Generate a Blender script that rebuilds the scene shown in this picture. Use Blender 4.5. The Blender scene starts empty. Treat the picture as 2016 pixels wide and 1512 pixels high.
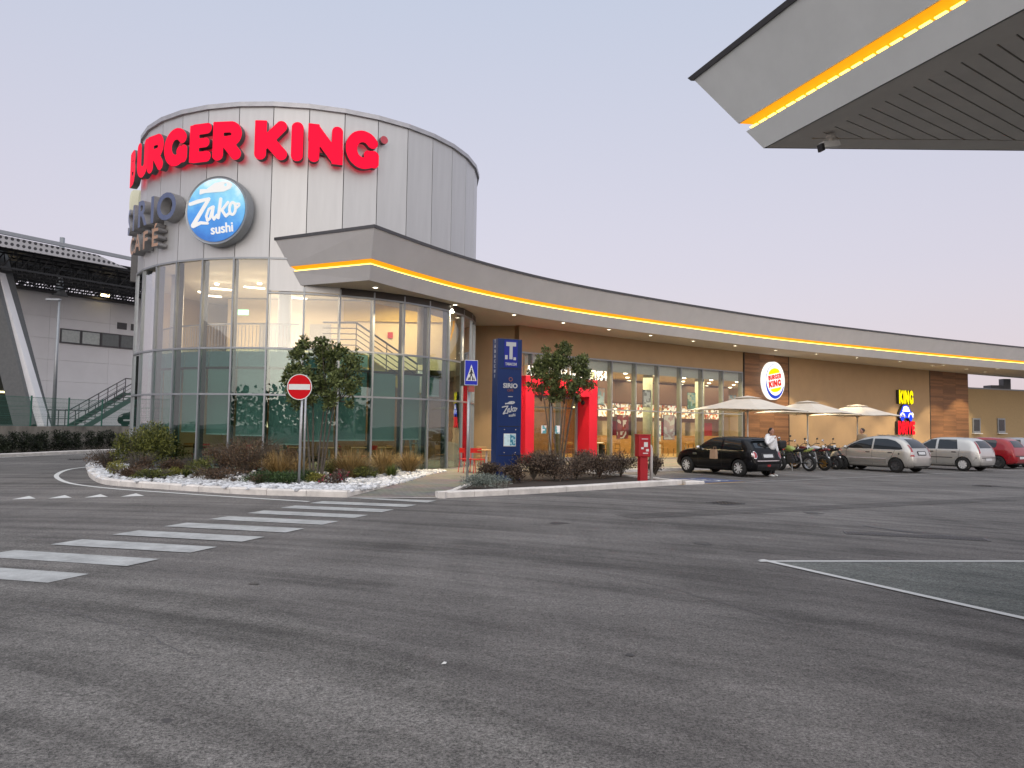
import bpy, bmesh, math, random
import numpy as np
from mathutils import Vector, Matrix
from mathutils.bvhtree import BVHTree
random.seed(7); np.random.seed(7)
sc = bpy.context.scene
C = sc.collection
R_ = math.radians
# ------------------------------------------------------------------ camera
W, H = 2016, 1512
F, PITCH, ROLL, HC = 1482.5, 0.0557, 0.0144, 1.7
cp, sp, cr, sr = math.cos(PITCH), math.sin(PITCH), math.cos(ROLL), math.sin(ROLL)
cam_d = bpy.data.cameras.new('camera')
cam = bpy.data.objects.new('camera', cam_d); C.objects.link(cam)
right = Vector((cr, -sr*sp, sr*cp)); up = Vector((-sr, -cr*sp, cr*cp)); fwd = Vector((0, cp, sp))
m = Matrix((right, up, -fwd)).transposed().to_4x4(); m.translation = (0, 0, HC)
cam.matrix_world = m
cam_d.sensor_width = 36; cam_d.lens = F/W*36; cam_d.clip_start = .05; cam_d.clip_end = 3000
sc.camera = cam
# ------------------------------------------------------------------ sky, sun, exposure
SUN_AZ = R_(178); SUN_EL = R_(9)           # the sun is low behind the camera
world = bpy.data.worlds.new('World'); sc.world = world; world.use_nodes = True
nt = world.node_tree; nt.nodes.clear()
out = nt.nodes.new('ShaderNodeOutputWorld'); bg = nt.nodes.new('ShaderNodeBackground')
sky = nt.nodes.new('ShaderNodeTexSky'); sky.sky_type = 'NISHITA'; sky.sun_disc = False
sky.sun_elevation = SUN_EL; sky.sun_rotation = SUN_AZ; sky.air_density = 1.0; sky.dust_density = 3.0; sky.ozone_density = 1.6
geo = nt.nodes.new('ShaderNodeTexCoord'); sep = nt.nodes.new('ShaderNodeSeparateXYZ')
ramp = nt.nodes.new('ShaderNodeValToRGB')    # twilight tint by height only, the same all round
ramp.color_ramp.elements[0].position = 0.0; ramp.color_ramp.elements[0].color = (.68, .555, .585, 1)
ramp.color_ramp.elements[1].position = .62; ramp.color_ramp.elements[1].color = (.44, .51, .645, 1)
e = ramp.color_ramp.elements.new(.2); e.color = (.565, .52, .605, 1)
nt.links.new(geo.outputs['Generated'], sep.inputs[0]); nt.links.new(sep.outputs['Z'], ramp.inputs[0])
skym = nt.nodes.new('ShaderNodeVectorMath'); skym.operation = 'SCALE'; skym.inputs['Scale'].default_value = .05
hs_ = nt.nodes.new('ShaderNodeHueSaturation'); hs_.inputs['Saturation'].default_value = .45; nt.links.new(sky.outputs[0], hs_.inputs['Color'])
nt.links.new(hs_.outputs[0], skym.inputs[0])
mix = nt.nodes.new('ShaderNodeMix'); mix.data_type = 'RGBA'; mix.blend_type = 'ADD'; mix.inputs['Factor'].default_value = 1
nt.links.new(skym.outputs[0], mix.inputs['A']); nt.links.new(ramp.outputs[0], mix.inputs['B'])
nt.links.new(mix.outputs['Result'], bg.inputs[0]); bg.inputs[1].default_value = 1.0
nt.links.new(bg.outputs[0], out.inputs[0])
sun_d = bpy.data.lights.new('sun', 'SUN'); sun_d.energy = 1.9; sun_d.angle = R_(120); sun_d.color = (1, .93, .84)
sun = bpy.data.objects.new('sun', sun_d); C.objects.link(sun)
el = R_(50)
sdir = Vector((math.sin(SUN_AZ)*math.cos(el), math.cos(SUN_AZ)*math.cos(el), math.sin(el)))
sun.rotation_euler = sdir.to_track_quat('Z', 'Y').to_euler()
sc.view_settings.view_transform = 'Standard'; sc.view_settings.look = 'None'; sc.view_settings.gamma = 1
sc.view_settings.exposure = 0.0; sc.view_settings.use_curve_mapping = False
sc.render.engine = 'CYCLES'; sc.cycles.use_denoising = True; sc.cycles.max_bounces = 6
sc.cycles.transparent_max_bounces = 12; sc.cycles.sample_clamp_indirect = 4; sc.cycles.caustics_reflective = False; sc.cycles.caustics_refractive = False
# ------------------------------------------------------------------ pixel to place
def ray(px, py):
    X, Y = px-W/2, py-H/2
    x, y = X*cr+Y*sr, -X*sr+Y*cr
    return np.array([x, F*cp+y*sp, F*sp-y*cp])/F
def onz(px, py, z=0.):
    d = ray(px, py); t = (z-HC)/d[2]; return Vector((d[0]*t, d[1]*t, z))
def ony(px, py, Y):
    d = ray(px, py); t = Y/d[1]; return Vector((d[0]*t, Y, HC+d[2]*t))
def pxm(Y): return Y/F                      # metres per pixel at depth Y
# ------------------------------------------------------------------ helpers
def thing(name, label, cat, loc=(0, 0, 0), rz=0, group=None):
    o = bpy.data.objects.new(name, None); C.objects.link(o); o.empty_display_size = .2
    o.location = loc; o.rotation_euler = (0, 0, rz); o['label'] = label; o['category'] = cat
    if group: o['group'] = group
    return o
def tag(o, label, cat, group=None):
    o['label'] = label; o['category'] = cat
    if group: o['group'] = group
    return o
def struct(o): o['kind'] = 'structure'; return o
def stuff(o): o['kind'] = 'stuff'; return o
def link(name, me, parent=None, loc=None, rot=None, scale=None):
    o = bpy.data.objects.new(name, me); C.objects.link(o)
    if parent: o.parent = parent
    if loc is not None: o.location = loc
    if rot is not None: o.rotation_euler = rot
    if scale is not None: o.scale = scale
    return o
def copy_tree(o, parent=None):
    c = o.copy(); C.objects.link(c); c.parent = parent
    for ch in o.children: copy_tree(ch, c)
    return c
class MB:
    def __init__(s): s.v = []; s.f = []; s.mi = []; s.cur = 0
    def add(s, vs, fs):
        n = len(s.v); s.v += [tuple(v) for v in vs]; s.f += [tuple(i+n for i in f) for f in fs]; s.mi += [s.cur]*len(fs); return s
    def box(s, c, d, rz=0, M=None):
        x, y, z = d[0]/2, d[1]/2, d[2]/2; ca, sa = math.cos(rz), math.sin(rz)
        vs = []
        for sx, sy, sz in ((-1,-1,-1),(1,-1,-1),(1,1,-1),(-1,1,-1),(-1,-1,1),(1,-1,1),(1,1,1),(-1,1,1)):
            px, py, pz = sx*x, sy*y, sz*z
            if M is not None:
                q = M @ Vector((px, py, pz)); vs.append((q.x+c[0], q.y+c[1], q.z+c[2]))
            else: vs.append((c[0]+px*ca-py*sa, c[1]+px*sa+py*ca, c[2]+pz))
        return s.add(vs, [(0,3,2,1),(4,5,6,7),(0,1,5,4),(1,2,6,5),(2,3,7,6),(3,0,4,7)])
    def bar(s, a, b, w, h=None):            # box beam from a to b
        a, b = Vector(a), Vector(b); d = b-a; h = h or w
        M = d.to_track_quat('X', 'Z').to_matrix()
        return s.box((a+b)/2, (d.length, w, h), M=M)
    def prism(s, poly, z0, z1):
        n = len(poly); a = sum(poly[i][0]*poly[(i+1) % n][1]-poly[(i+1) % n][0]*poly[i][1] for i in range(n))
        if a < 0: poly = poly[::-1]
        vs = [(p[0], p[1], z0) for p in poly]+[(p[0], p[1], z1) for p in poly]
        return s.add(vs, [tuple(range(n))[::-1], tuple(range(n, 2*n))]+[(i, (i+1) % n, (i+1) % n+n, i+n) for i in range(n)])
    def tube(s, pts, r, n=8, cap=True):
        pts = [Vector(p) for p in pts]; rs = r if isinstance(r, (list, tuple)) else [r]*len(pts)
        rings = []; prev = None
        for i, p in enumerate(pts):
            t = (pts[min(i+1, len(pts)-1)]-pts[max(i-1, 0)])
            if t.length < 1e-9: t = Vector((0, 0, 1))
            t.normalize()
            if prev is None: prev = t.orthogonal().normalized()
            u = prev-t*prev.dot(t)
            u = u.normalized() if u.length > 1e-6 else t.orthogonal().normalized()
            prev = u; w = t.cross(u)
            rings.append([p+(u*math.cos(2*math.pi*k/n)+w*math.sin(2*math.pi*k/n))*rs[i] for k in range(n)])
        vs = [q for rg in rings for q in rg]; fs = []
        for i in range(len(pts)-1):
            for k in range(n):
                a, b = i*n+k, i*n+(k+1) % n; fs.append((a, b, b+n, a+n))
        if cap: fs += [tuple(range(n))[::-1], tuple(range((len(pts)-1)*n, len(pts)*n))]
        return s.add(vs, fs)
    def lathe(s, prof, n=24, c=(0, 0, 0), axis='Z'):     # prof [(r,z)...]
        vs = []; fs = []; m = len(prof)
        for k in range(n):
            a = 2*math.pi*k/n
            for r, z in prof:
                x, y = r*math.cos(a), r*math.sin(a)
                q = (x, y, z) if axis == 'Z' else ((x, z, y) if axis == 'Y' else (z, x, y))
                vs.append((q[0]+c[0], q[1]+c[1], q[2]+c[2]))
        for k in range(n):
            for i in range(m-1):
                a, b = k*m+i, ((k+1) % n)*m+i
                fs.append((a, b, b+1, a+1))
        return s.add(vs, fs)
    def ell(s, c, r, M=None, nu=12, nv=8):
        vs = []; fs = []
        for j in range(nv+1):
            ph = math.pi*j/nv
            for i in range(nu):
                a = 2*math.pi*i/nu; q = Vector((r[0]*math.sin(ph)*math.cos(a), r[1]*math.sin(ph)*math.sin(a), r[2]*math.cos(ph)))
                if M is not None: q = M @ q
                vs.append((q.x+c[0], q.y+c[1], q.z+c[2]))
        for j in range(nv):
            for i in range(nu): fs.append((j*nu+i, (j+1)*nu+i, (j+1)*nu+(i+1) % nu, j*nu+(i+1) % nu))
        return s.add(vs, fs)
    def mesh(s, name, mat=None, smooth=False):
        me = bpy.data.meshes.new(name); me.from_pydata(s.v, [], s.f); 
        for mt in (mat if isinstance(mat, (list, tuple)) else [mat]):
            if mt: me.materials.append(mt)
        if any(s.mi): me.polygons.foreach_set('material_index', s.mi)
        if smooth: me.polygons.foreach_set('use_smooth', [True]*len(me.polygons))
        bm = bmesh.new(); bm.from_mesh(me); bmesh.ops.recalc_face_normals(bm, faces=bm.faces); bm.to_mesh(me); bm.free()
        me.update(); return me
    def build(s, name, mat=None, parent=None, loc=None, rot=None, smooth=False, bevel=0, scale=None):
        o = link(name, s.mesh(name, mat, smooth), parent, loc, rot, scale)
        if bevel:
            b = o.modifiers.new('bevel', 'BEVEL'); b.width = bevel; b.segments = 2; b.limit_method = 'ANGLE'
        return o
def autosmooth(o, ang=35):
    me = o.data; me.polygons.foreach_set('use_smooth', [True]*len(me.polygons))
    bm = bmesh.new(); bm.from_mesh(me); 
    for ed in bm.edges:
        if len(ed.link_faces) == 2 and ed.calc_face_angle(0) > R_(ang): ed.smooth = False
    bm.to_mesh(me); bm.free(); return o
# ------------------------------------------------------------------ materials
MATS = {}
def pm(name, col, rough=.6, metal=0, var=.12, scale=6, bump=0, bscale=60, emit=None, es=0, spec=.5, coat=0, island=0, stretch=None, var2=None, coords='Object'):
    if name in MATS: return MATS[name]
    mt = bpy.data.materials.new(name); mt.use_nodes = True; N = mt.node_tree.nodes; L = mt.node_tree.links
    b = N['Principled BSDF']; b.inputs['Roughness'].default_value = rough; b.inputs['Metallic'].default_value = metal
    b.inputs['Specular IOR Level'].default_value = spec; b.inputs['Coat Weight'].default_value = coat; b.inputs['Coat Roughness'].default_value = .06
    tc = N.new('ShaderNodeTexCoord'); src = tc.outputs[coords]
    if stretch:
        mp = N.new('ShaderNodeMapping'); mp.inputs['Scale'].default_value = stretch; L.new(src, mp.inputs[0]); src = mp.outputs[0]
    nz = N.new('ShaderNodeTexNoise'); nz.inputs['Scale'].default_value = scale; nz.inputs['Detail'].default_value = 6; nz.inputs['Roughness'].default_value = .6
    L.new(src, nz.inputs['Vector'])
    rp = N.new('ShaderNodeValToRGB'); c = Vector(col[:3])
    rp.color_ramp.elements[0].position = .3; rp.color_ramp.elements[1].position = .7
    rp.color_ramp.elements[0].color = (*(c*(1-var)), 1); rp.color_ramp.elements[1].color = (*(Vector(var2) if var2 else c*(1+var)), 1)
    fac = nz.outputs['Fac']
    if island:
        gi = N.new('ShaderNodeNewGeometry'); mx = N.new('ShaderNodeMath'); mx.operation = 'MULTIPLY_ADD'
        sb = N.new('ShaderNodeMath'); sb.operation = 'SUBTRACT'; sb.inputs[1].default_value = .5
        L.new(gi.outputs['Random Per Island'], sb.inputs[0]); L.new(sb.outputs[0], mx.inputs[0]); mx.inputs[1].default_value = island; L.new(fac, mx.inputs[2]); fac = mx.outputs[0]
    L.new(fac, rp.inputs[0]); L.new(rp.outputs[0], b.inputs['Base Color'])
    if bump:
        n2 = N.new('ShaderNodeTexNoise'); n2.inputs['Scale'].default_value = bscale; n2.inputs['Detail'].default_value = 4; L.new(src, n2.inputs['Vector'])
        bp = N.new('ShaderNodeBump'); bp.inputs['Strength'].default_value = bump; bp.inputs['Distance'].default_value = .01
        L.new(n2.outputs['Fac'], bp.inputs['Height']); L.new(bp.outputs[0], b.inputs['Normal'])
    if emit: b.inputs['Emission Color'].default_value = (*emit, 1); b.inputs['Emission Strength'].default_value = es
    MATS[name] = mt; return mt
def glass(name, tint=(.8, .86, .84), refl=.06, rough=0.0, boost=1.0):
    mt = bpy.data.materials.new(name); mt.use_nodes = True; N = mt.node_tree.nodes; L = mt.node_tree.links; N.clear()
    o = N.new('ShaderNodeOutputMaterial'); t = N.new('ShaderNodeBsdfTransparent'); g = N.new('ShaderNodeBsdfGlossy'); mx = N.new('ShaderNodeMixShader')
    t.inputs[0].default_value = (*tint, 1); g.inputs['Roughness'].default_value = rough; g.inputs['Color'].default_value = (.92, .95, .97, 1)
    lw = N.new('ShaderNodeLayerWeight'); lw.inputs['Blend'].default_value = .5
    fr = N.new('ShaderNodeMath'); fr.operation = 'POWER'; fr.inputs[1].default_value = 3.2; L.new(lw.outputs['Facing'], fr.inputs[0])
    ma = N.new('ShaderNodeMath'); ma.operation = 'MULTIPLY_ADD'; ma.inputs[1].default_value = boost; ma.inputs[2].default_value = refl; ma.use_clamp = True
    L.new(fr.outputs[0], ma.inputs[0]); L.new(ma.outputs[0], mx.inputs[0]); L.new(t.outputs[0], mx.inputs[1]); L.new(g.outputs[0], mx.inputs[2]); L.new(mx.outputs[0], o.inputs[0])
    # slightly wavy panes
    tc = N.new('ShaderNodeTexCoord'); nz = N.new('ShaderNodeTexNoise'); nz.inputs['Scale'].default_value = .8; bp = N.new('ShaderNodeBump'); bp.inputs['Strength'].default_value = .12; bp.inputs['Distance'].default_value = .02
    L.new(tc.outputs['Object'], nz.inputs[0]); L.new(nz.outputs['Fac'], bp.inputs['Height']); L.new(bp.outputs[0], g.inputs['Normal'])
    return mt
def emat(name, col, s=1.0):
    if name in MATS: return MATS[name]
    mt = bpy.data.materials.new(name); mt.use_nodes = True; b = mt.node_tree.nodes['Principled BSDF']
    b.inputs['Base Color'].default_value = (*[min(c, .8)*.35 for c in col], 1); b.inputs['Roughness'].default_value = .6; b.inputs['Specular IOR Level'].default_value = .15
    b.inputs['Emission Color'].default_value = (*col, 1); b.inputs['Emission Strength'].default_value = s
    MATS[name] = mt; return mt
def screen_mat(name, cols, scale=9, s=1.0, seed=0.):      # printed / lit picture boards: blocks of colour
    mt = bpy.data.materials.new(name); mt.use_nodes = True; N = mt.node_tree.nodes; L = mt.node_tree.links; b = N['Principled BSDF']
    tc = N.new('ShaderNodeTexCoord'); mp = N.new('ShaderNodeMapping'); mp.inputs['Location'].default_value = (seed, seed*2.3, seed*1.7); L.new(tc.outputs['Object'], mp.inputs[0])
    vo = N.new('ShaderNodeTexVoronoi'); vo.inputs['Scale'].default_value = scale; vo.distance = 'CHEBYCHEV'; L.new(mp.outputs[0], vo.inputs['Vector'])
    sx = N.new('ShaderNodeSeparateColor'); L.new(vo.outputs['Color'], sx.inputs[0])
    rp = N.new('ShaderNodeValToRGB'); rp.color_ramp.interpolation = 'CONSTANT'
    for i, c in enumerate(cols):
        e = rp.color_ramp.elements[0] if i == 0 else rp.color_ramp.elements.new(i/len(cols)); e.position = i/len(cols); e.color = (*c, 1)
    L.new(sx.outputs[0], rp.inputs[0]); L.new(rp.outputs[0], b.inputs['Base Color']); L.new(rp.outputs[0], b.inputs['Emission Color']); b.inputs['Emission Strength'].default_value = s
    return mt
def lamp_point(kind, name, loc, energy, col, size=.1, rot=None, parent=None, spot=None, sy=None):
    d = bpy.data.lights.new(name, kind); d.energy = energy; d.color = col
    if kind == 'AREA':
        d.size = size
        if sy: d.shape = 'RECTANGLE'; d.size_y = sy
    else: d.shadow_soft_size = size
    if kind == 'SPOT': d.spot_size = spot; d.spot_blend = .3
    o = bpy.data.objects.new(name, d); C.objects.link(o); o.location = loc
    if rot is not None: o.rotation_euler = rot
    if parent: o.parent = parent
    return o
WARM = (1, .80, .55)
# palette
M = dict(
 kerb=pm('white_kerb_stone', (.70, .66, .62), .85, var=.18, scale=3, bump=.5, bscale=40),
 alu=pm('grey_aluminium', (.30, .32, .34), .4, .5, var=.05),
 steel=pm('galvanised_steel', (.45, .46, .47), .4, .7, var=.1, scale=20),
 chrome=pm('chrome', (.7, .7, .7), .12, 1, var=.03),
 black=pm('black_plastic', (.012, .012, .013), .5, var=.2),
 rubber=pm('tyre_rubber', (.014, .014, .014), .85, var=.2),
 dark=pm('dark_brown_metal', (.045, .036, .03), .5, var=.1),
 white=pm('white_paint', (.72, .72, .70), .5, var=.04),
 red=pm('red_paint', (.42, .012, .02), .4, var=.05),
 portal=pm('red_portal_paint', (.62, .006, .028), .5, var=.05, scale=2),
 wall=pm('tan_render', (.37, .255, .150), .9, var=.05, scale=1.5, bump=.35, bscale=150),
 fascia=pm('grey_render', (.50, .49, .49), .85, var=.05, scale=1.2, bump=.3, bscale=180),
 soffit=pm('grey_soffit', (.50, .46, .40), .8, var=.04),
 coping=pm('dark_grey_coping', (.085, .085, .09), .45, .4, var=.08),
 wood=pm('wood_boards', (.20, .098, .045), .55, var=.25, scale=3, stretch=(.6, .6, 14), bump=.2, bscale=20, island=.5),
 cream=pm('cream_wall', (.62, .52, .36), .8, var=.03),
 yellow=pm('ochre_wall', (.50, .36, .11), .8, var=.04),
 trunk=pm('grey_bark', (.10, .085, .07), .9, var=.3, scale=12, bump=.6, bscale=30),
 timber=pm('light_timber', (.42, .24, .09), .5, var=.2, scale=4, stretch=(1, 8, 8)),
)
# ------------------------------------------------------------------ ground
def asphalt_mat(name, c0, c1, streak=1.0):
    mt = bpy.data.materials.new(name); mt.use_nodes = True; N = mt.node_tree.nodes; L = mt.node_tree.links; b = N['Principled BSDF']
    tc = N.new('ShaderNodeTexCoord')
    def noise(sc_, det=6, rough=.6, st=(1, 1, 1), rot=0):
        mp = N.new('ShaderNodeMapping'); mp.inputs['Scale'].default_value = st; mp.inputs['Rotation'].default_value = (0, 0, rot); L.new(tc.outputs['Object'], mp.inputs[0])
        n = N.new('ShaderNodeTexNoise'); n.inputs['Scale'].default_value = sc_; n.inputs['Detail'].default_value = det; n.inputs['Roughness'].default_value = rough; L.new(mp.outputs[0], n.inputs['Vector']); return n.outputs['Fac']
    def math_(op, a, b_):
        n = N.new('ShaderNodeMath'); n.operation = op
        for i, q in enumerate((a, b_)):
            if isinstance(q, (int, float)): n.inputs[i].default_value = q
            else: L.new(q, n.inputs[i])
        return n.outputs[0]
    big = noise(.22, 4); mid = noise(1.3, 8, .7); fine = noise(42, 4, .75)
    st1 = noise(.5, 6, .65, (.18, 1.6, 1), R_(28)); st2 = noise(.6, 6, .65, (1.5, .15, 1), R_(-18)); grain = noise(150, 2, .8)
    # faint curved tyre sweeps
    sub_ = N.new('ShaderNodeVectorMath'); sub_.operation = 'SUBTRACT'; sub_.inputs[1].default_value = (-9, -9, 0); L.new(tc.outputs['Object'], sub_.inputs[0])
    ln_ = N.new('ShaderNodeVectorMath'); ln_.operation = 'LENGTH'; L.new(sub_.outputs[0], ln_.inputs[0]); sxy = N.new('ShaderNodeSeparateXYZ'); L.new(sub_.outputs[0], sxy.inputs[0])
    at_ = N.new('ShaderNodeMath'); at_.operation = 'ARCTAN2'; L.new(sxy.outputs[1], at_.inputs[0]); L.new(sxy.outputs[0], at_.inputs[1])
    cmb = N.new('ShaderNodeCombineXYZ'); L.new(math_('MULTIPLY', ln_.outputs['Value'], 2.6), cmb.inputs[0]); L.new(math_('MULTIPLY', at_.outputs[0], 2.2), cmb.inputs[1])
    na = N.new('ShaderNodeTexNoise'); na.inputs['Scale'].default_value = 1; na.inputs['Detail'].default_value = 5; na.inputs['Roughness'].default_value = .6; L.new(cmb.outputs[0], na.inputs['Vector']); arcs = na.outputs['Fac']
    s = math_('MULTIPLY', big, .55); s = math_('ADD', s, math_('MULTIPLY', arcs, 1.1)); s = math_('ADD', s, math_('MULTIPLY', mid, .35)); s = math_('ADD', s, math_('MULTIPLY', st1, .75*streak)); s = math_('ADD', s, math_('MULTIPLY', st2, .55*streak))
    s = math_('ADD', s, math_('MULTIPLY', fine, .50)); s = math_('ADD', s, math_('MULTIPLY', grain, .60))
    tot = .9+1.1+1.1+1.3*streak
    s = math_('DIVIDE', s, tot)
    rp = N.new('ShaderNodeValToRGB'); rp.color_ramp.elements[0].position = .435; rp.color_ramp.elements[1].position = .565
    rp.color_ramp.elements[0].color = (*c0, 1); rp.color_ramp.elements[1].color = (*c1, 1); L.new(s, rp.inputs[0])
    g1 = noise(17, 3, .7); g2 = noise(55, 2, .6); g3 = noise(190, 1, .5)
    gs = math_('ADD', math_('MULTIPLY', math_('SUBTRACT', g1, .5), 1.5), math_('MULTIPLY', math_('SUBTRACT', g2, .5), 2.6)); gs = math_('ADD', gs, math_('MULTIPLY', math_('SUBTRACT', g3, .5), 2.4))
    gm_ = N.new('ShaderNodeMath'); gm_.operation = 'ADD'; gm_.use_clamp = False; gm_.inputs[1].default_value = 1.0; L.new(gs, gm_.inputs[0]); gcl = math_('MAXIMUM', gm_.outputs[0], .3)
    gv = N.new('ShaderNodeVectorMath'); gv.operation = 'SCALE'; L.new(rp.outputs[0], gv.inputs[0]); L.new(gcl, gv.inputs['Scale'])
    sp_ = noise(11, 2, .5); spr = N.new('ShaderNodeValToRGB'); spr.color_ramp.elements[0].position = .74; spr.color_ramp.elements[1].position = .80; L.new(sp_, spr.inputs[0])
    mx = N.new('ShaderNodeMix'); mx.data_type = 'RGBA'; L.new(spr.outputs[0], mx.inputs['Factor']); L.new(gv.outputs[0], mx.inputs['A']); mx.inputs['B'].default_value = (*[q*.62 for q in c0], 1)
    L.new(mx.outputs['Result'], b.inputs['Base Color'])
    b.inputs['Roughness'].default_value = .82; b.inputs['Specular IOR Level'].default_value = .35
    bp = N.new('ShaderNodeBump'); bp.inputs['Strength'].default_value = .8; bp.inputs['Distance'].default_value = .012
    L.new(math_('ADD', fine, math_('MULTIPLY', grain, .6)), bp.inputs['Height']); L.new(bp.outputs[0], b.inputs['Normal'])
    return mt
M['asphalt'] = asphalt_mat('asphalt', (.075, .070, .066), (.225, .210, .198))
M['asphalt_old'] = asphalt_mat('older_asphalt', (.084, .079, .073), (.230, .216, .202), .9)
def paint_mat(name, col, under=(.08, .075, .072), wear=.45):
    mt = bpy.data.materials.new(name); mt.use_nodes = True; N = mt.node_tree.nodes; L = mt.node_tree.links; b = N['Principled BSDF']; b.inputs['Roughness'].default_value = .75
    tc = N.new('ShaderNodeTexCoord'); n = N.new('ShaderNodeTexNoise'); n.inputs['Scale'].default_value = 2.2; n.inputs['Detail'].default_value = 10; n.inputs['Roughness'].default_value = .78; L.new(tc.outputs['Object'], n.inputs['Vector'])
    n2 = N.new('ShaderNodeTexNoise'); n2.inputs['Scale'].default_value = 110; L.new(tc.outputs['Object'], n2.inputs['Vector'])
    a = N.new('ShaderNodeMath'); a.operation = 'MULTIPLY_ADD'; a.inputs[1].default_value = .35; L.new(n2.outputs['Fac'], a.inputs[0]); L.new(n.outputs['Fac'], a.inputs[2])
    rp = N.new('ShaderNodeValToRGB'); rp.color_ramp.elements[0].position = wear; rp.color_ramp.elements[1].position = wear+.30; L.new(a.outputs[0], rp.inputs[0])
    rp.color_ramp.elements[0].color = (*[u*.5+c*.5 for u, c in zip(under, col)], 1) if wear > .3 else (*[c*.7 for c in col], 1)
    rp.color_ramp.elements[1].color = (*col, 1); L.new(rp.outputs[0], b.inputs['Base Color']); return mt
M['paint'] = paint_mat('road_paint', (.52, .53, .52), wear=.52)
M['paint_new'] = paint_mat('fresh_road_paint', (.66, .66, .64), wear=.1)
M['paint_thin'] = paint_mat('worn_line_paint', (.42, .41, .40), wear=.5)
M['paint_blue'] = paint_mat('blue_bay_paint', (.07, .10, .22), wear=.5)
M['paint_yellow'] = paint_mat('yellow_bay_paint', (.42, .25, .06), wear=.45)
def sheet(name, poly, z, mat, parent=None):
    me = bpy.data.meshes.new(name); me.from_pydata([(p[0], p[1], z if len(p) < 3 or z is not None else p[2]) for p in poly], [], [tuple(range(len(poly)))])
    me.materials.append(mat); bm = bmesh.new(); bm.from_mesh(me)
    bmesh.ops.recalc_face_normals(bm, faces=bm.faces)
    for f in bm.faces:
        if f.normal.z < 0: f.normal_flip()
    bm.to_mesh(me); bm.free(); return link(name, me, parent)
ground = struct(sheet('ground', [(-600, -600), (600, -600), (600, 900), (-600, 900)], 0, M['asphalt']))
patch = [onz(x, y) for x, y in ((0, 1036), (95, 1070), (250, 1122), (400, 1160), (530, 1196), (700, 1262), (900, 1348), (1180, 1508))]
struct(sheet('old_asphalt_strip', [(p.x, p.y) for p in patch]+[(.6, 1.5), (-3, -6), (-14, -6), (-14, 14)], .004, M['asphalt_old']))
def strip(pts, w, z=.008):                     # flat line along a path
    pts = [Vector((p[0], p[1])) for p in pts]; v = []; f = []
    for i, p in enumerate(pts):
        t = (pts[min(i+1, len(pts)-1)]-pts[max(i-1, 0)]).normalized(); n = Vector((-t.y, t.x))*w/2
        v += [(p.x+n.x, p.y+n.y, z), (p.x-n.x, p.y-n.y, z)]
    return v, [(2*i, 2*i+1, 2*i+3, 2*i+2) for i in range(len(pts)-1)]
def smooth_path(pts, n=6):
    pts = [Vector(p) for p in pts]; out = []
    for i in range(len(pts)-1):
        p0, p1, p2, p3 = pts[max(i-1, 0)], pts[i], pts[i+1], pts[min(i+2, len(pts)-1)]
        for k in range(n):
            t = k/n; out.append(.5*((2*p1)+(p2-p0)*t+(2*p0-5*p1+4*p2-p3)*t*t+(3*p1-p0-3*p2+p3)*t**3))
    out.append(pts[-1]); return out
def line(name, pts, w, mat, z=.008):
    mb = MB(); mb.add(*strip(pts, w, z)); return struct(mb.build(name, mat))
# zebra crossing: stripes of about half a metre
zx, zy, th, ph, wl, per = -4.4554, 8.8744, 1.2383, 2.9137, 2.1577, 1.0115
d_ = Vector((math.cos(th), math.sin(th))); e_ = Vector((math.cos(ph), math.sin(ph)))
zebra = bpy.data.objects.new('zebra_crossing', None); C.objects.link(zebra); struct(zebra)
for k in range(-3, 9):
    b0 = Vector((zx, zy))+d_*per*k; b1 = b0+d_*.5*per
    q = [b0, b1, b1+e_*wl, b0+e_*wl]
    if k == 8: q = [b0, b1, Vector((-3.3, 17.36)), Vector((-3.72, 17.33))]
    sheet('stripe', q, .009, M['paint'], zebra)
# edge line round the bed, give-way teeth, lane lines
line('edge_line', smooth_path([onz(x, y) for x, y in ((240, 908), (176, 918.7), (134, 925), (112, 935), (118, 944.6), (147, 953.6), (223, 962.5), (312.5, 969), (446, 978), (608, 988))]), .13, M['paint_new'])
line('far_edge_line', smooth_path([onz(x, y) for x, y in ((-220, 912), (-120, 906), (0, 901.5), (90, 897), (180, 893.5), (235, 891.5))]), .13, M['paint_new'])
teeth = bpy.data.objects.new('give_way_line', None); C.objects.link(teeth); struct(teeth)
for i in range(7):
    ox = -i*71.2; oy = i*1.75
    a, b, c = onz(237.4+ox, 978.5+oy), onz(284+ox, 977+oy), onz(267.9+ox*.985, 971.8+oy)
    sheet('triangle', [a, b, c], .008, M['paint_new'], teeth)
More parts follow.
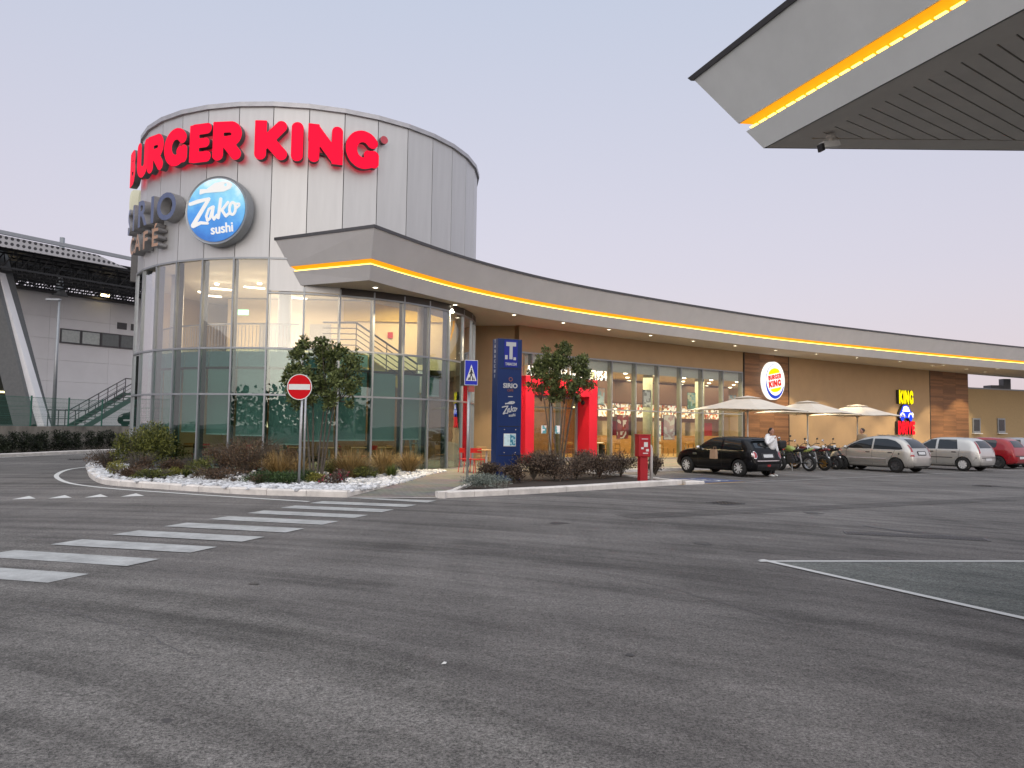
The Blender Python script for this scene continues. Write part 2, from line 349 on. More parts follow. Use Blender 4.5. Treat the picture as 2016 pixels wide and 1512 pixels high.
# parking rows
rowA, rowB = onz(1330, 956), onz(2016, 925.5)
rd = (rowB-rowA).normalized(); rn = Vector((-rd.y, rd.x, 0))
line('parking_row_line', [rowA+rd*(-.2), rowA+rd*60], .10, M['paint_thin'])
for px in (1395, 1528, 1650, 1760, 1850, 1930, 1990):
    dd = ray(px, 940); az = dd[0]/dd[1]; t = (az*rowA.y-rowA.x)/(rd.x-az*rd.y); p = rowA+rd*t
    line('bay_line', [p+rn*.06, p+rn*5.4], .10, M['paint_thin'])
bq = [rowA+rd*1.7+rn*.35, rowA+rd*3.6+rn*.35, rowA+rd*3.6+rn*2.2, rowA+rd*1.7+rn*2.2]
struct(sheet('blue_disabled_bay_sign', [(p.x, p.y) for p in bq], .006, M['paint_blue']))
def wheelchair_mark():
    mb = MB(); o = rowA+rd*2.65+rn*1.2; o.z = .010
    def P(u, v): q = o+rd*u+rn*v; return (q.x, q.y)
    ring = [P(.28*math.cos(a), -.2+.28*math.sin(a)) for a in np.linspace(.9, -3.6, 16)]
    for pts, w in ((ring, .09), ([P(-.02, .42), P(0, -.05), P(.32, -.05), P(.45, -.45), P(.6, -.4)], .10), ([P(-.02, .22), P(.26, .22)], .08)): mb.add(*strip(pts, w, .010))
    mb.prism([P(-.02+.1*math.cos(a), .56+.1*math.sin(a)) for a in np.linspace(0, 6.28, 9)[:-1]], .0095, .010)
    struct(mb.build('wheelchair_marking', M['paint_new']))
wheelchair_mark()
line('yellow_bay_line', [rowA+rd*.25+rn*.18, rowA+rd*3.3+rn*.18], .16, M['paint_yellow'], .007)
# pump island corner: green-grey slabs edged with white lines
tri = [onz(1512, 1106), onz(2016, 1106), onz(2016, 1219)]
dirA = (tri[1]-tri[0]).normalized(); dirB = (tri[2]-tri[0]).normalized()
M['slab'] = asphalt_mat('green_grey_concrete', (.095, .103, .096), (.22, .23, .213), .5)
struct(sheet('forecourt_slab', [tri[0], tri[0]+dirA*22, tri[0]+dirB*22], .005, M['slab']))
line('forecourt_line_far', [tri[0]-dirA*.12, tri[0]+dirA*22], .09, M['paint_new'], .010)
line('forecourt_line_near', [tri[0]-dirB*.12, tri[0]+dirB*22], .10, M['paint_new'], .011)
# slab joints seen as shallow dark seams
for i in range(1, 9):
    a = tri[0]+dirA*(i*.62); 
    line('slab_joint', [a+dirB*.05, a+dirB*6], .012, M['dark'], .0065)
# manholes and drain grates
def manhole(px, py, s, label, rz=.6):
    t = thing('manhole_cover', label, 'manhole', onz(px, py), rz)
    mb = MB(); mb.box((0, 0, .004), (s, s, .016)); mb.build('frame', M['coping'], t)
    mb = MB()
    for i in range(5):
        for j in range(5): mb.box(((i-2)*s*.18, (j-2)*s*.18, .0145), (s*.12, s*.12, .009))
    mb.build('cover', M['dark'], t)
manhole(1428, 991, .62, 'dark square manhole cover in the asphalt in front of the black car')
manhole(1942, 957, .6, 'small dark manhole cover near the right edge, in front of the red car')
manhole(152, 904.5, .7, 'dark manhole cover in the far left road behind the planted bed')
dg = thing('drain_grate', 'rusty slotted drain channel set in the asphalt above the white triangle', 'drain', onz(1800, 1056), -.28)
mb = MB(); mb.box((0, 0, .004), (2.1, .34, .014)); mb.build('frame', M['coping'], dg)
mb = MB()
for i in range(40): mb.box((-1+i*.0512, 0, .013), (.022, .27, .008))
stuff(mb.build('bars', M['dark'], dg))
for i, (px, py) in enumerate(((1730, 1040), (1770, 1046))):
    line('tar_seam', [onz(px-30, py-5), onz(px, py), onz(px+60, py+7), onz(px+110, py+10)], .05, M['coping'], .006+.0005*i)
# cracks, oil stains, a repaired trench and a scrap of litter
def crack(pts, w=.012):
    q = []
    for a, b in zip(pts, pts[1:]):
        a, b = onz(*a), onz(*b)
        for k in range(14): q.append(a.lerp(b, k/14)+Vector((random.uniform(-.03, .03), random.uniform(-.06, .06), 0)))
    line('asphalt_crack', q, w, M['coping'], .0055)
crack(((1150, 1120), (1330, 1160), (1560, 1230)), .009); crack(((60, 1195), (240, 1230), (400, 1300)), .007); crack(((700, 1080), (880, 1092), (1060, 1086)), .014)
M['oil'] = pm('oil_stain', (.058, .054, .051), .6, var=.35, scale=25)
for px, py, s in ((1380, 1070, .16), (1240, 1290, .04), (330, 1420, .04), (1100, 1030, .2), (1600, 1010, .25), (500, 1150, .06)):
    c = onz(px, py); struct(sheet('oil_stain', [(c.x+s*random.uniform(.5, 1.2)*math.cos(a), c.y+s*random.uniform(.5, 1.2)*math.sin(a)) for a in np.linspace(0, 6.28, 12)[:-1]], .0052, M['oil']))
M['trench'] = asphalt_mat('trench_repair', (.055, .051, .049), (.15, .14, .133), .4)
c0, c1 = onz(1250, 1022), onz(2016, 985); u = (c1-c0).normalized(); n_ = Vector((-u.y, u.x, 0)); struct(sheet('trench_repair', [c0, c1+u*8, c1+u*8+n_*.7, c0+n_*.7], .0042, M['trench']))
lit = tag(MB().add([(0, 0, .012), (.09, .01, .02), (.10, .06, .035), (.02, .07, .012), (.05, .04, .05)], [(0, 1, 4), (1, 2, 4), (2, 3, 4), (3, 0, 4)]).build('paper_scrap', M['white'], None, onz(868, 1309), None, False, 0, (.4, .4, .4)), 'tiny white scrap of paper on the asphalt in the foreground', 'litter')
# ------------------------------------------------------------------ kerbs, beds, paving
def kerb_run(name, pts, h=.155, w=.2, side=1, step=1.0, z0=0.):
    pts = [Vector((p[0], p[1])) for p in pts]
    L = [0]
    for a, b in zip(pts, pts[1:]): L.append(L[-1]+(b-a).length)
    n = max(1, round(L[-1]/step)); root = bpy.data.objects.new(name, None); C.objects.link(root); struct(root)
    def at(s):
        for i in range(len(pts)-1):
            if s <= L[i+1] or i == len(pts)-2:
                t = (s-L[i])/max(L[i+1]-L[i], 1e-6); return pts[i].lerp(pts[i+1], t)
    def nrm(s):
        t = (at(min(s+.25, L[-1]))-at(max(s-.25, 0))).normalized(); return Vector((-t.y, t.x))*side
    for k in range(n):
        s0, s1 = L[-1]*k/n+.006, L[-1]*(k+1)/n-.006; mb = MB(); ss = [s0+(s1-s0)*j/3 for j in range(4)]
        hh = h+random.uniform(-.006, .006); vs = []; fs = []
        for s in ss:
            p = at(s); q = nrm(s)
            a, b = p, p+q*w; c = p+q*.03
            vs += [(a.x, a.y, z0-.02), (a.x, a.y, hh-.03), (c.x, c.y, hh), (b.x, b.y, hh), (b.x, b.y, z0-.02)]
        for j in range(3):
            for i in range(4): fs.append((j*5+i, j*5+i+1, j*5+i+6, j*5+i+5))
        fs += [(0, 1, 2, 3, 4), (15, 16, 17, 18, 19)]
        mb.add(vs, fs).build('kerb_stone', M['kerb'], root)
    return root
islF = [onz(x, y) for x, y in ((173, 933), (178.6, 942), (201, 952.7), (250, 958.5), (357, 966), (464, 972.8), (580, 976.8), (683, 979.5))]
islF = smooth_path([Vector((-16.6, 31.5, 0)), Vector((-15.4, 27.6, 0)), Vector((-14.1, 25.2, 0))]+islF, 5)
kerb_run('bed_kerb', islF, side=1)
pathL = smooth_path([onz(683, 979.5), onz(730, 968, .05), onz(790, 951, .12), onz(850, 933, .12), Vector((-2.2, 25.9, 0)), Vector((-3.4, 26.4, 0))], 4)
kerb_run('path_kerb', pathL, h=.135, w=.12, side=1)
M['soil'] = pm('dark_soil', (.045, .032, .024), .95, var=.35, scale=8, bump=.8, bscale=25)
bed = [(p.x, p.y) for p in islF]+[(p[0], p[1]) for p in pathL[1:]]+[(-8, 40), (-17, 40)]
struct(sheet('planting_soil', bed, .11, M['soil']))
bedF = [onz(862.6, 981), onz(876, 980.6), onz(1040, 973), onz(1200, 963.2), onz(1343, 954.3)]
kerb_run('shrub_bed_kerb', bedF, side=1)
bedR = [bedF[-1], bedF[-1]+rn*.2+rd*.0, Vector((2.6, 26.9, 0))]
bedL = [Vector((.3, 26.9, 0)), Vector((-.95, 22.4, 0)), onz(889, 962, .155), bedF[0]]
kerb_run('shrub_bed_side_kerb', bedR, side=1, h=.15)
kerb_run('shrub_bed_path_kerb', bedL, side=1, w=.16, h=.15)
kerb_run('ramp_kerb', [onz(1350, 954.6), onz(1390, 953.6), onz(1390, 953.6)+rn*.9], side=1, h=.10)
struct(sheet('shrub_bed_soil', [(p[0], p[1]) for p in bedF+bedR[1:]+bedL[:-1]], .10, M['soil']))
def paver_mat():
    mt = bpy.data.materials.new('small_pavers'); mt.use_nodes = True; N = mt.node_tree.nodes; L = mt.node_tree.links; b = N['Principled BSDF']; b.inputs['Roughness'].default_value = .85
    tc = N.new('ShaderNodeTexCoord'); mp = N.new('ShaderNodeMapping'); mp.inputs['Rotation'].default_value = (0, 0, .5); L.new(tc.outputs['Object'], mp.inputs[0])
    br = N.new('ShaderNodeTexBrick'); br.inputs['Scale'].default_value = 1; br.inputs['Brick Width'].default_value = .2; br.inputs['Row Height'].default_value = .1; br.inputs['Mortar Size'].default_value = .006
    br.inputs['Color1'].default_value = (.185, .165, .135, 1); br.inputs['Color2'].default_value = (.235, .21, .17, 1); br.inputs['Mortar'].default_value = (.09, .08, .07, 1); L.new(mp.outputs[0], br.inputs['Vector'])
    n = N.new('ShaderNodeTexNoise'); n.inputs['Scale'].default_value = 1.4; n.inputs['Detail'].default_value = 6; L.new(tc.outputs['Object'], n.inputs['Vector'])
    mx = N.new('ShaderNodeMix'); mx.data_type = 'RGBA'; mx.blend_type = 'OVERLAY'; mx.inputs['Factor'].default_value = .5; L.new(br.outputs['Color'], mx.inputs['A']); L.new(n.outputs['Color'], mx.inputs['B'])
    h = N.new('ShaderNodeHueSaturation'); h.inputs['Saturation'].default_value = .75; L.new(mx.outputs['Result'], h.inputs['Color']); L.new(h.outputs[0], b.inputs['Base Color'])
    bp = N.new('ShaderNodeBump'); bp.inputs['Strength'].default_value = .4; bp.inputs['Distance'].default_value = .006; L.new(br.outputs['Fac'], bp.inputs['Height']); bp.invert = True; L.new(bp.outputs[0], b.inputs['Normal'])
    return mt
M['paver'] = paver_mat()
# sloping path from the crossing up to the terrace
pf0, pf1 = onz(684, 979.8), onz(862, 980.6)
mb = MB(); ramp_v = [(pf0.x, pf0.y, .012), (pf1.x, pf1.y, .012), (-1.35, 19.6, .118), (-3.15, 19.6, .118)]
mb.add(ramp_v, [(0, 1, 2, 3)]); struct(mb.build('path_ramp', M['paver']))
line('path_flush_kerb', [pf0+Vector((0, -.03, 0)), pf1+Vector((0, -.03, 0))], .1, M['kerb'], .016)
terr_front = rowA+rn*5.6
tf0, tf1 = terr_front-rd*1.5, terr_front+rd*45
terr = [(-3.25, 19.55), (-1.2, 19.55), (-.8, 22.4), (.35, 27), (2.6, 26.95), (tf0.x, tf0.y), (tf1.x, tf1.y), (34, 62), (-8, 42), (-8, 26)]
struct(sheet('terrace_paving', terr, .115, M['paver']))
kerb_run('terrace_kerb', [tf0+rd*.6, tf0+rd*34], h=.125, w=.15, side=1, step=1.0)
# ------------------------------------------------------------------ the round glazed tower and the long wing
TX, TY, TR = -8.1373, 30.6699, 6.5429
A0, DA = R_(-58.0), R_(9.9877)
H0, H1, H2, H3, H4 = 12.07, 7.01, 4.086, 2.593, .10
HS = 6.15
def tv(k, r=TR): a = A0+DA*k; return Vector((TX+r*math.sin(a), TY-r*math.cos(a), 0))
def tang(a, r, z): return Vector((TX+r*math.sin(a), TY-r*math.cos(a), z))
def oncyl(px, py, r):
    d = ray(px, py); a = d[0]**2+d[1]**2; b = -2*(d[0]*TX+d[1]*TY); c = TX*TX+TY*TY-r*r
    t = (-b-math.sqrt(max(b*b-4*a*c, 0)))/2/a; return Vector((d[0]*t, d[1]*t, HC+d[2]*t))
bld = thing('restaurant_building', 'restaurant with grey round glass tower and long curved tan wing under a lit canopy', 'building', (0, 0, 0))
M['panel'] = pm('warm_grey_metal_panel', (.52, .525, .53), .38, .3, var=.09, scale=1.6, stretch=(1.2, 1.2, .12), bump=.12, bscale=1.2)
M['gasket'] = pm('dark_gasket', (.03, .03, .032), .6)
M['glass_low'] = glass('green_tinted_glass', (.70, .82, .79), .07, boost=1.6)
M['glass_up'] = glass('clear_glass', (.90, .90, .88), .10, boost=1.7)
M['glass_shop'] = glass('shop_glass', (.86, .88, .84), .03, boost=1.0)
FW = 2*TR*math.sin(DA/2)                        # facet width 1.14 m
apo = TR*math.cos(DA/2)
def facet_mesh(w, h, t):                       # upright slab, x across, y out
    mb = MB(); mb.box((0, 0, h/2), (w, t, h)); return mb
def put_facet(name, me, k, z, off=0, parent=bld):
    a = A0+DA*(k+.5); p = tang(a, apo+off, z); return link(name, me, parent, p, (0, 0, a))
me_clad = facet_mesh(FW-.022, H0-H1-.05, .05).mesh('cladding_panel', M['panel'])
bv = None
me_cap = facet_mesh(FW+.03, .15, .16).mesh('parapet_cap', M['coping_l'] if 'coping_l' in M else pm('grey_parapet_cap', (.42, .42, .44), .4, .4))
GLZ = range(-3, 17)
me_g1 = facet_mesh(FW-.05, H3-H4-.05, .02).mesh('pane', M['glass_low'])
me_g2 = facet_mesh(FW-.05, H2-H3-.05, .02).mesh('pane', M['glass_low'])
me_g3 = facet_mesh(FW-.05, H1-H2-.05, .02).mesh('pane', M['glass_up'])
me_g3b = facet_mesh(FW-.05, 5.9-H2-.05, .02).mesh('pane', M['glass_up'])
me_sp = facet_mesh(FW-.03, H1-5.93-.02, .05).mesh('spandrel_panel', M['panel'])
me_hd = facet_mesh(FW+.01, .34, .12).mesh('header', M['dark'])
me_solid = facet_mesh(FW+.0, H1-.0, .08).mesh('rear_wall_panel', M['panel'])
me_tr = facet_mesh(FW, .06, .10).mesh('transom', M['alu'])
me_lin = facet_mesh(FW+.06, H1+.0, .05).mesh('inner_lining', M['cream'])
for k in range(36):
    kk = k if k < 18 else k-36
    put_facet('cladding_panel', me_clad, kk, H1+.03)
    put_facet('parapet_cap', me_cap, kk, H0-.06, .03)
    if kk not in GLZ:
        put_facet('rear_wall_panel', me_solid, kk, 0); put_facet('inner_lining', me_lin, kk, .02, -.12); continue
    put_facet('pane', me_g1, kk, H4+.05); put_facet('pane', me_g2, kk, H3+.025)
    if kk >= 6:
        put_facet('pane', me_g3b, kk, H2+.025)
        if kk < 8: put_facet('spandrel_panel', me_sp, kk, 5.95, .01)
        else: put_facet('header', me_hd, kk, 5.90, .0)
    else: put_facet('pane', me_g3, kk, H2+.025)
    for z in (H4, H3, H2, H1-.0): 
        if z == H1 and kk > 6: continue
        put_facet('transom', me_tr, kk, z-.03, .015)
    if kk >= 6: put_facet('transom', me_tr, kk, 5.86, .015)
me_mul = MB().box((0, 0, (H1-H4)/2), (.055, .13, H1-H4)).mesh('mullion', M['alu'])
me_mulb = MB().box((0, 0, (6.1-H4)/2), (.055, .13, 6.1-H4)).mesh('mullion', M['alu'])
me_fin = MB().box((0, 0, (H1-H4)/2), (.05, .17, H1-H4-.02)).mesh('inner_fin', pm('dark_green_fin', (.045, .065, .06), .5))
me_finb = MB().box((0, 0, (6.0-H4)/2), (.05, .17, 6.0-H4-.02)).mesh('inner_fin', MATS['dark_green_fin'])
me_seam = MB().box((0, 0, (H0-H1)/2-.04), (.028, .03, H0-H1-.09)).mesh('panel_joint', M['gasket'])
for k in range(36):
    kk = k if k < 18 else k-36
    a = A0+DA*kk
    if -3 <= kk <= 17: link('mullion', me_mul if kk <= 6 else me_mulb, bld, tang(a, TR+.0, H4), (0, 0, a))
    if -3 <= kk <= 17: link('inner_fin', me_fin if kk <= 6 else me_finb, bld, tang(a, TR-.155, H4), (0, 0, a))
    link('panel_joint', me_seam, bld, tang(a, TR-.012, H1+.03), (0, 0, a))
# inside the tower
def disc(r, z0, z1, n=36): return MB().prism([(TX+r*math.sin(R_(10*i)), TY-r*math.cos(R_(10*i))) for i in range(n)], z0, z1)
M['floor_in'] = pm('warm_floor_tiles', (.42, .27, .10), .45, var=.15, scale=3)
M['ceil'] = pm('white_ceiling', (.70, .66, .58), .8, var=.02)
disc(TR-.2, .02, .11).build('tower_floor', M['floor_in'], bld)
disc(TR-.2, 7.02, 7.1).build('tower_ceiling', M['ceil'], bld)
disc(TR-.3, H0-.35, H0-.25).build('tower_roof', M['coping'], bld)
# upper floor stops short of the stairwell on the right
ufl = [(TX+(TR-.55)*math.sin(R_(a)), TY-(TR-.55)*math.cos(R_(a))) for a in range(-175, 12, 6)]
MB().prism(ufl, 3.62, 3.98).build('upper_floor', M['ceil'], bld)
MB().box((TX+1.0, TY+1.5, 5.5), (10.2, .15, 2.95)).build('upper_partition', M['cream'], bld)
MB().box((TX-2.2, TY+1.4, 4.95), (1.0, .06, 1.95)).build('upper_door', pm('grey_door', (.35, .34, .33), .5), bld)
MB().box((TX-.1, TY+1.4, 4.95), (.9, .06, 1.95)).build('upper_door', MATS['grey_door'], bld)
MB().box((TX+3.4, TY+1.36, 6.5), (5, .1, .85)).build('ochre_band', M['yellow'], bld)
MB().box((TX+1.6, TY+3.0, 1.9), (9.6, .15, 3.5)).build('lower_partition', pm('brown_partition', (.20, .11, .06), .6), bld)
me_col = MB().lathe([(.0, 0), (.22, 0), (.22, 3.1), (0, 3.1)], 16).mesh('column', M['white'], True)
for a, r, z in ((4, 5.2, 3.95), (62, 5.4, 3.95), (-52, 5.3, 3.95)): link('column', me_col, bld, tang(R_(a), r, z))
me_col2 = MB().lathe([(.0, 0), (.22, 0), (.22, 3.6), (0, 3.6)], 16).mesh('column', M['white'], True)
for a, r in ((4, 5.2), (62, 5.4), (-52, 5.3)): link('column', me_col2, bld, tang(R_(a), r, .1))
# railing along the upper floor edge
rail = MB(); rr = TR-.75
for i in range(-60, 9): 
    p = tang(R_(i*1.25), rr, 0); rail.tube([(p.x, p.y, 4.0), (p.x, p.y, 4.92)], .012, 5)
rail.tube([tang(R_(i*2.5), rr, 4.97) for i in range(-30, 5)], .03, 6)
stuff(rail.build('railing', M['steel'], bld))
# stair on the right with rails
st = MB(); sx0, sx1, sz0, sz1 = TX+2.55, TX+4.75, 4.25, 2.80
for i in range(14):
    t = i/13; st.box((sx0+(sx1-sx0)*t, TY-3.3, sz0+(sz1-sz0)*t), (.28, 1.1, .05))
st.bar((sx0, TY-3.9, sz0-.1), (sx1, TY-3.9, sz1-.1), .06, .28)
st.build('staircase', M['yellow'], bld)
sr_ = MB()
for o in (.25, .45, .65, .85, 1.05): sr_.tube([(sx0-1.2, TY-3.92, sz0+o), (sx0, TY-3.92, sz0+o), (sx1, TY-3.92, sz1+o)], .034 if o > 1 else .02, 6)
for i in range(5):
    t = i/4; x, z = sx0+(sx1-sx0)*t, sz0+(sz1-sz0)*t; sr_.tube([(x, TY-3.92, z), (x, TY-3.92, z+1.05)], .02, 6)
stuff(sr_.build('stair_railing', M['coping'], bld))
MB().box((TX+1.75, TY-3.3, 4.12), (1.6, 1.2, .16)).build('stair_landing', M['yellow'], bld)
MB().box((TX+2.9, TY+1.38, 5.5), (.22, .04, .26)).build('alarm_sign', M['red'], bld)
# roller blinds behind the lower panes
M['blind'] = pm('grey_green_blind', (.27, .37, .335), .85, var=.06, scale=60)
bl_z = {-2: 1.2, -1: 1.2, 0: 1.25, 1: 1.1, 2: 1.0, 3: 1.36, 4: 1.3, 5: 1.27, 6: 1.0, 7: 1.12, 8: 1.15, 9: 1.15, 10: 1.18, 11: 2.75}
for k, z in bl_z.items():
    a = A0+DA*(k+.5); top = 3.45; wv = FW-.16
    o = MB().box((0, 0, (top-z)/2), (wv, .012, top-z)).build('roller_blind', M['blind'], bld, tang(a, apo-.34, z), (0, 0, a))
    MB().box((0, 0, 0), (wv, .05, .04)).build('blind_rail', M['white'], o, (0, 0, 0))
    MB().box((0, 0, 0), (FW-.06, .12, .07)).build('blind_box', M['black'], bld, tang(a, apo-.36, top+.02), (0, 0, a))
    if k < 9: MB().box((0, 0, .27), (FW-.1, .012, .5)).build('upper_screen', pm('teal_screen', (.20, .33, .335), .8), bld, tang(a, apo-.40, 3.5), (0, 0, a))
# lamps of the tower
tube_e = emat('warm_tube', (1, .86, .66), 6)
for (x, y, rz) in ((-3.0, -2.2, .5), (-1.6, -2.6, .5), (-4.0, -.6, .5), (-.6, -.4, .5), (1.4, -1.8, .5)):
    MB().box((0, 0, 0), (.75, .09, .05)).build('ceiling_tube', tube_e, bld, (TX+x, TY+y, 6.75), (0, 0, rz))
for x, y in ((-2.5, -3.9), (-.9, -4.1), (.9, -4.0), (2.4, -2.6), (-3.8, -2.2), (3.6, -1.6)):
    MB().lathe([(0, 0), (.07, 0), (.09, .05), (0, .06)], 12).build('ceiling_spot', emat('warm_spot', (1, .83, .58), 9), bld, (TX+x, TY+y, 6.6))
lamp_point('AREA', 'tower_upper_light', (TX-.5, TY-2.2, 6.6), 420, (1, .80, .58), 6, (0, 0, 0), bld, sy=5)
lamp_point('AREA', 'tower_stair_light', (TX+3.9, TY-.6, 6.7), 240, (1, .80, .45), 2.5, (0, 0, 0), bld)
lamp_point('AREA', 'tower_lower_light', (TX-.5, TY-1.0, 3.55), 150, (1, .72, .40), 7, (0, 0, 0), bld, sy=6)
ex = MB().box((0, 0, 0), (.4, .04, .2)).build('exit_lamp', emat('exit_green', (.35, 1, .6), 2.2), bld, (TX-2.2, TY-2.0, 5.9))
# -------------------------------------------------- the wing's wall: arc with slowly turning heading
WS0 = Vector((.55, 33.35, 0)); WH0, WK = 40.0, -.25
def wheading(s): return R_(WH0+WK*s)
def wallp(s, d=0., z=0.):
    n = 24; p = WS0.copy()
    if s >= 0:
        a0 = R_(WH0); k = R_(WK); a1 = a0+k*s
        p = WS0+Vector(((math.sin(a1)-math.sin(a0))/k, -(math.cos(a1)-math.cos(a0))/k, 0))
    else: p = WS0+Vector((math.cos(R_(WH0)), math.sin(R_(WH0)), 0))*s
    a = wheading(max(s, 0)); return Vector((p.x+math.sin(a)*d, p.y-math.cos(a)*d, z))
def wallhit(px, py, d=0.):
    r = ray(px, py); az = r[0]/r[1]; lo, hi = -6., 75.
    for _ in range(50):
        mid = (lo+hi)/2; q = wallp(mid, d)
        if q.x/q.y < az: lo = mid
        else: hi = mid
    q = wallp(lo, d); return lo, HC+r[2]*q.y/r[1]
def wallbox(name, s0, s1, z0, z1, mat, t=.3, d=0., parent=bld, n=None, bevel=0):
    n = n or max(1, int((s1-s0)/1.2)); mb = MB(); vs = []; fs = []
    for i in range(n+1):
        s = s0+(s1-s0)*i/n; a, b = wallp(s, d), wallp(s, d-t)
        vs += [(a.x, a.y, z0), (a.x, a.y, z1), (b.x, b.y, z1), (b.x, b.y, z0)]
    for i in range(n):
        for j in range(4): fs.append((i*4+j, i*4+(j+1) % 4, (i+1)*4+(j+1) % 4, (i+1)*4+j))
    fs += [(0, 1, 2, 3), (n*4, n*4+1, n*4+2, n*4+3)]
    return mb.add(vs, fs).build(name, mat, parent, bevel=bevel)
sWin1 = wallhit(1461, 800)[0]; sWoodA = wallhit(1465.5, 800)[0]; sWoodB = wallhit(1551.6, 800)[0]
sW2A, sW2B = wallhit(1831, 800)[0], wallhit(1906, 800)[0]; sDoor0 = wallhit(1030, 820)[0]; sDoor1 = wallhit(1134, 820)[0]
ZW = 5.0; ZWL = HS+.14
print('wall s', sDoor0, sDoor1, sWin1, sWoodA, sWoodB, sW2A, sW2B)
sWin0 = sDoor0-.3
wallbox('wall', sWin0, sWin1+.08, ZW, ZWL, M['wall'])
wallbox('wall', -.1, sWin0, .0, ZWL, M['wall'], n=1)
wallbox('wall', sWoodB, sW2A, .0, ZWL, M['wall'])
mb = MB(); mb.prism([(WS0.x, WS0.y), (-1.43, 33.45), (-2.6, 33.6), (-2.6, 33.95), (WS0.x, WS0.y+.3)], 0, ZWL); mb.build('wall', M['wall'], bld)
def wood_panel(s0, s1):
    root = wallbox('wood_backing', s0, s1, .0, ZWL, M['dark'], d=-.02)
    mb = MB(); z = .14; n = 3
    while z < ZWL-.02:
        for i in range(n):
            a, b = s0+(s1-s0)*i/n+.004, s0+(s1-s0)*(i+1)/n-.004; p, q = wallp(a, .012), wallp(b, .012); c = (p+q)/2
            mb.box((c.x, c.y, z+.058), ((q-p).length, .03, .116), math.atan2(q.y-p.y, q.x-p.x))
        z += .12
    stuff(mb.build('wood_board', M['wood'], root))
wood_panel(sWoodA, sWoodB); wood_panel(sW2A, sW2B)
for s in (sWoodA-.05, sWoodB+.03, sW2A-.03): wallbox('trim', s, s+.06, 0, ZWL, M['dark'], t=.1, d=.03, n=1)
# shop windows
mods = [wallhit(x, 800)[0] for x in (1203.6, 1251, 1295.7, 1340, 1382.4, 1422.6, 1461)]
mods = [mods[0]-1.72*i for i in range(3, 0, -1)]+mods
mods = [s for s in mods if s > sWin0+.2]; mods = [sWin0]+mods
for s in mods:
    wallbox('mullion', s-.03, s+.03, .12, ZW, M['alu'], t=.14, d=.05, n=1)
    wallbox('inner_post', s-.026, s+.026, .13, ZW-.05, pm('olive_post', (.20, .21, .14), .6), t=.16, d=-.095, n=1)
for s0, s1 in zip(mods, mods[1:]):
    for z0, z1 in ((.17, 2.53), (2.59, ZW-.05)): wallbox('pane', s0+.035, s1-.035, z0, z1, M['glass_shop'], t=.02, d=-.01, n=1)
for z, h in ((.14, .06), (2.56, .06), (ZW-.03, .07)): wallbox('transom', mods[0], mods[-1]+.03, z-h/2, z+h/2, M['alu'], t=.12, d=.04)
wallbox('window_blind_head', mods[0], mods[-1], 4.45, 4.98, M['white'], t=.03, d=-.25)
# interior of the dining room
DR = 7.5
def wpoly(s0, s1, d0, d1, n=10):
    return [(wallp(s0+(s1-s0)*i/n, d0).x, wallp(s0+(s1-s0)*i/n, d0).y) for i in range(n+1)]+[(wallp(s0+(s1-s0)*i/n, d1).x, wallp(s0+(s1-s0)*i/n, d1).y) for i in range(n, -1, -1)]
sI0, sI1 = -.05, sWin1+7.0
MB().prism(wpoly(sI0, sI1, -.02, -DR), .0, .125).build('dining_floor', M['floor_in'], bld)
MB().prism(wpoly(sI0, sI1, -.32, -DR), 4.55, 4.62).build('dining_ceiling', M['ceil'], bld)
MB().prism(wpoly(sI0, sI1, -DR, -DR-.1), .1, 4.6).build('dining_back_wall', pm('brown_tiles', (.26, .13, .06), .5, var=.25, scale=4), bld)
for s in (sI0, sI1): MB().prism(wpoly(s, s+.1, -.35, -DR, 1), .1, 4.6).build('dining_side_wall', M['cream'], bld)
MB().prism(wpoly(sI0, sW2B, -.31, -20, 14), 6.32, 6.42).build('wing_roof', M['coping'], bld)
MB().prism(wpoly(sI0, sW2B, -19.8, -20, 14), 0, 6.32).build('rear_wall', M['wall'], bld)
MB().prism(wpoly(sW2B-.3, sW2B, -.3, -19.8, 2), 0, 6.32).build('end_wall', M['wall'], bld)
def wobj(s, d, z): p = wallp(s, d, z); return p, wheading(max(s, 0))
for s in (sWin1-1.9, sWin1-6.2, sWin1-10.4):
    p, a = wobj(s, -1.5, .12); MB().lathe([(0, 0), (.26, 0), (.26, 4.45), (0, 4.45)], 20).build('column', pm('pale_green_column', (.45, .50, .38), .6), bld, p, smooth=True)
L_in = sI1-sI0-.5
for i in range(10):
    for d in (-1.3, -3.4, -5.6):
        p, a = wobj(sI0+1+(L_in-1.6)*i/9, d, 4.5); MB().lathe([(0, 0), (.09, 0), (.11, .045), (0, .05)], 12).build('ceiling_spot', MATS['warm_spot'], bld, p)
for f in (.16, .39, .62, .86):
    p, a = wobj(sI0+L_in*f, -3.2, 4.4); lamp_point('AREA', 'dining_light', p, 420, (1, .78, .48), 4.5, (0, 0, a), bld, sy=5)
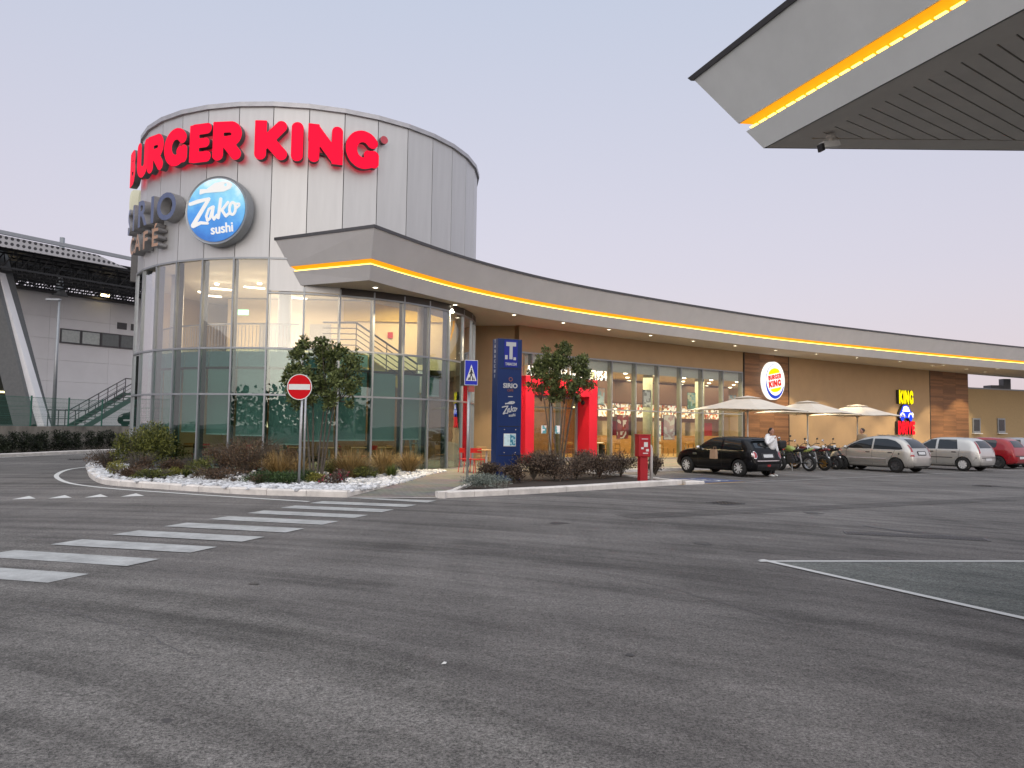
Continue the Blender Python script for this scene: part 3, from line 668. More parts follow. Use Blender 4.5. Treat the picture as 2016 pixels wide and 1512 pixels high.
# menu boards over the counter
bc = [(.9, .85, .75), (.95, .92, .88), (.45, .25, .12), (.9, .88, .8), (.2, .1, .06), (.7, .45, .2), (.95, .9, .8), (.6, .1, .05)]
for i in range(8):
    p, a = wobj(sWin1-5.0+i*1.35, -5.9, 2.35); o = MB().box((0, 0, .4), (1.25, .06, .8)).build('menu_board', screen_mat('menu_picture', bc, 7, .9, i*3.1), bld, p, (0, 0, a))
p, a = wobj(sWin1-.6, -5.6, .12); MB().box((0, 0, .55), (11, .7, 1.1)).build('order_counter', M['timber'], bld, p, (0, 0, a))
p, a = wobj(sWin1-.6, -5.3, 3.2); MB().box((0, 0, .65), (12, .3, 1.3)).build('counter_fascia', pm('dark_tiles', (.10, .05, .035), .5), bld, p, (0, 0, a))
for i in range(9):
    p, a = wobj(sWin1-5.5+i*1.3, -6.9, .9); MB().box((0, 0, .6), (.8, .5, 1.2)).build('kitchen_unit', [M['chrome'], M['cream'], M['red']][i % 3], bld, p, (0, 0, a))
# -------------------------------------------------- sloping lit fascia and soffit
fb = [(-4.47, 23.12), (-3.5, 24.82), (-2.05, 27.05), (-.2, 29.33), (1.87, 31.45), (4.4, 33.62), (8.96, 37.15), (14.3, 40.95), (20.76, 44.85), (27.6, 48.65), (36.15, 53.0), (47, 58)]
fcurve = [Vector((p.x, p.y)) for p in smooth_path([Vector((*p, 0)) for p in fb], 6)]
cdir = Vector((-7.03+4.47, 24.22-23.12)).normalized()
fpath = [fcurve[0]+cdir*2.9]+fcurve
def foff(i, o):
    p = fpath[i]
    def nr(a, b): t = (b-a).normalized(); return Vector((t.y, -t.x))
    n1 = nr(fpath[max(i-1, 0)], fpath[max(i, 1)]); n2 = nr(fpath[min(i, len(fpath)-2)], fpath[min(i+1, len(fpath)-1)])
    b = (n1+n2); b.normalize(); q = p+b*(o/max(b.dot(n1), .3))
    if i == 0:                                # run each edge into the round wall
        q = Vector((-7.03, 24.22)).lerp(Vector((-7.86, 24.13)), o/.6)
        q += (q-Vector((TX, TY))).normalized()*-.06
    return q
def fascia_strip(name, prof, mat, caps=False, smooth=False):
    mb = MB(); vs = []; fs = []; m_ = len(prof)
    for i in range(len(fpath)):
        for o, z in prof: q = foff(i, o); vs.append((q.x, q.y, z))
    for i in range(len(fpath)-1):
        for j in range(m_-1): fs.append((i*m_+j, i*m_+j+1, (i+1)*m_+j+1, (i+1)*m_+j))
    return mb.add(vs, fs).build(name, mat, bld, smooth=smooth)
ZT, ZL1, ZL0 = 7.60, 6.76, 6.60
def oz(z): return .60*(z-HS)/(ZT-HS)
fascia_strip('fascia_upper', [(oz(ZL1)-.12, ZL1), (oz(ZL1), ZL1), (oz(ZT), ZT), (oz(ZT)-.35, ZT+.02)], M['fascia'])
fascia_strip('fascia_lower', [(oz(ZL0)-.13, ZL0), (oz(ZL0), ZL0), (0, HS), (-.04, HS)], M['fascia'])
fascia_strip('fascia_coping', [(oz(ZT)-.3, ZT+.09), (oz(ZT)+.035, ZT+.09), (oz(ZT)+.03, ZT-.005), (oz(ZT)-.3, ZT-.005)], M['coping'])
fascia_strip('led_spill_glow', [(oz(ZL1)-.01, ZL1-.002), (oz(ZL0)-.09, ZL0+.04)], emat('amber_glow', (1, .36, .008), 1.0))  # LED light spilling over the recess, put into a sloping emissive amber plane
fascia_strip('led_strip', [(oz(ZL0)-.10, ZL0+.055), (oz(ZL0)-.045, ZL0+.045), (oz(ZL0)-.03, ZL0+.003)], emat('amber_led', (1, .74, .16), 3.2))
# soffit from the fascia back to the wall and round the tower
sof = [(q.x, q.y) for q in (foff(i, -.03) for i in range(0, len(fpath)))]
inner = [(wallp(s, -.2).x, wallp(s, -.2).y) for s in np.linspace(60, 0, 24)]+[(-2.0, 33.5), (-3.4, 30.2), (-5.8, 26.6), (-8.0, 25.2)]
MB().prism(sof+inner, HS+.005, HS+.06).build('soffit', M['soffit'], bld)
MB().prism([(q.x, q.y) for q in (foff(i, .28) for i in range(0, len(fpath)))]+inner, ZT-.12, ZT-.05).build('canopy_roof', M['coping'], bld)
me_dl = MB().lathe([(0, .0), (.085, .0), (.085, .03), (0, .03)], 14).mesh('downlight', emat('downlight_white', (1, .88, .66), 12))
me_dr = MB().lathe([(.086, -.012), (.13, -.012), (.13, .03), (.086, .03)], 14).mesh('trim_ring', M['white'])
for i, (x, y) in enumerate(((739, 566), (896, 600), (1012, 620), (1109, 635.5), (1198.7, 648.8), (1280.8, 660.5), (1365, 671.5), (1447, 680.6), (1527, 689.4), (1607, 697), (1687, 704.5), (1771.6, 712), (1836, 719.8), (1857, 718.7), (1902.8, 726.7), (1939, 732), (1964, 726))):
    p = onz(x, y, HS-.005); o = link('downlight', me_dl, bld, p); link('trim_ring', me_dr, o)
    lamp_point('SPOT', 'downlight_lamp', (p.x, p.y, HS-.06), 1050, (1, .78, .46), .05, (0, 0, 0), bld, spot=R_(92))
# lower annexe and columns at the far right
pA = ony(1907, 765, 57.5); pB = ony(2016, 762, 60.0)
dAn = (pB-pA); dAn.z = 0; dAn.normalize(); nAn = Vector((dAn.y, -dAn.x, 0))
anx = thing('annexe', 'low ochre annexe wall with two small windows at the right end', 'building', (pA.x, pA.y, 0), math.atan2(dAn.y, dAn.x))
zAn = pA.z
MB().box((8.8, 1.5, zAn/2), (18, 3, zAn)).build('wall', pm('pale_ochre_render', (.36, .26, .14), .9, var=.06, bump=.3, bscale=120), anx)
MB().box((8.8, 1.5, zAn+.05), (18.1, 3.1, .1)).build('coping', M['alu'], anx)
for px in (1921, 1970):
    d = ray(px, 838); az = d[0]/d[1]; t = (az*pA.y-pA.x)/(dAn.x-az*dAn.y); zz = HC+d[2]*(pA.y+dAn.y*t)/d[1]
    w = MB().box((t, -.03, zz), (.86, .12, 1.15)).build('window', M['alu'], anx)
    MB().box((t, -.10, zz+.03), (.62, .02, .86)).build('pane', pm('dark_window_glass', (.015, .02, .02), .08, spec=.8), w)
    MB().box((t, -.12, zz-.6), (.98, .2, .06)).build('sill', M['white'], w)
for px, w in ((1978, .6), (1955, 1.0)):
    p = ony(px, 750, 62); MB().box((0, 0, (HS if w < .8 else 5.6)/2), (w, w, HS if w < .8 else 5.6)).build('canopy_column', M['coping'], bld, (p.x, p.y, .0))
# ------------------------------------------------------------------ lettering: outlines grown from thick strokes
def arc(cx, cy, rx, ry, a0, a1, n=14): return [(cx+rx*math.cos(R_(a0+(a1-a0)*i/n)), cy+ry*math.sin(R_(a0+(a1-a0)*i/n))) for i in range(n+1)]
def contour(strokes, boxes=(), holes=(), x0=-.2, x1=1.2, y0=-.2, y1=1.2, n=80, polys=()):
    h = (y1-y0)/n; nx = int((x1-x0)/h)+1; ny = n+1
    X, Y = np.meshgrid(x0+h*np.arange(nx), y0+h*np.arange(ny)); D = np.full(X.shape, 9.)
    for pts, r in strokes:
        rs = r if isinstance(r, (list, tuple)) else [r]*len(pts)
        for (a, b), r0, r1 in zip(zip(pts, pts[1:]), rs, rs[1:]):
            dx, dy = b[0]-a[0], b[1]-a[1]; L2 = dx*dx+dy*dy+1e-12
            t = np.clip(((X-a[0])*dx+(Y-a[1])*dy)/L2, 0, 1)
            D = np.minimum(D, np.hypot(X-a[0]-t*dx, Y-a[1]-t*dy)-(r0+(r1-r0)*t))
    for bx0, by0, bx1, by1 in boxes:
        qx = np.abs(X-(bx0+bx1)/2)-(bx1-bx0)/2; qy = np.abs(Y-(by0+by1)/2)-(by1-by0)/2
        D = np.minimum(D, np.hypot(np.maximum(qx, 0), np.maximum(qy, 0))+np.minimum(np.maximum(qx, qy), 0))
    for pl in polys:
        ins = np.zeros(X.shape, bool); dd = np.full(X.shape, 9.)
        for (ax, ay), (bx, by) in zip(pl, list(pl[1:])+[pl[0]]):
            c = (ay > Y) != (by > Y); ins ^= c & (X < (bx-ax)*(Y-ay)/((by-ay) if by != ay else 1e-9)+ax)
            t = np.clip(((X-ax)*(bx-ax)+(Y-ay)*(by-ay))/((bx-ax)**2+(by-ay)**2+1e-12), 0, 1); dd = np.minimum(dd, np.hypot(X-ax-t*(bx-ax), Y-ay-t*(by-ay)))
        D = np.minimum(D, np.where(ins, -dd, dd))
    for hx, hy, hr in holes: D = np.maximum(D, hr-np.hypot(X-hx, Y-hy))
    D[0, :] = D[-1, :] = 1; D[:, 0] = D[:, -1] = 1
    segs = {}
    def ip(j0, i0, j1, i1):
        a, b = D[j0, i0], D[j1, i1]; t = a/(a-b) if a != b else .5
        return (x0+h*(i0+(i1-i0)*t), y0+h*(j0+(j1-j0)*t))
    E4 = [((0, 0), (0, 1)), ((0, 1), (1, 1)), ((1, 1), (1, 0)), ((1, 0), (0, 0))]
    neg = D < 0
    code = neg[:-1, :-1]*1+neg[:-1, 1:]*2+neg[1:, 1:]*4+neg[1:, :-1]*8
    pts = {}
    for j, i in zip(*np.nonzero((code > 0) & (code < 15))):
        cr_ = []
        for k, ((a, b), (c, d)) in enumerate(E4):
            if neg[j+a, i+b] != neg[j+c, i+d]: cr_.append((k, neg[j+a, i+b]))
        def key(k): return [('h', j, i), ('v', j, i+1), ('h', j+1, i), ('v', j, i)][k]
        starts = [k for k, f in cr_ if f]; ends = [k for k, f in cr_ if not f]
        if len(starts) == 2 and (starts[0]+1) % 4 != ends[0]: ends = ends[::-1]
        for s_, e_2 in zip(starts, ends):
            for k in (s_, e_2):
                (a, b), (c, d) = E4[k]; pts[key(k)] = ip(j+a, i+b, j+c, i+d)
            segs[key(s_)] = key(e_2)
    loops = []
    while segs:
        s0 = next(iter(segs)); lp = []; k = s0
        while k in segs: lp.append(pts[k]); k = segs.pop(k)
        if len(lp) > 4:
            out_ = [lp[0]]                      # drop nearly straight points
            for q in range(1, len(lp)-1):
                a, b, c = out_[-1], lp[q], lp[q+1]
                if abs((b[0]-a[0])*(c[1]-a[1])-(b[1]-a[1])*(c[0]-a[0])) > .12*h*math.hypot(c[0]-a[0], c[1]-a[1]): out_.append(b)
            loops.append(out_+[lp[-1]])
    return loops
def solid(name, loops, depth, sx=1, sy=1, bevel=0, off=(0, 0)):   # mesh in x-z plane, front at -y, back at y=0
    cu = bpy.data.curves.new(name, 'CURVE'); cu.dimensions = '2D'; cu.fill_mode = 'BOTH'; cu.extrude = depth/2; cu.bevel_depth = bevel; cu.bevel_resolution = 1
    for lp in loops:
        s = cu.splines.new('POLY'); s.points.add(len(lp)-1); s.use_cyclic_u = True
        for p, q in zip(s.points, lp): p.co = ((q[0]+off[0])*sx, (q[1]+off[1])*sy, 0, 1)
    o = bpy.data.objects.new(name, cu); C.objects.link(o); dg = bpy.context.evaluated_depsgraph_get()
    me = bpy.data.meshes.new_from_object(o.evaluated_get(dg)); bpy.data.objects.remove(o)
    for v in me.vertices: x, y, z = v.co; v.co = (x, -(z+depth/2), y)
    me.flip_normals() if False else None
    bm = bmesh.new(); bm.from_mesh(me); bmesh.ops.recalc_face_normals(bm, faces=bm.faces); bm.to_mesh(me); bm.free()
    me.materials.clear(); return me
def face_side(me, front, side):                 # lit face in front, dull returns
    me.materials.append(side); me.materials.append(front)
    for p in me.polygons: p.material_index = 1 if p.normal.y < -.5 else 0
    return me
def text_mesh(txt, size, depth, bold=0., shear=0, align='CENTER', spacing=1.0):
    cu = bpy.data.curves.new('text', 'FONT'); cu.body = txt; cu.size = size; cu.extrude = depth/2; cu.offset = bold; cu.shear = shear; cu.align_x = align; cu.space_character = spacing; cu.resolution_u = 4
    o = bpy.data.objects.new('text', cu); C.objects.link(o); dg = bpy.context.evaluated_depsgraph_get()
    me = bpy.data.meshes.new_from_object(o.evaluated_get(dg)); bpy.data.objects.remove(o)
    for v in me.vertices: x, y, z = v.co; v.co = (x, -(z+depth/2), y)
    bm = bmesh.new(); bm.from_mesh(me); bmesh.ops.recalc_face_normals(bm, faces=bm.faces); bm.to_mesh(me); bm.free()
    me.materials.clear(); return me
r = .15
GLY = {
 'B': (.80, [([(.15, .15), (.15, .85)], r), ([(.15, .85)]+arc(.42, .69, .2, .16, 90, -90)+[(.15, .53)], .14), ([(.15, .53)]+arc(.46, .335, .2, .195, 90, -90)+[(.15, .14)], .14)], [(0, .02, .29, .98)], []),
 'U': (.80, [([(.15, .85)]+[(.15, .42)]+arc(.4, .4, .25, .25, 180, 360)+[(.65, .85)], r)], [], []),
 'R': (.82, [([(.15, .15), (.15, .85)], r), ([(.15, .855)]+arc(.46, .665, .2, .19, 90, -90)+[(.15, .475)], .145), ([(.40, .45), (.65, .15)], r)], [(0, .08, .29, 1.0)], []),
 'G': (.90, [(arc(.46, .5, .31, .35, 38, 335, 26), r), ([(.75, .38), (.60, .38)], .12), ([(.75, .38), (.75, .2)], .14)], [], []),
 'E': (.68, [([(.15, .15), (.15, .85)], r), ([(.15, .86), (.54, .86)], .14), ([(.15, .5), (.50, .5)], .125), ([(.15, .14), (.54, .14)], .14)], [(0, .02, .29, .98)], []),
 'K': (.84, [([(.15, .15), (.15, .85)], r), ([(.25, .42), (.66, .85)], r), ([(.30, .55), (.68, .15)], r)], [(0, .12, .3, 1.0)], []),
 'I': (.30, [([(.15, .15), (.15, .85)], r)], [(0, .12, .3, .88)], []),
 'N': (.88, [([(.15, .15), (.15, .85)], .14), ([(.73, .15), (.73, .85)], .14), ([(.17, .83), (.71, .17)], .155)], [(0, .6, .28, .99), (.6, .01, .88, .4)], []),
 'D': (.80, [([(.15, .15), (.15, .85)], r), ([(.15, .855)]+arc(.36, .5, .29, .355, 90, -90)+[(.15, .145)], .145)], [(0, .02, .29, .98)], []),
 'V': (.84, [([(.14, .86), (.42, .15)], .14), ([(.70, .86), (.42, .15)], .14)], [], []),
}
GL = {k: contour(v[1], v[2], v[3], -.1, 1.1, -.1, 1.1, 72) for k, v in GLY.items()}
red_face = emat('red_lit_acrylic', (.93, .001, .035), .95)
ret = pm('dark_letter_return', (.10, .10, .105), .5)
main_sign = thing('letter_sign', 'large red illuminated letters in two words curving round the tower top', 'sign', (TX, TY, 10.12))
zc, hc_ = 10.12, 1.29
for ch, px, wpx in (('B', 268, 0), ('U', 283, 0), ('R', 308, 0), ('G', 347, 0), ('E', 395, 0), ('R', 448, 0), ('K', 534, 0), ('I', 585, 0), ('N', 641, 0), ('G', 714, 0)):
    p = oncyl(px, 290, TR+.36); a = math.atan2(p.x-TX, -(p.y-TY)); w = GLY[ch][0]
    if ch == 'B': a = R_(-54)
    me = face_side(solid('letter', GL[ch], .22, hc_*.98, hc_, off=(-w/2, 0)), red_face, ret)
    q = tang(a, TR+.16, zc); o = link('letter', me, main_sign, (q.x-TX, q.y-TY, 0), (0, 0, a))
    MB().box((0, 0, 0), (.5 if w > .4 else .2, .16, .06)).build('bracket', ret, o, (0, .08, hc_*.3))
o = link('registered_mark', face_side(solid('registered_mark', contour([([(.5, .5), (.5001, .5)], .5)], n=40), .16, .27, .27, off=(-.5, 0)), pm('red_mark', (.5, .05, .08), .4), ret), main_sign, tang(R_(32.9), TR+.12, 11.15)-Vector((TX, TY, 10.12)), (0, 0, R_(32.9)))
# SIRIO and CAFE letters, deep boxes
sirio = thing('letter_sign', 'deep slate blue letters spelling a short name on the left of the tower', 'sign', (TX, TY, 8.39))
cafe = thing('letter_sign', 'small bronze coloured cafe letters below the slate blue name', 'sign', (TX, TY, 7.57))
sl_f = pm('slate_blue_face', (.10, .13, .24), .4); sl_s = pm('grey_letter_return', (.32, .32, .33), .45, .3); br_f = pm('bronze_face', (.42, .25, .16), .4)
for ch, ang in (('S', -56.0), ('I', -49.5), ('R', -42.5), ('I', -36.2), ('O', -29.6)):
    q = tang(R_(ang), TR+.03, 8.39)-Vector((TX, TY, 8.39)); link('letter', face_side(text_mesh(ch, 1.26, .36, .028), sl_f, sl_s), sirio, q, (0, 0, R_(ang)))
for ch, ang in (('C', -51.5), ('A', -46.0), ('F', -40.4), ('É', -35.0)):
    q = tang(R_(ang), TR+.03, 7.57)-Vector((TX, TY, 7.57)); link('letter', face_side(text_mesh(ch, .86, .32, .016), br_f, sl_s), cafe, q, (0, 0, R_(ang)))
# round logo box seen edge on at the far left
lg = thing('logo_disc', 'pale round light box seen edge on at the tower left edge', 'sign', tang(R_(-72), TR+.05, 9.85), R_(-72))
MB().lathe([(0, -.3), (.65, -.3), (.7, -.24), (.7, 0), (0, 0)], 40, axis='Y').build('light_box', emat('pale_yellow_lit', (.8, .78, .6), .45), lg)
MB().box((0, -.12, -1.9), (.25, .25, 1.9)).build('bracket', ret, lg)
# fish restaurant disc
def zako_parts(root, s, front, depth, base=0., dx=0, dz=0):   # in units of the disc radius
    k = s/560
    def Q(x, y): return ((x-650)*k, (705-y)*k)
    Z = [([Q(185, 590), Q(330, 550), Q(525, 515)], [.05*s, .055*s, .04*s]), ([Q(515, 530), Q(250, 945)], [.05*s, .062*s]), ([Q(255, 955), Q(390, 905), Q(515, 920)], [.06*s, .045*s, .035*s])]
    a_ = [([Q(585, 655), Q(525, 690), Q(485, 800), Q(510, 875), Q(555, 840), Q(600, 670)], .035*s), ([Q(610, 650), Q(595, 800), Q(630, 860), Q(680, 790)], .036*s)]
    kk = [([Q(738, 530), Q(705, 835)], .045*s), ([Q(870, 590), Q(765, 715), Q(840, 815), Q(900, 770)], .038*s)]
    oo = [([Q(*p) for p in arc(955, 695, 55, 100, -60, 300, 20)], .037*s), ([Q(1000, 620), Q(1070, 620), Q(1075, 650), Q(1030, 690)], .028*s)]
    f = [([Q(480, 385), Q(650, 335)], [.05*s, .14*s]), ([Q(650, 335), Q(770, 325), Q(860, 315), Q(905, 300)], [.14*s, .15*s, .115*s, .05*s])]
    tail = [Q(355, 350), Q(470, 355), Q(560, 360), Q(560, 410), Q(440, 415), Q(350, 440)]
    for nm, stx, pol, hol in (('letter', Z, (), ()), ('letter', a_, (), ()), ('letter', kk, (), ()), ('letter', oo, (), ()), ('fish', f, (tail,), ((Q(815, 298)[0], Q(815, 298)[1], .05*s),))):
        lp = contour(stx, (), hol, -s, s, -s, s, 130, pol); me = solid(nm, lp, depth); me.materials.append(front)
        link(nm, me, root, (dx, -base, dz))
    me = text_mesh('sushi', .40*s, depth, .006*s); me.materials.append(front); link('word', me, root, ((785-650)*k+dx, -base, (705-1085)*k+dz), (0, R_(-6), 0), (.92, 1, 1))
za = R_(-11.9); ZS = 1.13
zako = thing('round_sign', 'round blue watercolour light box with white fish and sushi lettering on the tower', 'sign', tang(za, TR+.10, 8.48), za)
MB().lathe([(0, -.33), (ZS-.06, -.33), (ZS-.02, -.35), (ZS, -.30), (ZS, .0), (0, 0)], 56, axis='Y').build('light_box', M['alu'], zako)
wm = bpy.data.materials.new('blue_watercolour'); wm.use_nodes = True; N = wm.node_tree.nodes; L = wm.node_tree.links; b = N['Principled BSDF']
tc = N.new('ShaderNodeTexCoord'); sx = N.new('ShaderNodeSeparateXYZ'); L.new(tc.outputs['Object'], sx.inputs[0]); nz = N.new('ShaderNodeTexNoise'); nz.inputs['Scale'].default_value = 2.2; nz.inputs['Detail'].default_value = 8; L.new(tc.outputs['Object'], nz.inputs['Vector'])
ma = N.new('ShaderNodeMath'); ma.operation = 'MULTIPLY_ADD'; L.new(sx.outputs['X'], ma.inputs[0]); ma.inputs[1].default_value = .25; L.new(sx.outputs['Z'], ma.inputs[2])
mb_ = N.new('ShaderNodeMath'); mb_.operation = 'MULTIPLY_ADD'; L.new(nz.outputs['Fac'], mb_.inputs[0]); mb_.inputs[1].default_value = 1.4; L.new(ma.outputs[0], mb_.inputs[2])
mr = N.new('ShaderNodeMapRange'); mr.inputs[1].default_value = -.4; mr.inputs[2].default_value = 1.75; L.new(mb_.outputs[0], mr.inputs[0])
rp = N.new('ShaderNodeValToRGB'); rp.color_ramp.elements[0].color = (.02, .13, .45, 1); rp.color_ramp.elements[1].color = (.62, .76, .82, 1)
for ps, c in ((.35, (.045, .24, .62)), (.6, (.13, .42, .70)), (.82, (.25, .58, .74))): e = rp.color_ramp.elements.new(ps); e.color = (*c, 1)
L.new(mr.outputs[0], rp.inputs[0]); L.new(rp.outputs[0], b.inputs['Base Color']); L.new(rp.outputs[0], b.inputs['Emission Color']); b.inputs['Emission Strength'].default_value = .45; b.inputs['Roughness'].default_value = .35
MB().lathe([(0, -.358), (.6, -.358), (ZS-.10, -.358), (ZS-.10, -.34)], 40, axis='Y').build('face', wm, zako)
zako_parts(zako, ZS*.98, emat('white_lit_letter', (.9, .88, .86), .75), .03, .36)
# wall mounted signs on the wing
def wallsign(name, label, px, py, d=.0):
    s, z = wallhit(px, py); p = wallp(s, d, z); return thing(name, label, 'sign', p, wheading(s))
def ellipse_lathe(t0, t1, rx, rz, mat, name, root, n=48):
    mb = MB(); mb.lathe([(0, -t1), (.96, -t1), (1, -t1+.03), (1, -t0), (0, -t0)], n, axis='Y'); o = mb.build(name, mat, root, scale=(rx, 1, rz)); return o
lgo = wallsign('oval_sign', 'oval white light box with bun shaped logo on the wooden wall panel', 1516, 750)
RX, RZ = 1.0, 1.13
ellipse_lathe(.06, .34, RX, RZ, emat('white_lit', (1, .98, .92), 1.05), 'light_box', lgo)
yl = emat('yellow_lit', (1, .80, .0), 1.0); rl = emat('red_lit', (.75, .03, .02), .9); bl = emat('blue_lit', (.015, .06, .55), .9)
def flat(name, loops, mat, root, y, rot=0, loc=(0, 0)):
    me = solid(name, loops, .008); me.materials.append(mat); return link(name, me, root, (loc[0], -y, loc[1]), (0, R_(rot), 0))
tilt = -10
flat('bun', contour([], polys=([(.54*math.cos(t), .42+.32*math.sin(t)) for t in np.linspace(0, math.pi, 24)],), x0=-1, x1=1, y0=-1, y1=1, n=90), yl, lgo, .345, tilt)
flat('bun', contour([], polys=([(.52*math.cos(t), -.44+.24*math.sin(t)) for t in np.linspace(math.pi, 2*math.pi, 24)],), x0=-1, x1=1, y0=-1, y1=1, n=90), yl, lgo, .345, tilt)
ring = [(.86*math.cos(R_(t)), .98*math.sin(R_(t))) for t in range(95, 345, 6)]; rw = [.012+.085*max(0, math.sin(R_(max(0, (t-180))*180/165)))**1.0 if t > 180 else .012 for t in range(95, 345, 6)]
flat('crescent', contour([(ring, rw)], x0=-1.2, x1=1.2, y0=-1.2, y1=1.2, n=130), bl, lgo, .345)
def glyph_word(root, word, h, wtot, loc, mat, y, rot=0, depth=.008, squeeze=1, lname='letter', thin=1.0):
    tot = sum(GLY[c][0]+.08 for c in word)-.08; k = wtot/tot; x = -wtot/2
    for c in word:
        w = GLY[c][0]*k; me = solid(lname, GL[c], depth, k, h); me.materials.append(mat)
        ca, sa = math.cos(R_(-rot)), math.sin(R_(-rot)); lx = x; ox, oz_ = lx*ca, lx*sa
        link(lname, me, root, (loc[0]+ox, -y, loc[1]+oz_), (0, R_(rot), 0)); x += w+.08*k
glyph_word(lgo, 'BURGER', .29, 1.24, (0, .08), rl, .345, tilt)
glyph_word(lgo, 'KING', .40, 1.20, (.03, -.37), rl, .345, tilt)
kd = wallsign('drive_sign', 'yellow and red lit words with a small blue car between them on the tan wall', 1778, 810)
KH = 1.05; ylw = emat('yellow_lit_word', (1, .82, .0), 1.1); rdw = emat('red_lit_word', (1, .005, .02), 1.1); blc = emat('blue_lit_car', (.01, .05, .85), 1.0); wht = MATS['white_lit']
def word3d(word, h, wtot, z, mat):
    tot = sum(GLY[c][0]+.07 for c in word)-.07; k = wtot/tot; x = -wtot/2
    for c in word:
        me = face_side(solid('letter', GL[c], .2, k, h), mat, pm('black_return', (.03, .03, .03), .5)); link('letter', me, kd, (x, -.05, z)); x += (GLY[c][0]+.07)*k
word3d('KING', .98, 1.75, .50, ylw); word3d('DRIVE', .95, 2.05, -1.62, rdw)
carp = [(-.85, -.35), (-.80, .02), (-.62, .25), (-.42, .52), (-.05, .60), (.25, .50), (.55, .12), (.78, .05), (.85, -.12), (.82, -.35)]
me = face_side(solid('car_outline', contour([([(-.5, -.36), (-.5001, -.36)], .2), ([(.5, -.36), (.5001, -.36)], .2)], x0=-1.1, x1=1.1, y0=-.8, y1=.8, n=70, polys=(carp,)), .2), blc, pm('black_return', (.03, .03, .03), .5)); co = link('car_emblem', me, kd, (0, -.05, -.12))
for nm, stx, pol in (('window', [], ([(-.52, .10), (-.38, .44), (-.05, .50), (.2, .42), (.42, .10)],)), ('arch', [(arc(-.5, -.30, .26, .28, 170, 10), .06)], ()), ('arch', [(arc(.5, -.30, .26, .28, 170, 10), .06)], ()), ('headlight', [([(.70, .0), (.78, -.08)], .07)], ())):
    flat(nm, contour(stx, x0=-1, x1=1, y0=-.8, y1=.8, n=80, polys=pol), wht, co, .206)
# lettering over the red entrance
# red portal: frame projecting from the wall
PD = 1.15
sJ = wallhit(1134, 830, .05)[0]
lo, hi = .1, 3.0
for _ in range(40):
    PD = (lo+hi)/2; q = wallp(sJ, PD); az = ray(1160, 830); 
    if q.x/q.y < az[0]/az[1]: lo = PD
    else: hi = PD
print('portal depth', PD, 's', sJ)
PD = min(PD, 1.6)
sP1 = wallhit(1176, 830, PD)[0]; zP1 = wallhit(1175, 749, PD)[1]; sP0 = sDoor0-.65; zDoor = wallhit(1100, 781, 0.)[1]
print('portal', sP0, sJ, sP1, 'ztop', zP1, 'door z', zDoor)
p0 = wallp((sP0+sP1)/2, 0); pa = wheading((sP0+sP1)/2)
por = thing('entrance_portal', 'bright red box portal framing the glass entrance door', 'portal', (p0.x, p0.y, .115), pa)
hw = (sP1-sP0)/2; jr = sP1-sJ; jl = .5
MB().box((hw-jr/2, -PD/2, (zP1-.115)/2), (jr, PD, zP1-.115)).build('jamb', M['portal'], por, bevel=.01)
MB().box((-hw+jl/2, -PD/2, (zP1-.115)/2), (jl, PD, zP1-.115)).build('jamb', M['portal'], por, bevel=.01)
MB().box((-hw+jl+(2*hw-jl-jr)/2, -PD/2, (zDoor+zP1)/2-.115+.0), (2*hw-jl-jr-.004, PD-.004, zP1-zDoor-.004)).build('lintel', M['portal'], por, bevel=.01)
dw = 2*hw-jl-jr; dc = -hw+jl+dw/2; zd = zDoor-.115
for i, xx in enumerate((-dw/2+.05, -.02, dw/2-.05)): MB().box((dc+xx, -.12, zd/2), (.10, .10, zd)).build('door_post', M['alu'], por)
MB().box((dc, -.12, zd-.05), (dw, .098, .10)).build('door_head', M['alu'], por)
for sgn in (-1, 1):
    dl = MB().box((dc+sgn*dw/4, -.12, zd/2-.03), (dw/2-.14, .03, zd-.14)).build('door_leaf', M['glass_shop'], por)
    MB().tube([(dc+sgn*.14, -.2, .85), (dc+sgn*.14, -.2, 1.35)], .018).build('handle', M['chrome'], dl)
    MB().box((dc+sgn*dw/4, -.145, .1), (dw/2-.16, .02, .16)).build('kick_plate', M['alu'], dl)
    MB().box((dc+sgn*.42, -.142, 1.45), (.3, .006, .36)).build('notice', screen_mat('door_notice', [(.9, .9, .9), (.1, .35, .4), (.8, .8, .75)], 6, .2, sgn*2.), dl)
slog = thing('letter_sign', 'white illuminated slogan letters standing on the red entrance portal', 'sign', (p0.x, p0.y, zP1), pa)
wl_ = emat('white_lit_slogan', (1, .98, .88), 1.4)
txt = 'ALLA GRIGLIA DAL 1954'; wsum = 0; me0 = []
tm = text_mesh(txt, .48, .06, .012); xs = [v.co.x for v in tm.vertices]; full = max(xs)-min(xs); kx = (2*hw-.1)/full; bpy.data.meshes.remove(tm)
x = -hw+.05
for ch in txt:
    if ch == ' ': x += .15*kx; continue
    me = text_mesh(ch, .60, .06, .014, align='LEFT'); xs = [v.co.x for v in me.vertices]; w = max(xs)-min(xs)
    face_side(me, wl_, M['white']); link('letter', me, slog, (x-min(xs)*kx, -PD+.1, .03), None, (kx*.86, 1, 1)); x += (w*.86+.05)*kx
MB().box((0, -PD+.08, .018), (2*hw-.1, .05, .03)).build('rail', M['alu'], slog)
cm = MB(); cm.lathe([(0, -.05), (.09, -.05), (.11, 0), (0, 0)], 16, axis='Y'); cmo = cm.build('speaker', M['black'], por, (hw-jr-.001, -PD*.55, zd-.25), (0, 0, R_(-90)))
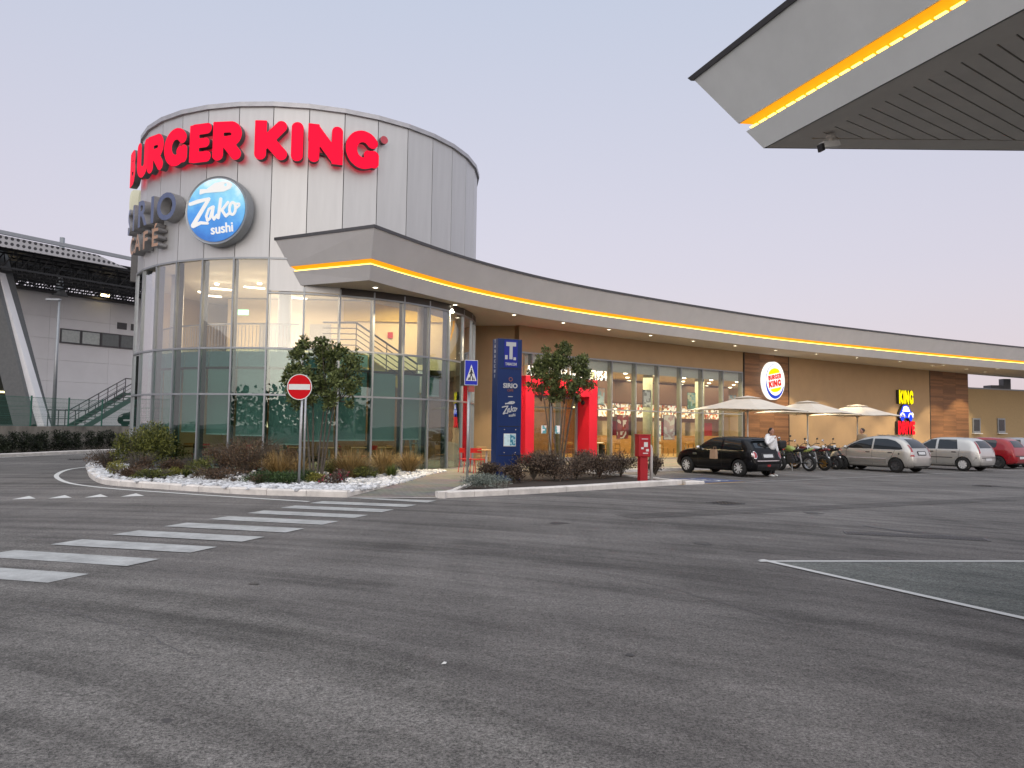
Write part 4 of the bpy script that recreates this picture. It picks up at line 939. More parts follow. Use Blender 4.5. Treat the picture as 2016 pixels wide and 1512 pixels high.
# wall lettering: small camera at the wood panel edge
# ------------------------------------------------------------------ pylon sign
py0, py1 = onz(968, 946, .12), onz(1021, 938, .12)
pc = (ony(995, 942, 22.4)); pyl = thing('pylon_sign', 'tall blue totem with tobacco shop T panel, cafe and sushi names', 'sign', (pc.x, 22.4, .1), R_(24))
PW, PDp, PHt = .78, .42, 0
PHt = ony(1000, 668, 22.3).z-.1
M['pyl'] = pm('blue_enamel', (.007, .026, .115), .45, var=.05, spec=.3, scale=1.5); M['pyl2'] = pm('bright_blue_panel', (.012, .022, .24), .45, var=.03, spec=.3)
MB().box((0, 0, PHt/2), (PW, PDp, PHt)).build('body', M['pyl'], pyl, bevel=.01)
fy = -PDp/2-.003
zz = lambda py: ony(995, py, 22.2).z-.1
def pbox(name, x0, x1, ya, yb, mat, d=.006, parent=pyl): 
    z1, z0 = zz(ya), zz(yb); return MB().box(((x0+x1)/2, fy-d/2, (z0+z1)/2), (x1-x0, d, z1-z0)).build(name, mat, parent)
for y in (725, 839, 896): pbox('panel_joint', -PW/2+.06, PW/2-.03, y, y+1.1, M['black'], .004)
pbox('tobacco_panel', -.19, .24, 669.5, 722.5, MATS['bright_blue_panel'])
wp_ = emat('white_sign_face', (.72, .72, .74), .25)
def ptext(txt, size, x, py, mat=wp_, bold=.0, wfit=None, root=pyl, name='word'):
    me = text_mesh(txt, size, .008, bold); me.materials.append(mat); o = link(name, me, root, (x, fy-.006, zz(py)))
    if wfit: xs = [v.co.x for v in me.vertices]; o.scale = (wfit/(max(xs)-min(xs)), 1, 1)
    return o
pbox('big_letter_bar', -.13, .185, 673.5, 681.5, wp_, .014); pbox('big_letter_stem', -.025, .075, 681.5, 707, wp_, .014)
pbox('logo_mark', -.165, -.085, 699.5, 707.5, wp_, .014); pbox('logo_mark', .105, .185, 703, 708.5, wp_, .014)
ptext('TABACCHI', .11, .03, 719, bold=.003, wfit=.36)
MB().lathe([(.045, -.008), (.062, -.008), (.062, 0), (.045, 0)], 20, axis='Y').build('ring_mark', pm('copper_mark', (.30, .10, .07), .4), pyl, (.03, fy, zz(746.5)))
ptext('SIRIO', .19, .02, 763.5, bold=.006, wfit=.46); ptext('CAFÉ', .10, .02, 770.5, MATS['copper_mark'], wfit=.19)
pbox('dash', -.045, .1, 780, 781.3, wp_, .01)
zk = thing('x', 'x', 'x'); bpy.data.objects.remove(zk)
zako_parts(pyl, .30, wp_, .008, .216, .02, zz(806))
nb = pbox('notice_board', -.17, .22, 853.5, 878.5, M['white'], .012)
pbox('notice', -.155, .03, 855, 877, screen_mat('pale_notice', [(.5, .65, .68), (.55, .7, .72), (.45, .6, .62)], 14, .15), .016, nb); pbox('notice', .035, .205, 855, 877, screen_mat('teal_notice', [(.02, .16, .24), (.03, .2, .3), (.3, .45, .5)], 16, .15), .016, nb)
for x in (-.15, .21):
    for y in (846, 891): MB().lathe([(0, -.012), (.018, -.01), (.018, 0), (0, 0)], 8, axis='Y').build('bolt', M['chrome'], pyl, (x, fy, zz(y)))
zt = zz(675)
for i, ch in enumerate('TABACCHI'):
    me = text_mesh(ch, .14, .006, .002); me.materials.append(wp_); link('letter', me, pyl, (-PW/2-.004, -.0, zt-i*.148), (0, 0, R_(-90)))
# ------------------------------------------------------------------ road signs
def pole(root, h, r=.03, name='post'): return MB().lathe([(0, 0), (r, 0), (r, h), (0, h)], 14).build(name, M['steel'], root, smooth=True)
p = onz(588, 957, .12); ne = thing('no_entry_sign', 'round red no entry sign on a grey post in the pebble bed', 'road sign', p, R_(-6))
Yn = p.y; zc_ = ony(591, 762, Yn).z-.12; rr_ = 25.5*pxm(Yn)
pole(ne, zc_+rr_*.8).rotation_euler = (0, R_(.6), 0)
fx = ony(591, 762, Yn).x-p.x
MB().lathe([(0, -.05), (rr_, -.05), (rr_, -.035), (0, -.035)], 40, axis='Y').build('plate', M['alu'], ne, (fx, 0, zc_))
nr = MB().lathe([(0, -.054), (rr_*.94, -.054), (rr_*.94, -.05), (0, -.05)], 40, axis='Y').build('red_disc', pm('sign_red', (.62, .004, .010), .6, var=.03, spec=.15), ne, (fx, 0, zc_))
MB().lathe([(rr_*.94, -.055), (rr_, -.055), (rr_, -.05), (rr_*.94, -.05)], 40, axis='Y').build('rim', M['white'], ne, (fx, 0, zc_))
MB().box((fx, -.057, zc_), (rr_*1.72, .004, rr_*.43)).build('white_bar', M['white'], ne)
for dz in (-.12, .12): MB().box((fx, -.02, zc_+dz), (.12, .04, .03)).build('clamp', M['steel'], ne)
p = onz(597, 952, .12); bp_ = thing('bare_post', 'second plain grey post right behind the no entry sign', 'post', p); pole(bp_, ony(597, 740, p.y).z-.1, .028)
p = onz(919.5, 953, .12); pc2 = thing('crossing_sign', 'square blue pedestrian crossing light box on a grey post', 'road sign', p, R_(20))
Yp = p.y; zt_, zb_ = ony(915, 710, Yp).z-.12, ony(915, 759, Yp).z-.12
pole(pc2, zb_+.02, .035)
hs = (zt_-zb_); zc2 = (zt_+zb_)/2; bw = .36
MB().box((.0, .0, zc2), (.36, .40, hs)).build('light_box', M['black'], pc2, bevel=.01)
MB().box((0, -.207, zc2), (.37, .012, hs)).build('rim', M['white'], pc2)
MB().box((0, -.2145, zc2), (.345, .006, hs-.03)).build('blue_face', pm('sign_blue', (.01, .02, .34), .35, var=.03, emit=(.01, .02, .34), es=.25), pc2)
tr_ = [(-.15, -.22), (.15, -.22), (0, .22)]
def sflat(nm, lp, mat, y): me = solid(nm, lp, .003); me.materials.append(mat); link(nm, me, pc2, (0, -y, zc2))
sflat('white_triangle', [tr_], M['white'], .2178)
fig = [([(.0, .06), (-.005, -.05)], .022), ([(-.005, -.05), (-.06, -.19)], .012), ([(0, -.05), (.055, -.19)], .012), ([(0, .05), (-.05, -.04)], .010), ([(0, .05), (.05, -.03)], .010), ([(.0, .105), (.0001, .105)], .017)]
sflat('walking_figure', contour(fig, x0=-.25, x1=.25, y0=-.3, y1=.3, n=120), M['black'], .221)
for xx in (-.09, -.03, .035, .095): sflat('stripe', [[(xx-.01, -.205), (xx+.012, -.205), (xx*.72+.007, -.13), (xx*.72-.008, -.13)]], M['black'], .2208)
MB().box((.015, -.19, zb_-.10), (.17, .02, .16)).build('small_plate', pm('faded_red', (.35, .08, .06), .5), pc2)
# red ticket post and bent steel pipe
p = onz(1265, 947, .12); tp = thing('ticket_post', 'red steel post with a box head and white stickers by the shrub bed', 'post', p, R_(14))
Y = p.y; hz = lambda py: ony(1265, py, Y).z-.12
MB().box((0, 0, hz(899)/2), (.24, .22, hz(899))).build('column', M['red'], tp, bevel=.01)
hb = MB().box((0, 0, (hz(899)+hz(857))/2), (.38, .32, hz(857)-hz(899))).build('box_head', M['red'], tp, bevel=.02)
MB().box((0, 0, hz(856)), (.40, .34, .03)).build('lid', M['red'], tp)
for x, y, w, h in ((.03, 875, .12, .14), (-.08, 882, .08, .06), (.08, 886, .09, .07), (.02, 892, .16, .03), (0, 864, .2, .02)): MB().box((x, -.163, hz(y)), (w, .006, h)).build('sticker', M['white'], hb)
p = onz(1282, 946, .12); bpipe = thing('bent_pipe', 'pale steel pipe with a curved top beside the red post', 'pipe', p)
Y = p.y; ht = ony(1281, 876, Y).z-.12
MB().tube([(0, 0, 0), (0, 0, ht-.12), (-.02, .0, ht-.04), (-.07, -.02, ht), (-.13, -.04, ht-.01)], .045, 12).build('pipe', M['white'], bpipe, smooth=True)
MB().lathe([(0, 0), (.09, 0), (.09, .015), (.045, .02)], 14).build('base_flange', M['steel'], bpipe)
# steel litter bin by the portal
def bin_(px, py, label, mat, r=.2, h=.75):
    t = thing('litter_bin', label, 'bin', onz(px, py, .115)); MB().lathe([(0, 0), (r*.9, 0), (r, .05), (r, h), (0, h)], 20).build('drum', mat, t, smooth=True)
    MB().lathe([(0, h+.05), (r*1.25, h+.04), (r*1.3, h+.07), (r*1.1, h+.1), (0, h+.1)], 20).build('lid', M['steel'], t); MB().lathe([(r*.2, h), (r*.2, h+.05)], 10).build('neck', M['black'], t)
bin_(1146, 903, 'round steel litter bin at the right foot of the red portal', M['steel'])
bin_(1183, 901, 'black round litter bin just right of the red portal', M['black'], .22, .7)
# ------------------------------------------------------------------ fuel station canopy, upper right
ZB = 4.9
canopy = thing('station_canopy', 'grey forecourt canopy corner with amber light strip and slatted soffit, upper right', 'canopy', (6, 6, 0))
def cl(tip, far, z): a, b = onz(*tip, z), onz(*far, z); return a, (b-a)
B0, Bd = cl((1503, 292), (2016, 17), ZB); Bk = onz(2016, 297, ZB)-B0
d1 = Bd.normalized(); d2 = Bk.normalized()
def ztip(px, py, o):       # choose the height at which the tip lies o metres outside the fascia line
    n = Vector((d1.y, -d1.x, 0)); n = n if n.x < 0 else -n
    lo, hi = ZB, 8.
    for _ in range(50):
        z = (lo+hi)/2; q = onz(px, py, z)
        if (q-B0).dot(n) < o: lo = z
        else: hi = z
    return z
zT = 5.95; T0 = onz(1366, 157, zT)
nL = Vector((d1.y, -d1.x, 0)); nL = nL if nL.x < 0 else -nL
print('canopy tips', B0[:], T0[:], 'd1', d1[:], 'd2', d2[:], 'lean', (T0-B0).dot(nL), 'dir top', (onz(1583, 0, zT)-T0).normalized()[:])
def lev(t, inset=0.):       # corner ring at fraction t between bottom and top
    p = B0.lerp(T0, t)-Vector((0, 0, 0)); q = p+d1*inset+d2*inset
    return [q+d1*16, q, q+d2*18]
def cstrip(name, ts, mat, closed=False):
    mb = MB(); vs = []; fs = []
    for t, ins in ts: vs += [tuple(v) for v in lev(t, ins)]
    for j in range(len(ts)-1):
        for i in range(2): fs.append((j*3+i, j*3+i+1, (j+1)*3+i+1, (j+1)*3+i))
    return mb.add(vs, fs).build(name, mat, canopy)
tl0, tl1 = .235, .345
M['canfas'] = pm('canopy_fascia', (.66, .68, .66), .7, .0, var=.05, scale=2, bump=.15, bscale=200)
cstrip('fascia_upper', [(tl1+.005, .16), (tl1, 0), (1, 0), (1.0, .4)], M['canfas'])
cstrip('fascia_lower', [(tl0, .16), (tl0, 0), (0, 0), (0, .02)], M['canfas'])
cstrip('coping', [(1.04, .5), (1.04, -.03), (.995, -.025), (.995, .3)], M['coping'])
cstrip('led_spill_glow', [(tl1-.004, .01), (tl0+.03, .13)], MATS['amber_glow'])  # emissive amber plane stands in for LED light on the canopy recess
# separate light segments along the lower lip
lip = B0.lerp(T0, tl0)+d2*.025+Vector((0, 0, .028)); led_e = emat('amber_segment', (1, .66, .10), 5)
for i in range(34):
    a = lip+d1*(.05+i*.155); b = a+d1*.115; MB().bar(a, b, .03, .012).build('led_segment', led_e, canopy)
# soffit boards
M['sofb'] = pm('brown_soffit_board', (.70, .66, .60), .7, var=.06, scale=3)
sA, sB = onz(1702, 208, ZB), onz(1850, 276.7, ZB); sdir = (sB-sA).normalized(); sC = onz(1754, 181, ZB); sn = Vector((-sdir.y, sdir.x, 0)); pitch_ = abs((onz(1680, 219.5, ZB)-onz(1702, 208, ZB)).dot(sn))
print('soffit', sdir[:], pitch_)
frm = MB()
for u, v in ((d1, d2), (d2, d1)):
    frm.add([tuple(B0+Vector((0, 0, .0))), tuple(B0+u*16), tuple(B0+u*16+v*.32), tuple(B0+(u+v)*.32)], [(0, 1, 2, 3)])
frm.build('soffit_border', M['sofb'], canopy)
MB().add([tuple(B0+(d1+d2)*.3+Vector((0, 0, .05))), tuple(B0+d1*16+d2*.3+Vector((0, 0, .05))), tuple(B0+d1*16+d2*18+Vector((0, 0, .05))), tuple(B0+d2*18+d1*.3+Vector((0, 0, .05)))], [(0, 1, 2, 3)]).build('soffit_back', M['dark'], canopy)
pitch_ = max(.16, min(.3, pitch_))
def clip(poly, o, n):       # keep the side where (p-o).n >= 0
    out_ = []
    for a, b in zip(poly, poly[1:]+poly[:1]):
        da, db = (a-o).dot(n), (b-o).dot(n)
        if da >= 0: out_.append(a)
        if (da >= 0) != (db >= 0): out_.append(a.lerp(b, da/(da-db)))
    return out_
inn = B0+(d1+d2)*.32
n_1 = Vector((-d1.y, d1.x, 0)); n_1 = n_1 if n_1.dot(d2) > 0 else -n_1
n_2 = Vector((-d2.y, d2.x, 0)); n_2 = n_2 if n_2.dot(d1) > 0 else -n_2
for i in range(-40, 45):
    o = sA+sn*(i*pitch_); pl = [o-sdir*30, o+sdir*30, o+sdir*30+sn*(pitch_-.018), o-sdir*30+sn*(pitch_-.018)]
    pl = clip(pl, inn, n_1)
    if len(pl) > 2: pl = clip(pl, inn, n_2)
    if len(pl) > 2: pl = clip(pl, inn+d1*9, -d1)
    if len(pl) > 2: pl = clip(pl, inn+d2*11, -d2)
    if len(pl) > 2: MB().prism([(q.x, q.y) for q in pl], ZB+.004, ZB+.02).build('soffit_board', M['sofb'], canopy)
MB().add([tuple(v) for v in lev(1.0, .3)]+[tuple(B0+d1*16+d2*18+Vector((0, 0, zT-ZB)))], [(0, 1, 2, 3)]).build('roof', M['coping'], canopy)
cc = B0+d1*5+d2*6; MB().box((cc.x, cc.y, ZB/2), (.5, .5, ZB)).build('column', M['canfas'], canopy)
for o in list(canopy.children): o.matrix_parent_inverse = Matrix.Translation((-6, -6, 0))
# surveillance camera under the canopy
p = onz(1635, 266, ZB-.02); cctv = thing('surveillance_camera', 'small white surveillance camera hanging under the canopy soffit', 'camera', p, math.atan2(-.25, -.9))
MB().lathe([(0, 0), (.05, 0), (.05, -.03), (.02, -.05), (.02, -.07), (0, -.07)], 14).build('mount', M['sofb'], cctv)
MB().box((.03, 0, -.10), (.22, .075, .07)).build('housing', M['white'], cctv, rot=(0, R_(12), 0), bevel=.008)
MB().box((.15, 0, -.125), (.03, .08, .075)).build('lens_hood', M['black'], cctv, rot=(0, R_(12), 0))
# ------------------------------------------------------------------ left background: road, hedge, wall, fence, stadium
kb = [onz(x, y) for x, y in ((-200, 913), (-100, 906), (0, 900.5), (120, 895), (235, 889.5))]
kbd = (kb[-1]-kb[2]).normalized(); kbn = Vector((-kbd.y, kbd.x, 0))
kfar = [kb[0]-kbd*10]+kb+[kb[-1]+kbd*14]
kerb_run('far_kerb', kfar, h=.16, w=.25, side=1, step=1.2)
def bgline(off, ex0=-14, ex1=16): return kb[2]+kbn*off+kbd*ex0, kb[2]+kbn*off+kbd*ex1
a, b = bgline(.2); c, d = bgline(1.9)
struct(sheet('hedge_soil', [a, b, d, c], .14, M['soil']))
def bgpt(px, off, py=850):     # place on a line parallel to the far kerb
    o = kb[2]+kbn*off; r = ray(px, py); az = r[0]/r[1]; t = (az*o.y-o.x)/(kbd.x-az*kbd.y); q = o+kbd*t; q.z = HC+r[2]*q.y/r[1]; return q
rw0, rw1 = bgline(1.7); ang = math.atan2(kbd.y, kbd.x)
M['conc'] = pm('stained_concrete', (.27, .245, .21), .9, var=.4, scale=1.6, stretch=(1, 1, .5), bump=.4, bscale=20)
rw = MB().box((15, 0, .675), (30, .2, 1.35)).build('retaining_wall', M['conc'], None, (rw0.x, rw0.y, 0), (0, 0, ang)); tag(rw, 'stained low concrete retaining wall under the green fence', 'wall')
plat = MB().box((30, 0, 0), (90, 70, 1.3)); po = plat.build('raised_ground', M['asphalt_old'], None, (rw0.x, rw0.y, .65)); po.rotation_euler = (0, 0, ang); po.location = Vector((rw0.x, rw0.y, .6))+kbn*35.12-kbd*0; struct(po)
fence = thing('mesh_fence', 'green welded mesh fence on top of the concrete retaining wall', 'fence', (rw0.x, rw0.y, 1.35), ang)
gm = pm('green_wire', (.03, .14, .10), .5)
for i in range(13):
    MB().box((i*2.5, 0, .75), (.06, .06, 1.5)).build('post', gm, fence)
    if i < 12:
        mb = MB()
        for j in range(50): mb.box((i*2.5+j*.05, 0, .73), (.006, .006, 1.44))
        for z in (.05, .5, .95, 1.42): mb.box((i*2.5+1.25, 0, z), (2.5, .008, .012))
        for j in range(7): mb.box((i*2.5+1.25, 0, .2+j*.2), (2.5, .006, .006))
        mb.build('mesh_panel', gm, fence)
# stadium
D0 = 50.0
s0 = ony(0, 563, D0); s1 = ony(262, 601, 57.5); zst = (s0.z+s1.z)/2; sd = (s1-s0); sd.z = 0; sd.normalize(); sang = math.atan2(sd.y, sd.x); snrm = Vector((sd.y, -sd.x, 0))
stad = thing('stadium', 'white panelled stadium stand with dark lattice roof at far left', 'building', (s0.x, s0.y, 0), sang)
M['wpan'] = pm('white_concrete_panel', (.72, .72, .75), .8, var=.05, scale=.6, bump=.2, bscale=30)
def spx(px, py):              # x along the stadium wall, z
    r = ray(px, py); az = r[0]/r[1]; t = (az*s0.y-s0.x)/(sd.x-az*sd.y); return t, HC+r[2]*(s0.y+sd.y*t)/r[1]
xs_ = [-6, -1.2, 3.2, 7.4, 11.8, 16.2, 20]; zs_ = [1.3, 2.9, 4.4, 5.9, 7.4, 8.9, zst]
(wx0, wz1), (wx1, wz0) = spx(118, 645), spx(270, 686)
for xa, xb in zip(xs_, xs_[1:]):
    for za, zb in zip(zs_, zs_[1:]): MB().box(((xa+xb)/2, .15, (za+zb)/2), (xb-xa-.012, .3, zb-za-.012)).build('wall_panel', M['wpan'], stad)
MB().box((7, .5, (1.3+zst)/2), (26, .4, zst-1.3)).build('wall_core', pm('grey_core', (.3, .3, .3), .8), stad)
MB().box((7, .1, zst+.08), (26, .8, .16)).build('wall_coping', M['coping'], stad)
nW = 5; ww = (wx1-wx0)/4
zw0, zw1 = spx(118, 675)[1], spx(118, 646)[1]
for i in range(nW):
    xa = wx0+i*ww; f = MB().box((xa+ww/2, -.04, (zw0+zw1)/2), (ww-.02, .14, zw1-zw0)).build('window', M['coping'], stad)
    MB().box((xa+ww/2, -.115, (zw0+zw1)/2), (ww-.2, .02, zw1-zw0-.2)).build('pane', pm('pale_window_glass' if i < 2 else 'grey_window_glass', (.38, .42, .41) if i < 2 else (.10, .12, .12), .15, spec=.7), f)
vx, vz = spx(240, 642)
for i in range(4): MB().box((vx+i*1.05, -.01, vz), (.72, .06, .5)).build('vent', M['coping'], stad)
# dark opening at the left behind the slanting strut
ox, ozt = spx(38, 690); MB().box((ox-5, -.06, (1.3+ozt)/2), (10, .14, ozt-1.3)).build('dark_opening', pm('deep_dark', (.02, .022, .02), .9), stad)
for px, py, w in ((10, 772, 1.0), (18, 760, .6)):
    x, z = spx(px, py); MB().box((x, -.2, z), (w, .08, .12)).build('strip_lamp', emat('yellow_lamp', (1, .9, .45), 2.5), stad)
# roof: slats with gaps, and a space frame below them
ea0 = ony(0, 487, 43.); ea1 = ony(262, 523, 50.)
zE = ea0.z
roofl = lambda p: stad.matrix_world.inverted() @ p
bpy.context.view_layer.update()
e0, e1 = roofl(ea0), roofl(ea1)
print('stadium', zst, 'eave', e0[:], e1[:])
slope = .16
def rp_(x, y, z=0): return (x, y, zE+slope*(y-e0.y)*0.35+z)
dk = pm('black_steel', (.012, .013, .016), .6)
for i in range(12):
    y = e0.y+.8+i*1.35
    MB().box((8, y, zE+.05*(i*1.35)+.3), (44, .92, .08)).build('roof_slat', dk, stad)
tr = MB()
for j in range(9):
    y = e0.y+.6+j*1.7; zz_ = zE+.05*(j*1.7)
    for zo in (.1, -1.0): tr.bar((-12, y, zz_+zo), (28, y, zz_+zo), .10)
    for i in range(40):
        x = -12+i; tr.bar((x, y, zz_+.1), (x+.5, y+.85, zz_-1.0), .06); tr.bar((x+.5, y+.85, zz_-1.0), (x+1, y, zz_+.1), .06)
        tr.bar((x, y, zz_-1.0), (x+.5, y+1.0, zz_-1.0), .05)
stuff(tr.build('space_frame', dk, stad))
perf = bpy.data.materials.new('perforated_sheet'); perf.use_nodes = True; N = perf.node_tree.nodes; L = perf.node_tree.links; b = N['Principled BSDF']
tc = N.new('ShaderNodeTexCoord'); vo = N.new('ShaderNodeTexVoronoi'); vo.inputs['Scale'].default_value = 3.2; vo.inputs['Randomness'].default_value = 0; L.new(tc.outputs['Object'], vo.inputs['Vector'])
rp = N.new('ShaderNodeValToRGB'); rp.color_ramp.elements[0].position = .28; rp.color_ramp.elements[1].position = .34; rp.color_ramp.elements[0].color = (.03, .03, .035, 1); rp.color_ramp.elements[1].color = (.42, .42, .44, 1); L.new(vo.outputs['Distance'], rp.inputs[0]); L.new(rp.outputs[0], b.inputs['Base Color'])
hE = (495-465)*43/F
MB().add([(-12, e0.y, zE+.25+.62), (e0.x+5.5, e0.y, zE+.25+.40), (e0.x+7.5, e0.y, zE+.1), (-12, e0.y, zE-.0)], [(0, 1, 2, 3)]).build('perforated_eave', perf, stad)
MB().add([(-12, e0.y+.01, zE+.98), (26, e0.y+.01, zE+.55), (26, e0.y+1.6, zE+.75), (-12, e0.y+1.6, zE+1.4)], [(0, 1, 2, 3)]).build('eave_sheet', M['alu'], stad)
MB().bar((-12, e0.y, zE+1.0), (28, e0.y, zE+.55), .16, .22).build('eave_edge', M['alu'], stad)
for px, py in ((5, 556), (195, 586)):
    x, z = spx(px, py); fl = MB().box((x, -.7, z+.2), (.7, .35, .22)).build('floodlight', M['coping'], stad); MB().box((x, -.85, z+.1), (.6, .1, .16)).build('lens', emat('flood_warm', (1, .78, .4), 9), fl)
x, z = spx(118, 570); MB().lathe([(0, 0), (.55, 0), (.28, .5), (.18, 1.6), (.16, 4.2), (0, 4.2)], 16).build('roof_mast', M['alu'], stad, (x, -.0, zst-.1), smooth=True)
# slanting concrete strut
pa_, pb_ = ony(-30, 470, 45.5), ony(66, 838, 45.0); strut = MB(); strut.bar((pa_.x, pa_.y, pa_.z), (pb_.x, pb_.y, 1.2), 1.5, 1.25)
so = strut.build('slanting_strut', pm('dark_concrete', (.13, .135, .14), .85, var=.1), None); so.parent = stad; so.matrix_parent_inverse = stad.matrix_world.inverted()
pa_, pb_ = ony(-2, 540, 45.2), ony(88, 838, 44.6); s2 = MB(); s2.bar((pa_.x, pa_.y, pa_.z), (pb_.x, pb_.y, 1.2), .5, .45); so = s2.build('strut_edge', M['wpan'], None); so.parent = stad; so.matrix_parent_inverse = stad.matrix_world.inverted()
# lamp post behind the fence
p = bgpt(104, 2.6); p.z = 1.25; lp_ = thing('lamp_post', 'thin grey lamp post with a small head in front of the stadium wall', 'lamp post', p)
ht = ony(111, 590, p.y).z-1.25; MB().tube([(0, 0, 0), (0, 0, ht)], [.11, .05], 10).build('post', M['alu'], lp_, smooth=True); MB().box((-.3, 0, ht), (.75, .2, .1)).build('lamp_head', M['alu'], lp_, bevel=.02)
# green metal stairs
p0_, p1_ = bgpt(150, 5.0), bgpt(262, 5.0, 757); stt = thing('metal_stairs', 'green steel outdoor stairs with railing behind the mesh fence', 'stairs', (p0_.x, p0_.y, 1.25), math.atan2(p1_.y-p0_.y, p1_.x-p0_.x))
SL = math.hypot(p1_.x-p0_.x, p1_.y-p0_.y); SH = ony(255, 775, p1_.y).z-1.25
gst = pm('green_grey_steel', (.07, .12, .10), .5)
for i in range(12): MB().box((SL*(i+.5)/12, 0, SH*(i+.5)/12), (SL/12+.05, 1.1, .05)).build('tread', gst, stt)
for y in (-.55, .55):
    MB().bar((0, y, 0), (SL, y, SH), .08, .3).build('stringer', gst, stt); mb = MB()
    mb.tube([(-1.6, y, 1.0), (0, y, 1.0), (SL, y, SH+1.0), (SL+2, y, SH+1)], .035, 6); mb.tube([(-1.6, y, .5), (0, y, .5), (SL, y, SH+.5)], .02, 6); mb.tube([(0, y, .75), (SL, y, SH+.75)], .015, 6)
    for i in range(7): mb.tube([(SL*i/6, y, SH*i/6), (SL*i/6, y, SH*i/6+1.0)], .03, 6)
    mb.tube([(-1.6, y, 0), (-1.6, y, 1)], .03, 6); mb.tube([(-.8, y, 0), (-.8, y, 1)], .03, 6)
    mb.build('handrail', M['coping'], stt)
MB().box((SL+1, 0, SH), (2, 1.2, .1)).build('landing', gst, stt)
# ------------------------------------------------------------------ plants
def leaf_mesh(name, blobs, n, size, mat, elong=2.2, shell=.35, flat=0, up=0.):
    blobs = [(Vector(c), r_) if not isinstance(r_, (tuple, list)) else (Vector(c), r_) for c, r_ in blobs]
    rad = np.array([[r_]*3 if not isinstance(r_, (tuple, list)) else r_ for _, r_ in blobs]); cen = np.array([tuple(c) for c, _ in blobs])
    wgt = rad.prod(1)**(2/3); wgt /= wgt.sum(); idx = np.random.choice(len(blobs), n, p=wgt)
    dv = np.random.normal(size=(n, 3)); dv /= np.linalg.norm(dv, axis=1)[:, None]; rr = np.random.rand(n)**shell
    pos = cen[idx]+dv*rr[:, None]*rad[idx]
    ax = dv*.7+np.random.normal(size=(n, 3))*.6; ax[:, 2] += up; ax /= np.linalg.norm(ax, axis=1)[:, None]
    sd_ = np.cross(ax, np.random.normal(size=(n, 3))); sd_ /= np.linalg.norm(sd_, axis=1)[:, None]
    s = size*(.6+.8*np.random.rand(n))[:, None]; nn = np.cross(ax, sd_)
    v = np.stack([pos, pos+ax*s*.5+sd_*s/elong/2+nn*s*.06, pos+ax*s, pos+ax*s*.5-sd_*s/elong/2+nn*s*.06], 1).reshape(-1, 3)
    me = bpy.data.meshes.new(name); me.vertices.add(4*n); me.vertices.foreach_set('co', v.ravel()); me.loops.add(4*n); me.loops.foreach_set('vertex_index', np.arange(4*n)); me.polygons.add(n); me.polygons.foreach_set('loop_start', np.arange(0, 4*n, 4)); me.polygons.foreach_set('loop_total', np.full(n, 4))
    me.update(); me.validate(); me.materials.append(mat); return me
def lmat(name, c0, c1): return pm(name, c0, .55, var=.35, scale=2.5, island=.9, var2=c1, spec=.4)
LG = lmat('dark_green_leaves', (.054, .082, .022), (.175, .21, .07)); LB = lmat('bush_green_leaves', (.055, .075, .012), (.19, .20, .045)); LY = lmat('yellow_green_leaves', (.14, .15, .02), (.30, .28, .06))
LBr = lmat('brown_leaves', (.065, .040, .022), (.14, .085, .05)); LP = lmat('purple_brown_leaves', (.045, .028, .020), (.17, .12, .085)); LS = lmat('silver_leaves', (.12, .15, .12), (.28, .32, .28)); LH = lmat('hedge_leaves', (.008, .014, .007), (.026, .038, .016)); LJ = lmat('juniper_leaves', (.02, .05, .012), (.06, .11, .03)); LF = lmat('pink_flowers', (.35, .02, .06), (.55, .06, .12))
GD = lmat('dry_grass', (.20, .13, .04), (.42, .30, .13)); GG = lmat('green_grass_blades', (.07, .11, .02), (.17, .20, .05))
def tree(label, px, py, blobs, n, trunks, zg=.12):
    b0 = onz(px, py, zg); Y = b0.y; t = thing('small_tree', label, 'tree', b0); k = pxm(Y)
    bl_ = []
    for bx, by, r_ in blobs:
        q = ony(bx, by, Y); q = q-b0; bl_.append(((q.x, random.uniform(-1, 1)*r_*k*.5, q.z), (r_*k, r_*k*1.0, r_*k)))
        bl_.append(((q.x*.9+random.uniform(-.2, .2), random.choice((-1, 1))*r_*k*.9, q.z+random.uniform(-.1, .1)), r_*k*.8))
    tr_ = MB()
    for (x0, x1, yt) in trunks:
        top = ony(x1, yt, Y)-b0; bx = (x0-px)*k; dy = random.uniform(-.25, .25)
        pts = [(bx, 0, -.05), (bx+(top.x-bx)*.3+random.uniform(-.02, .02), dy*.3, top.z*.33), (bx+(top.x-bx)*.62, dy*.7, top.z*.66), (top.x, dy, top.z)]
        tr_.tube(smooth_path(pts, 4), [.035-.022*i/12 for i in range(13)], 7)
    for c, r_ in bl_:
        tx = min(trunks, key=lambda q: abs((q[1]-px)*k-c[0])); s_ = ony(tx[1], tx[2]+30, Y)-b0
        tr_.tube([(s_.x, 0, s_.z), ((s_.x+c[0])/2, c[1]*.5, (s_.z+c[2])/2+.03), c], [.014, .01, .004], 5)
    tr_.build('trunk', M['trunk'], t, smooth=True)
    cr_ = []
    for c, r_ in bl_:      # break every lobe into twig-sized clumps
        rr_ = r_[0] if isinstance(r_, tuple) else r_
        for _ in range(9):
            v = Vector(np.random.normal(size=3)).normalized()*rr_*random.uniform(.35, .95); cr_.append((Vector(c)+v, rr_*random.uniform(.18, .36)))
    link('crown', leaf_mesh('crown', cr_, n, .105, LG, 2.3, .5, up=.35), t)
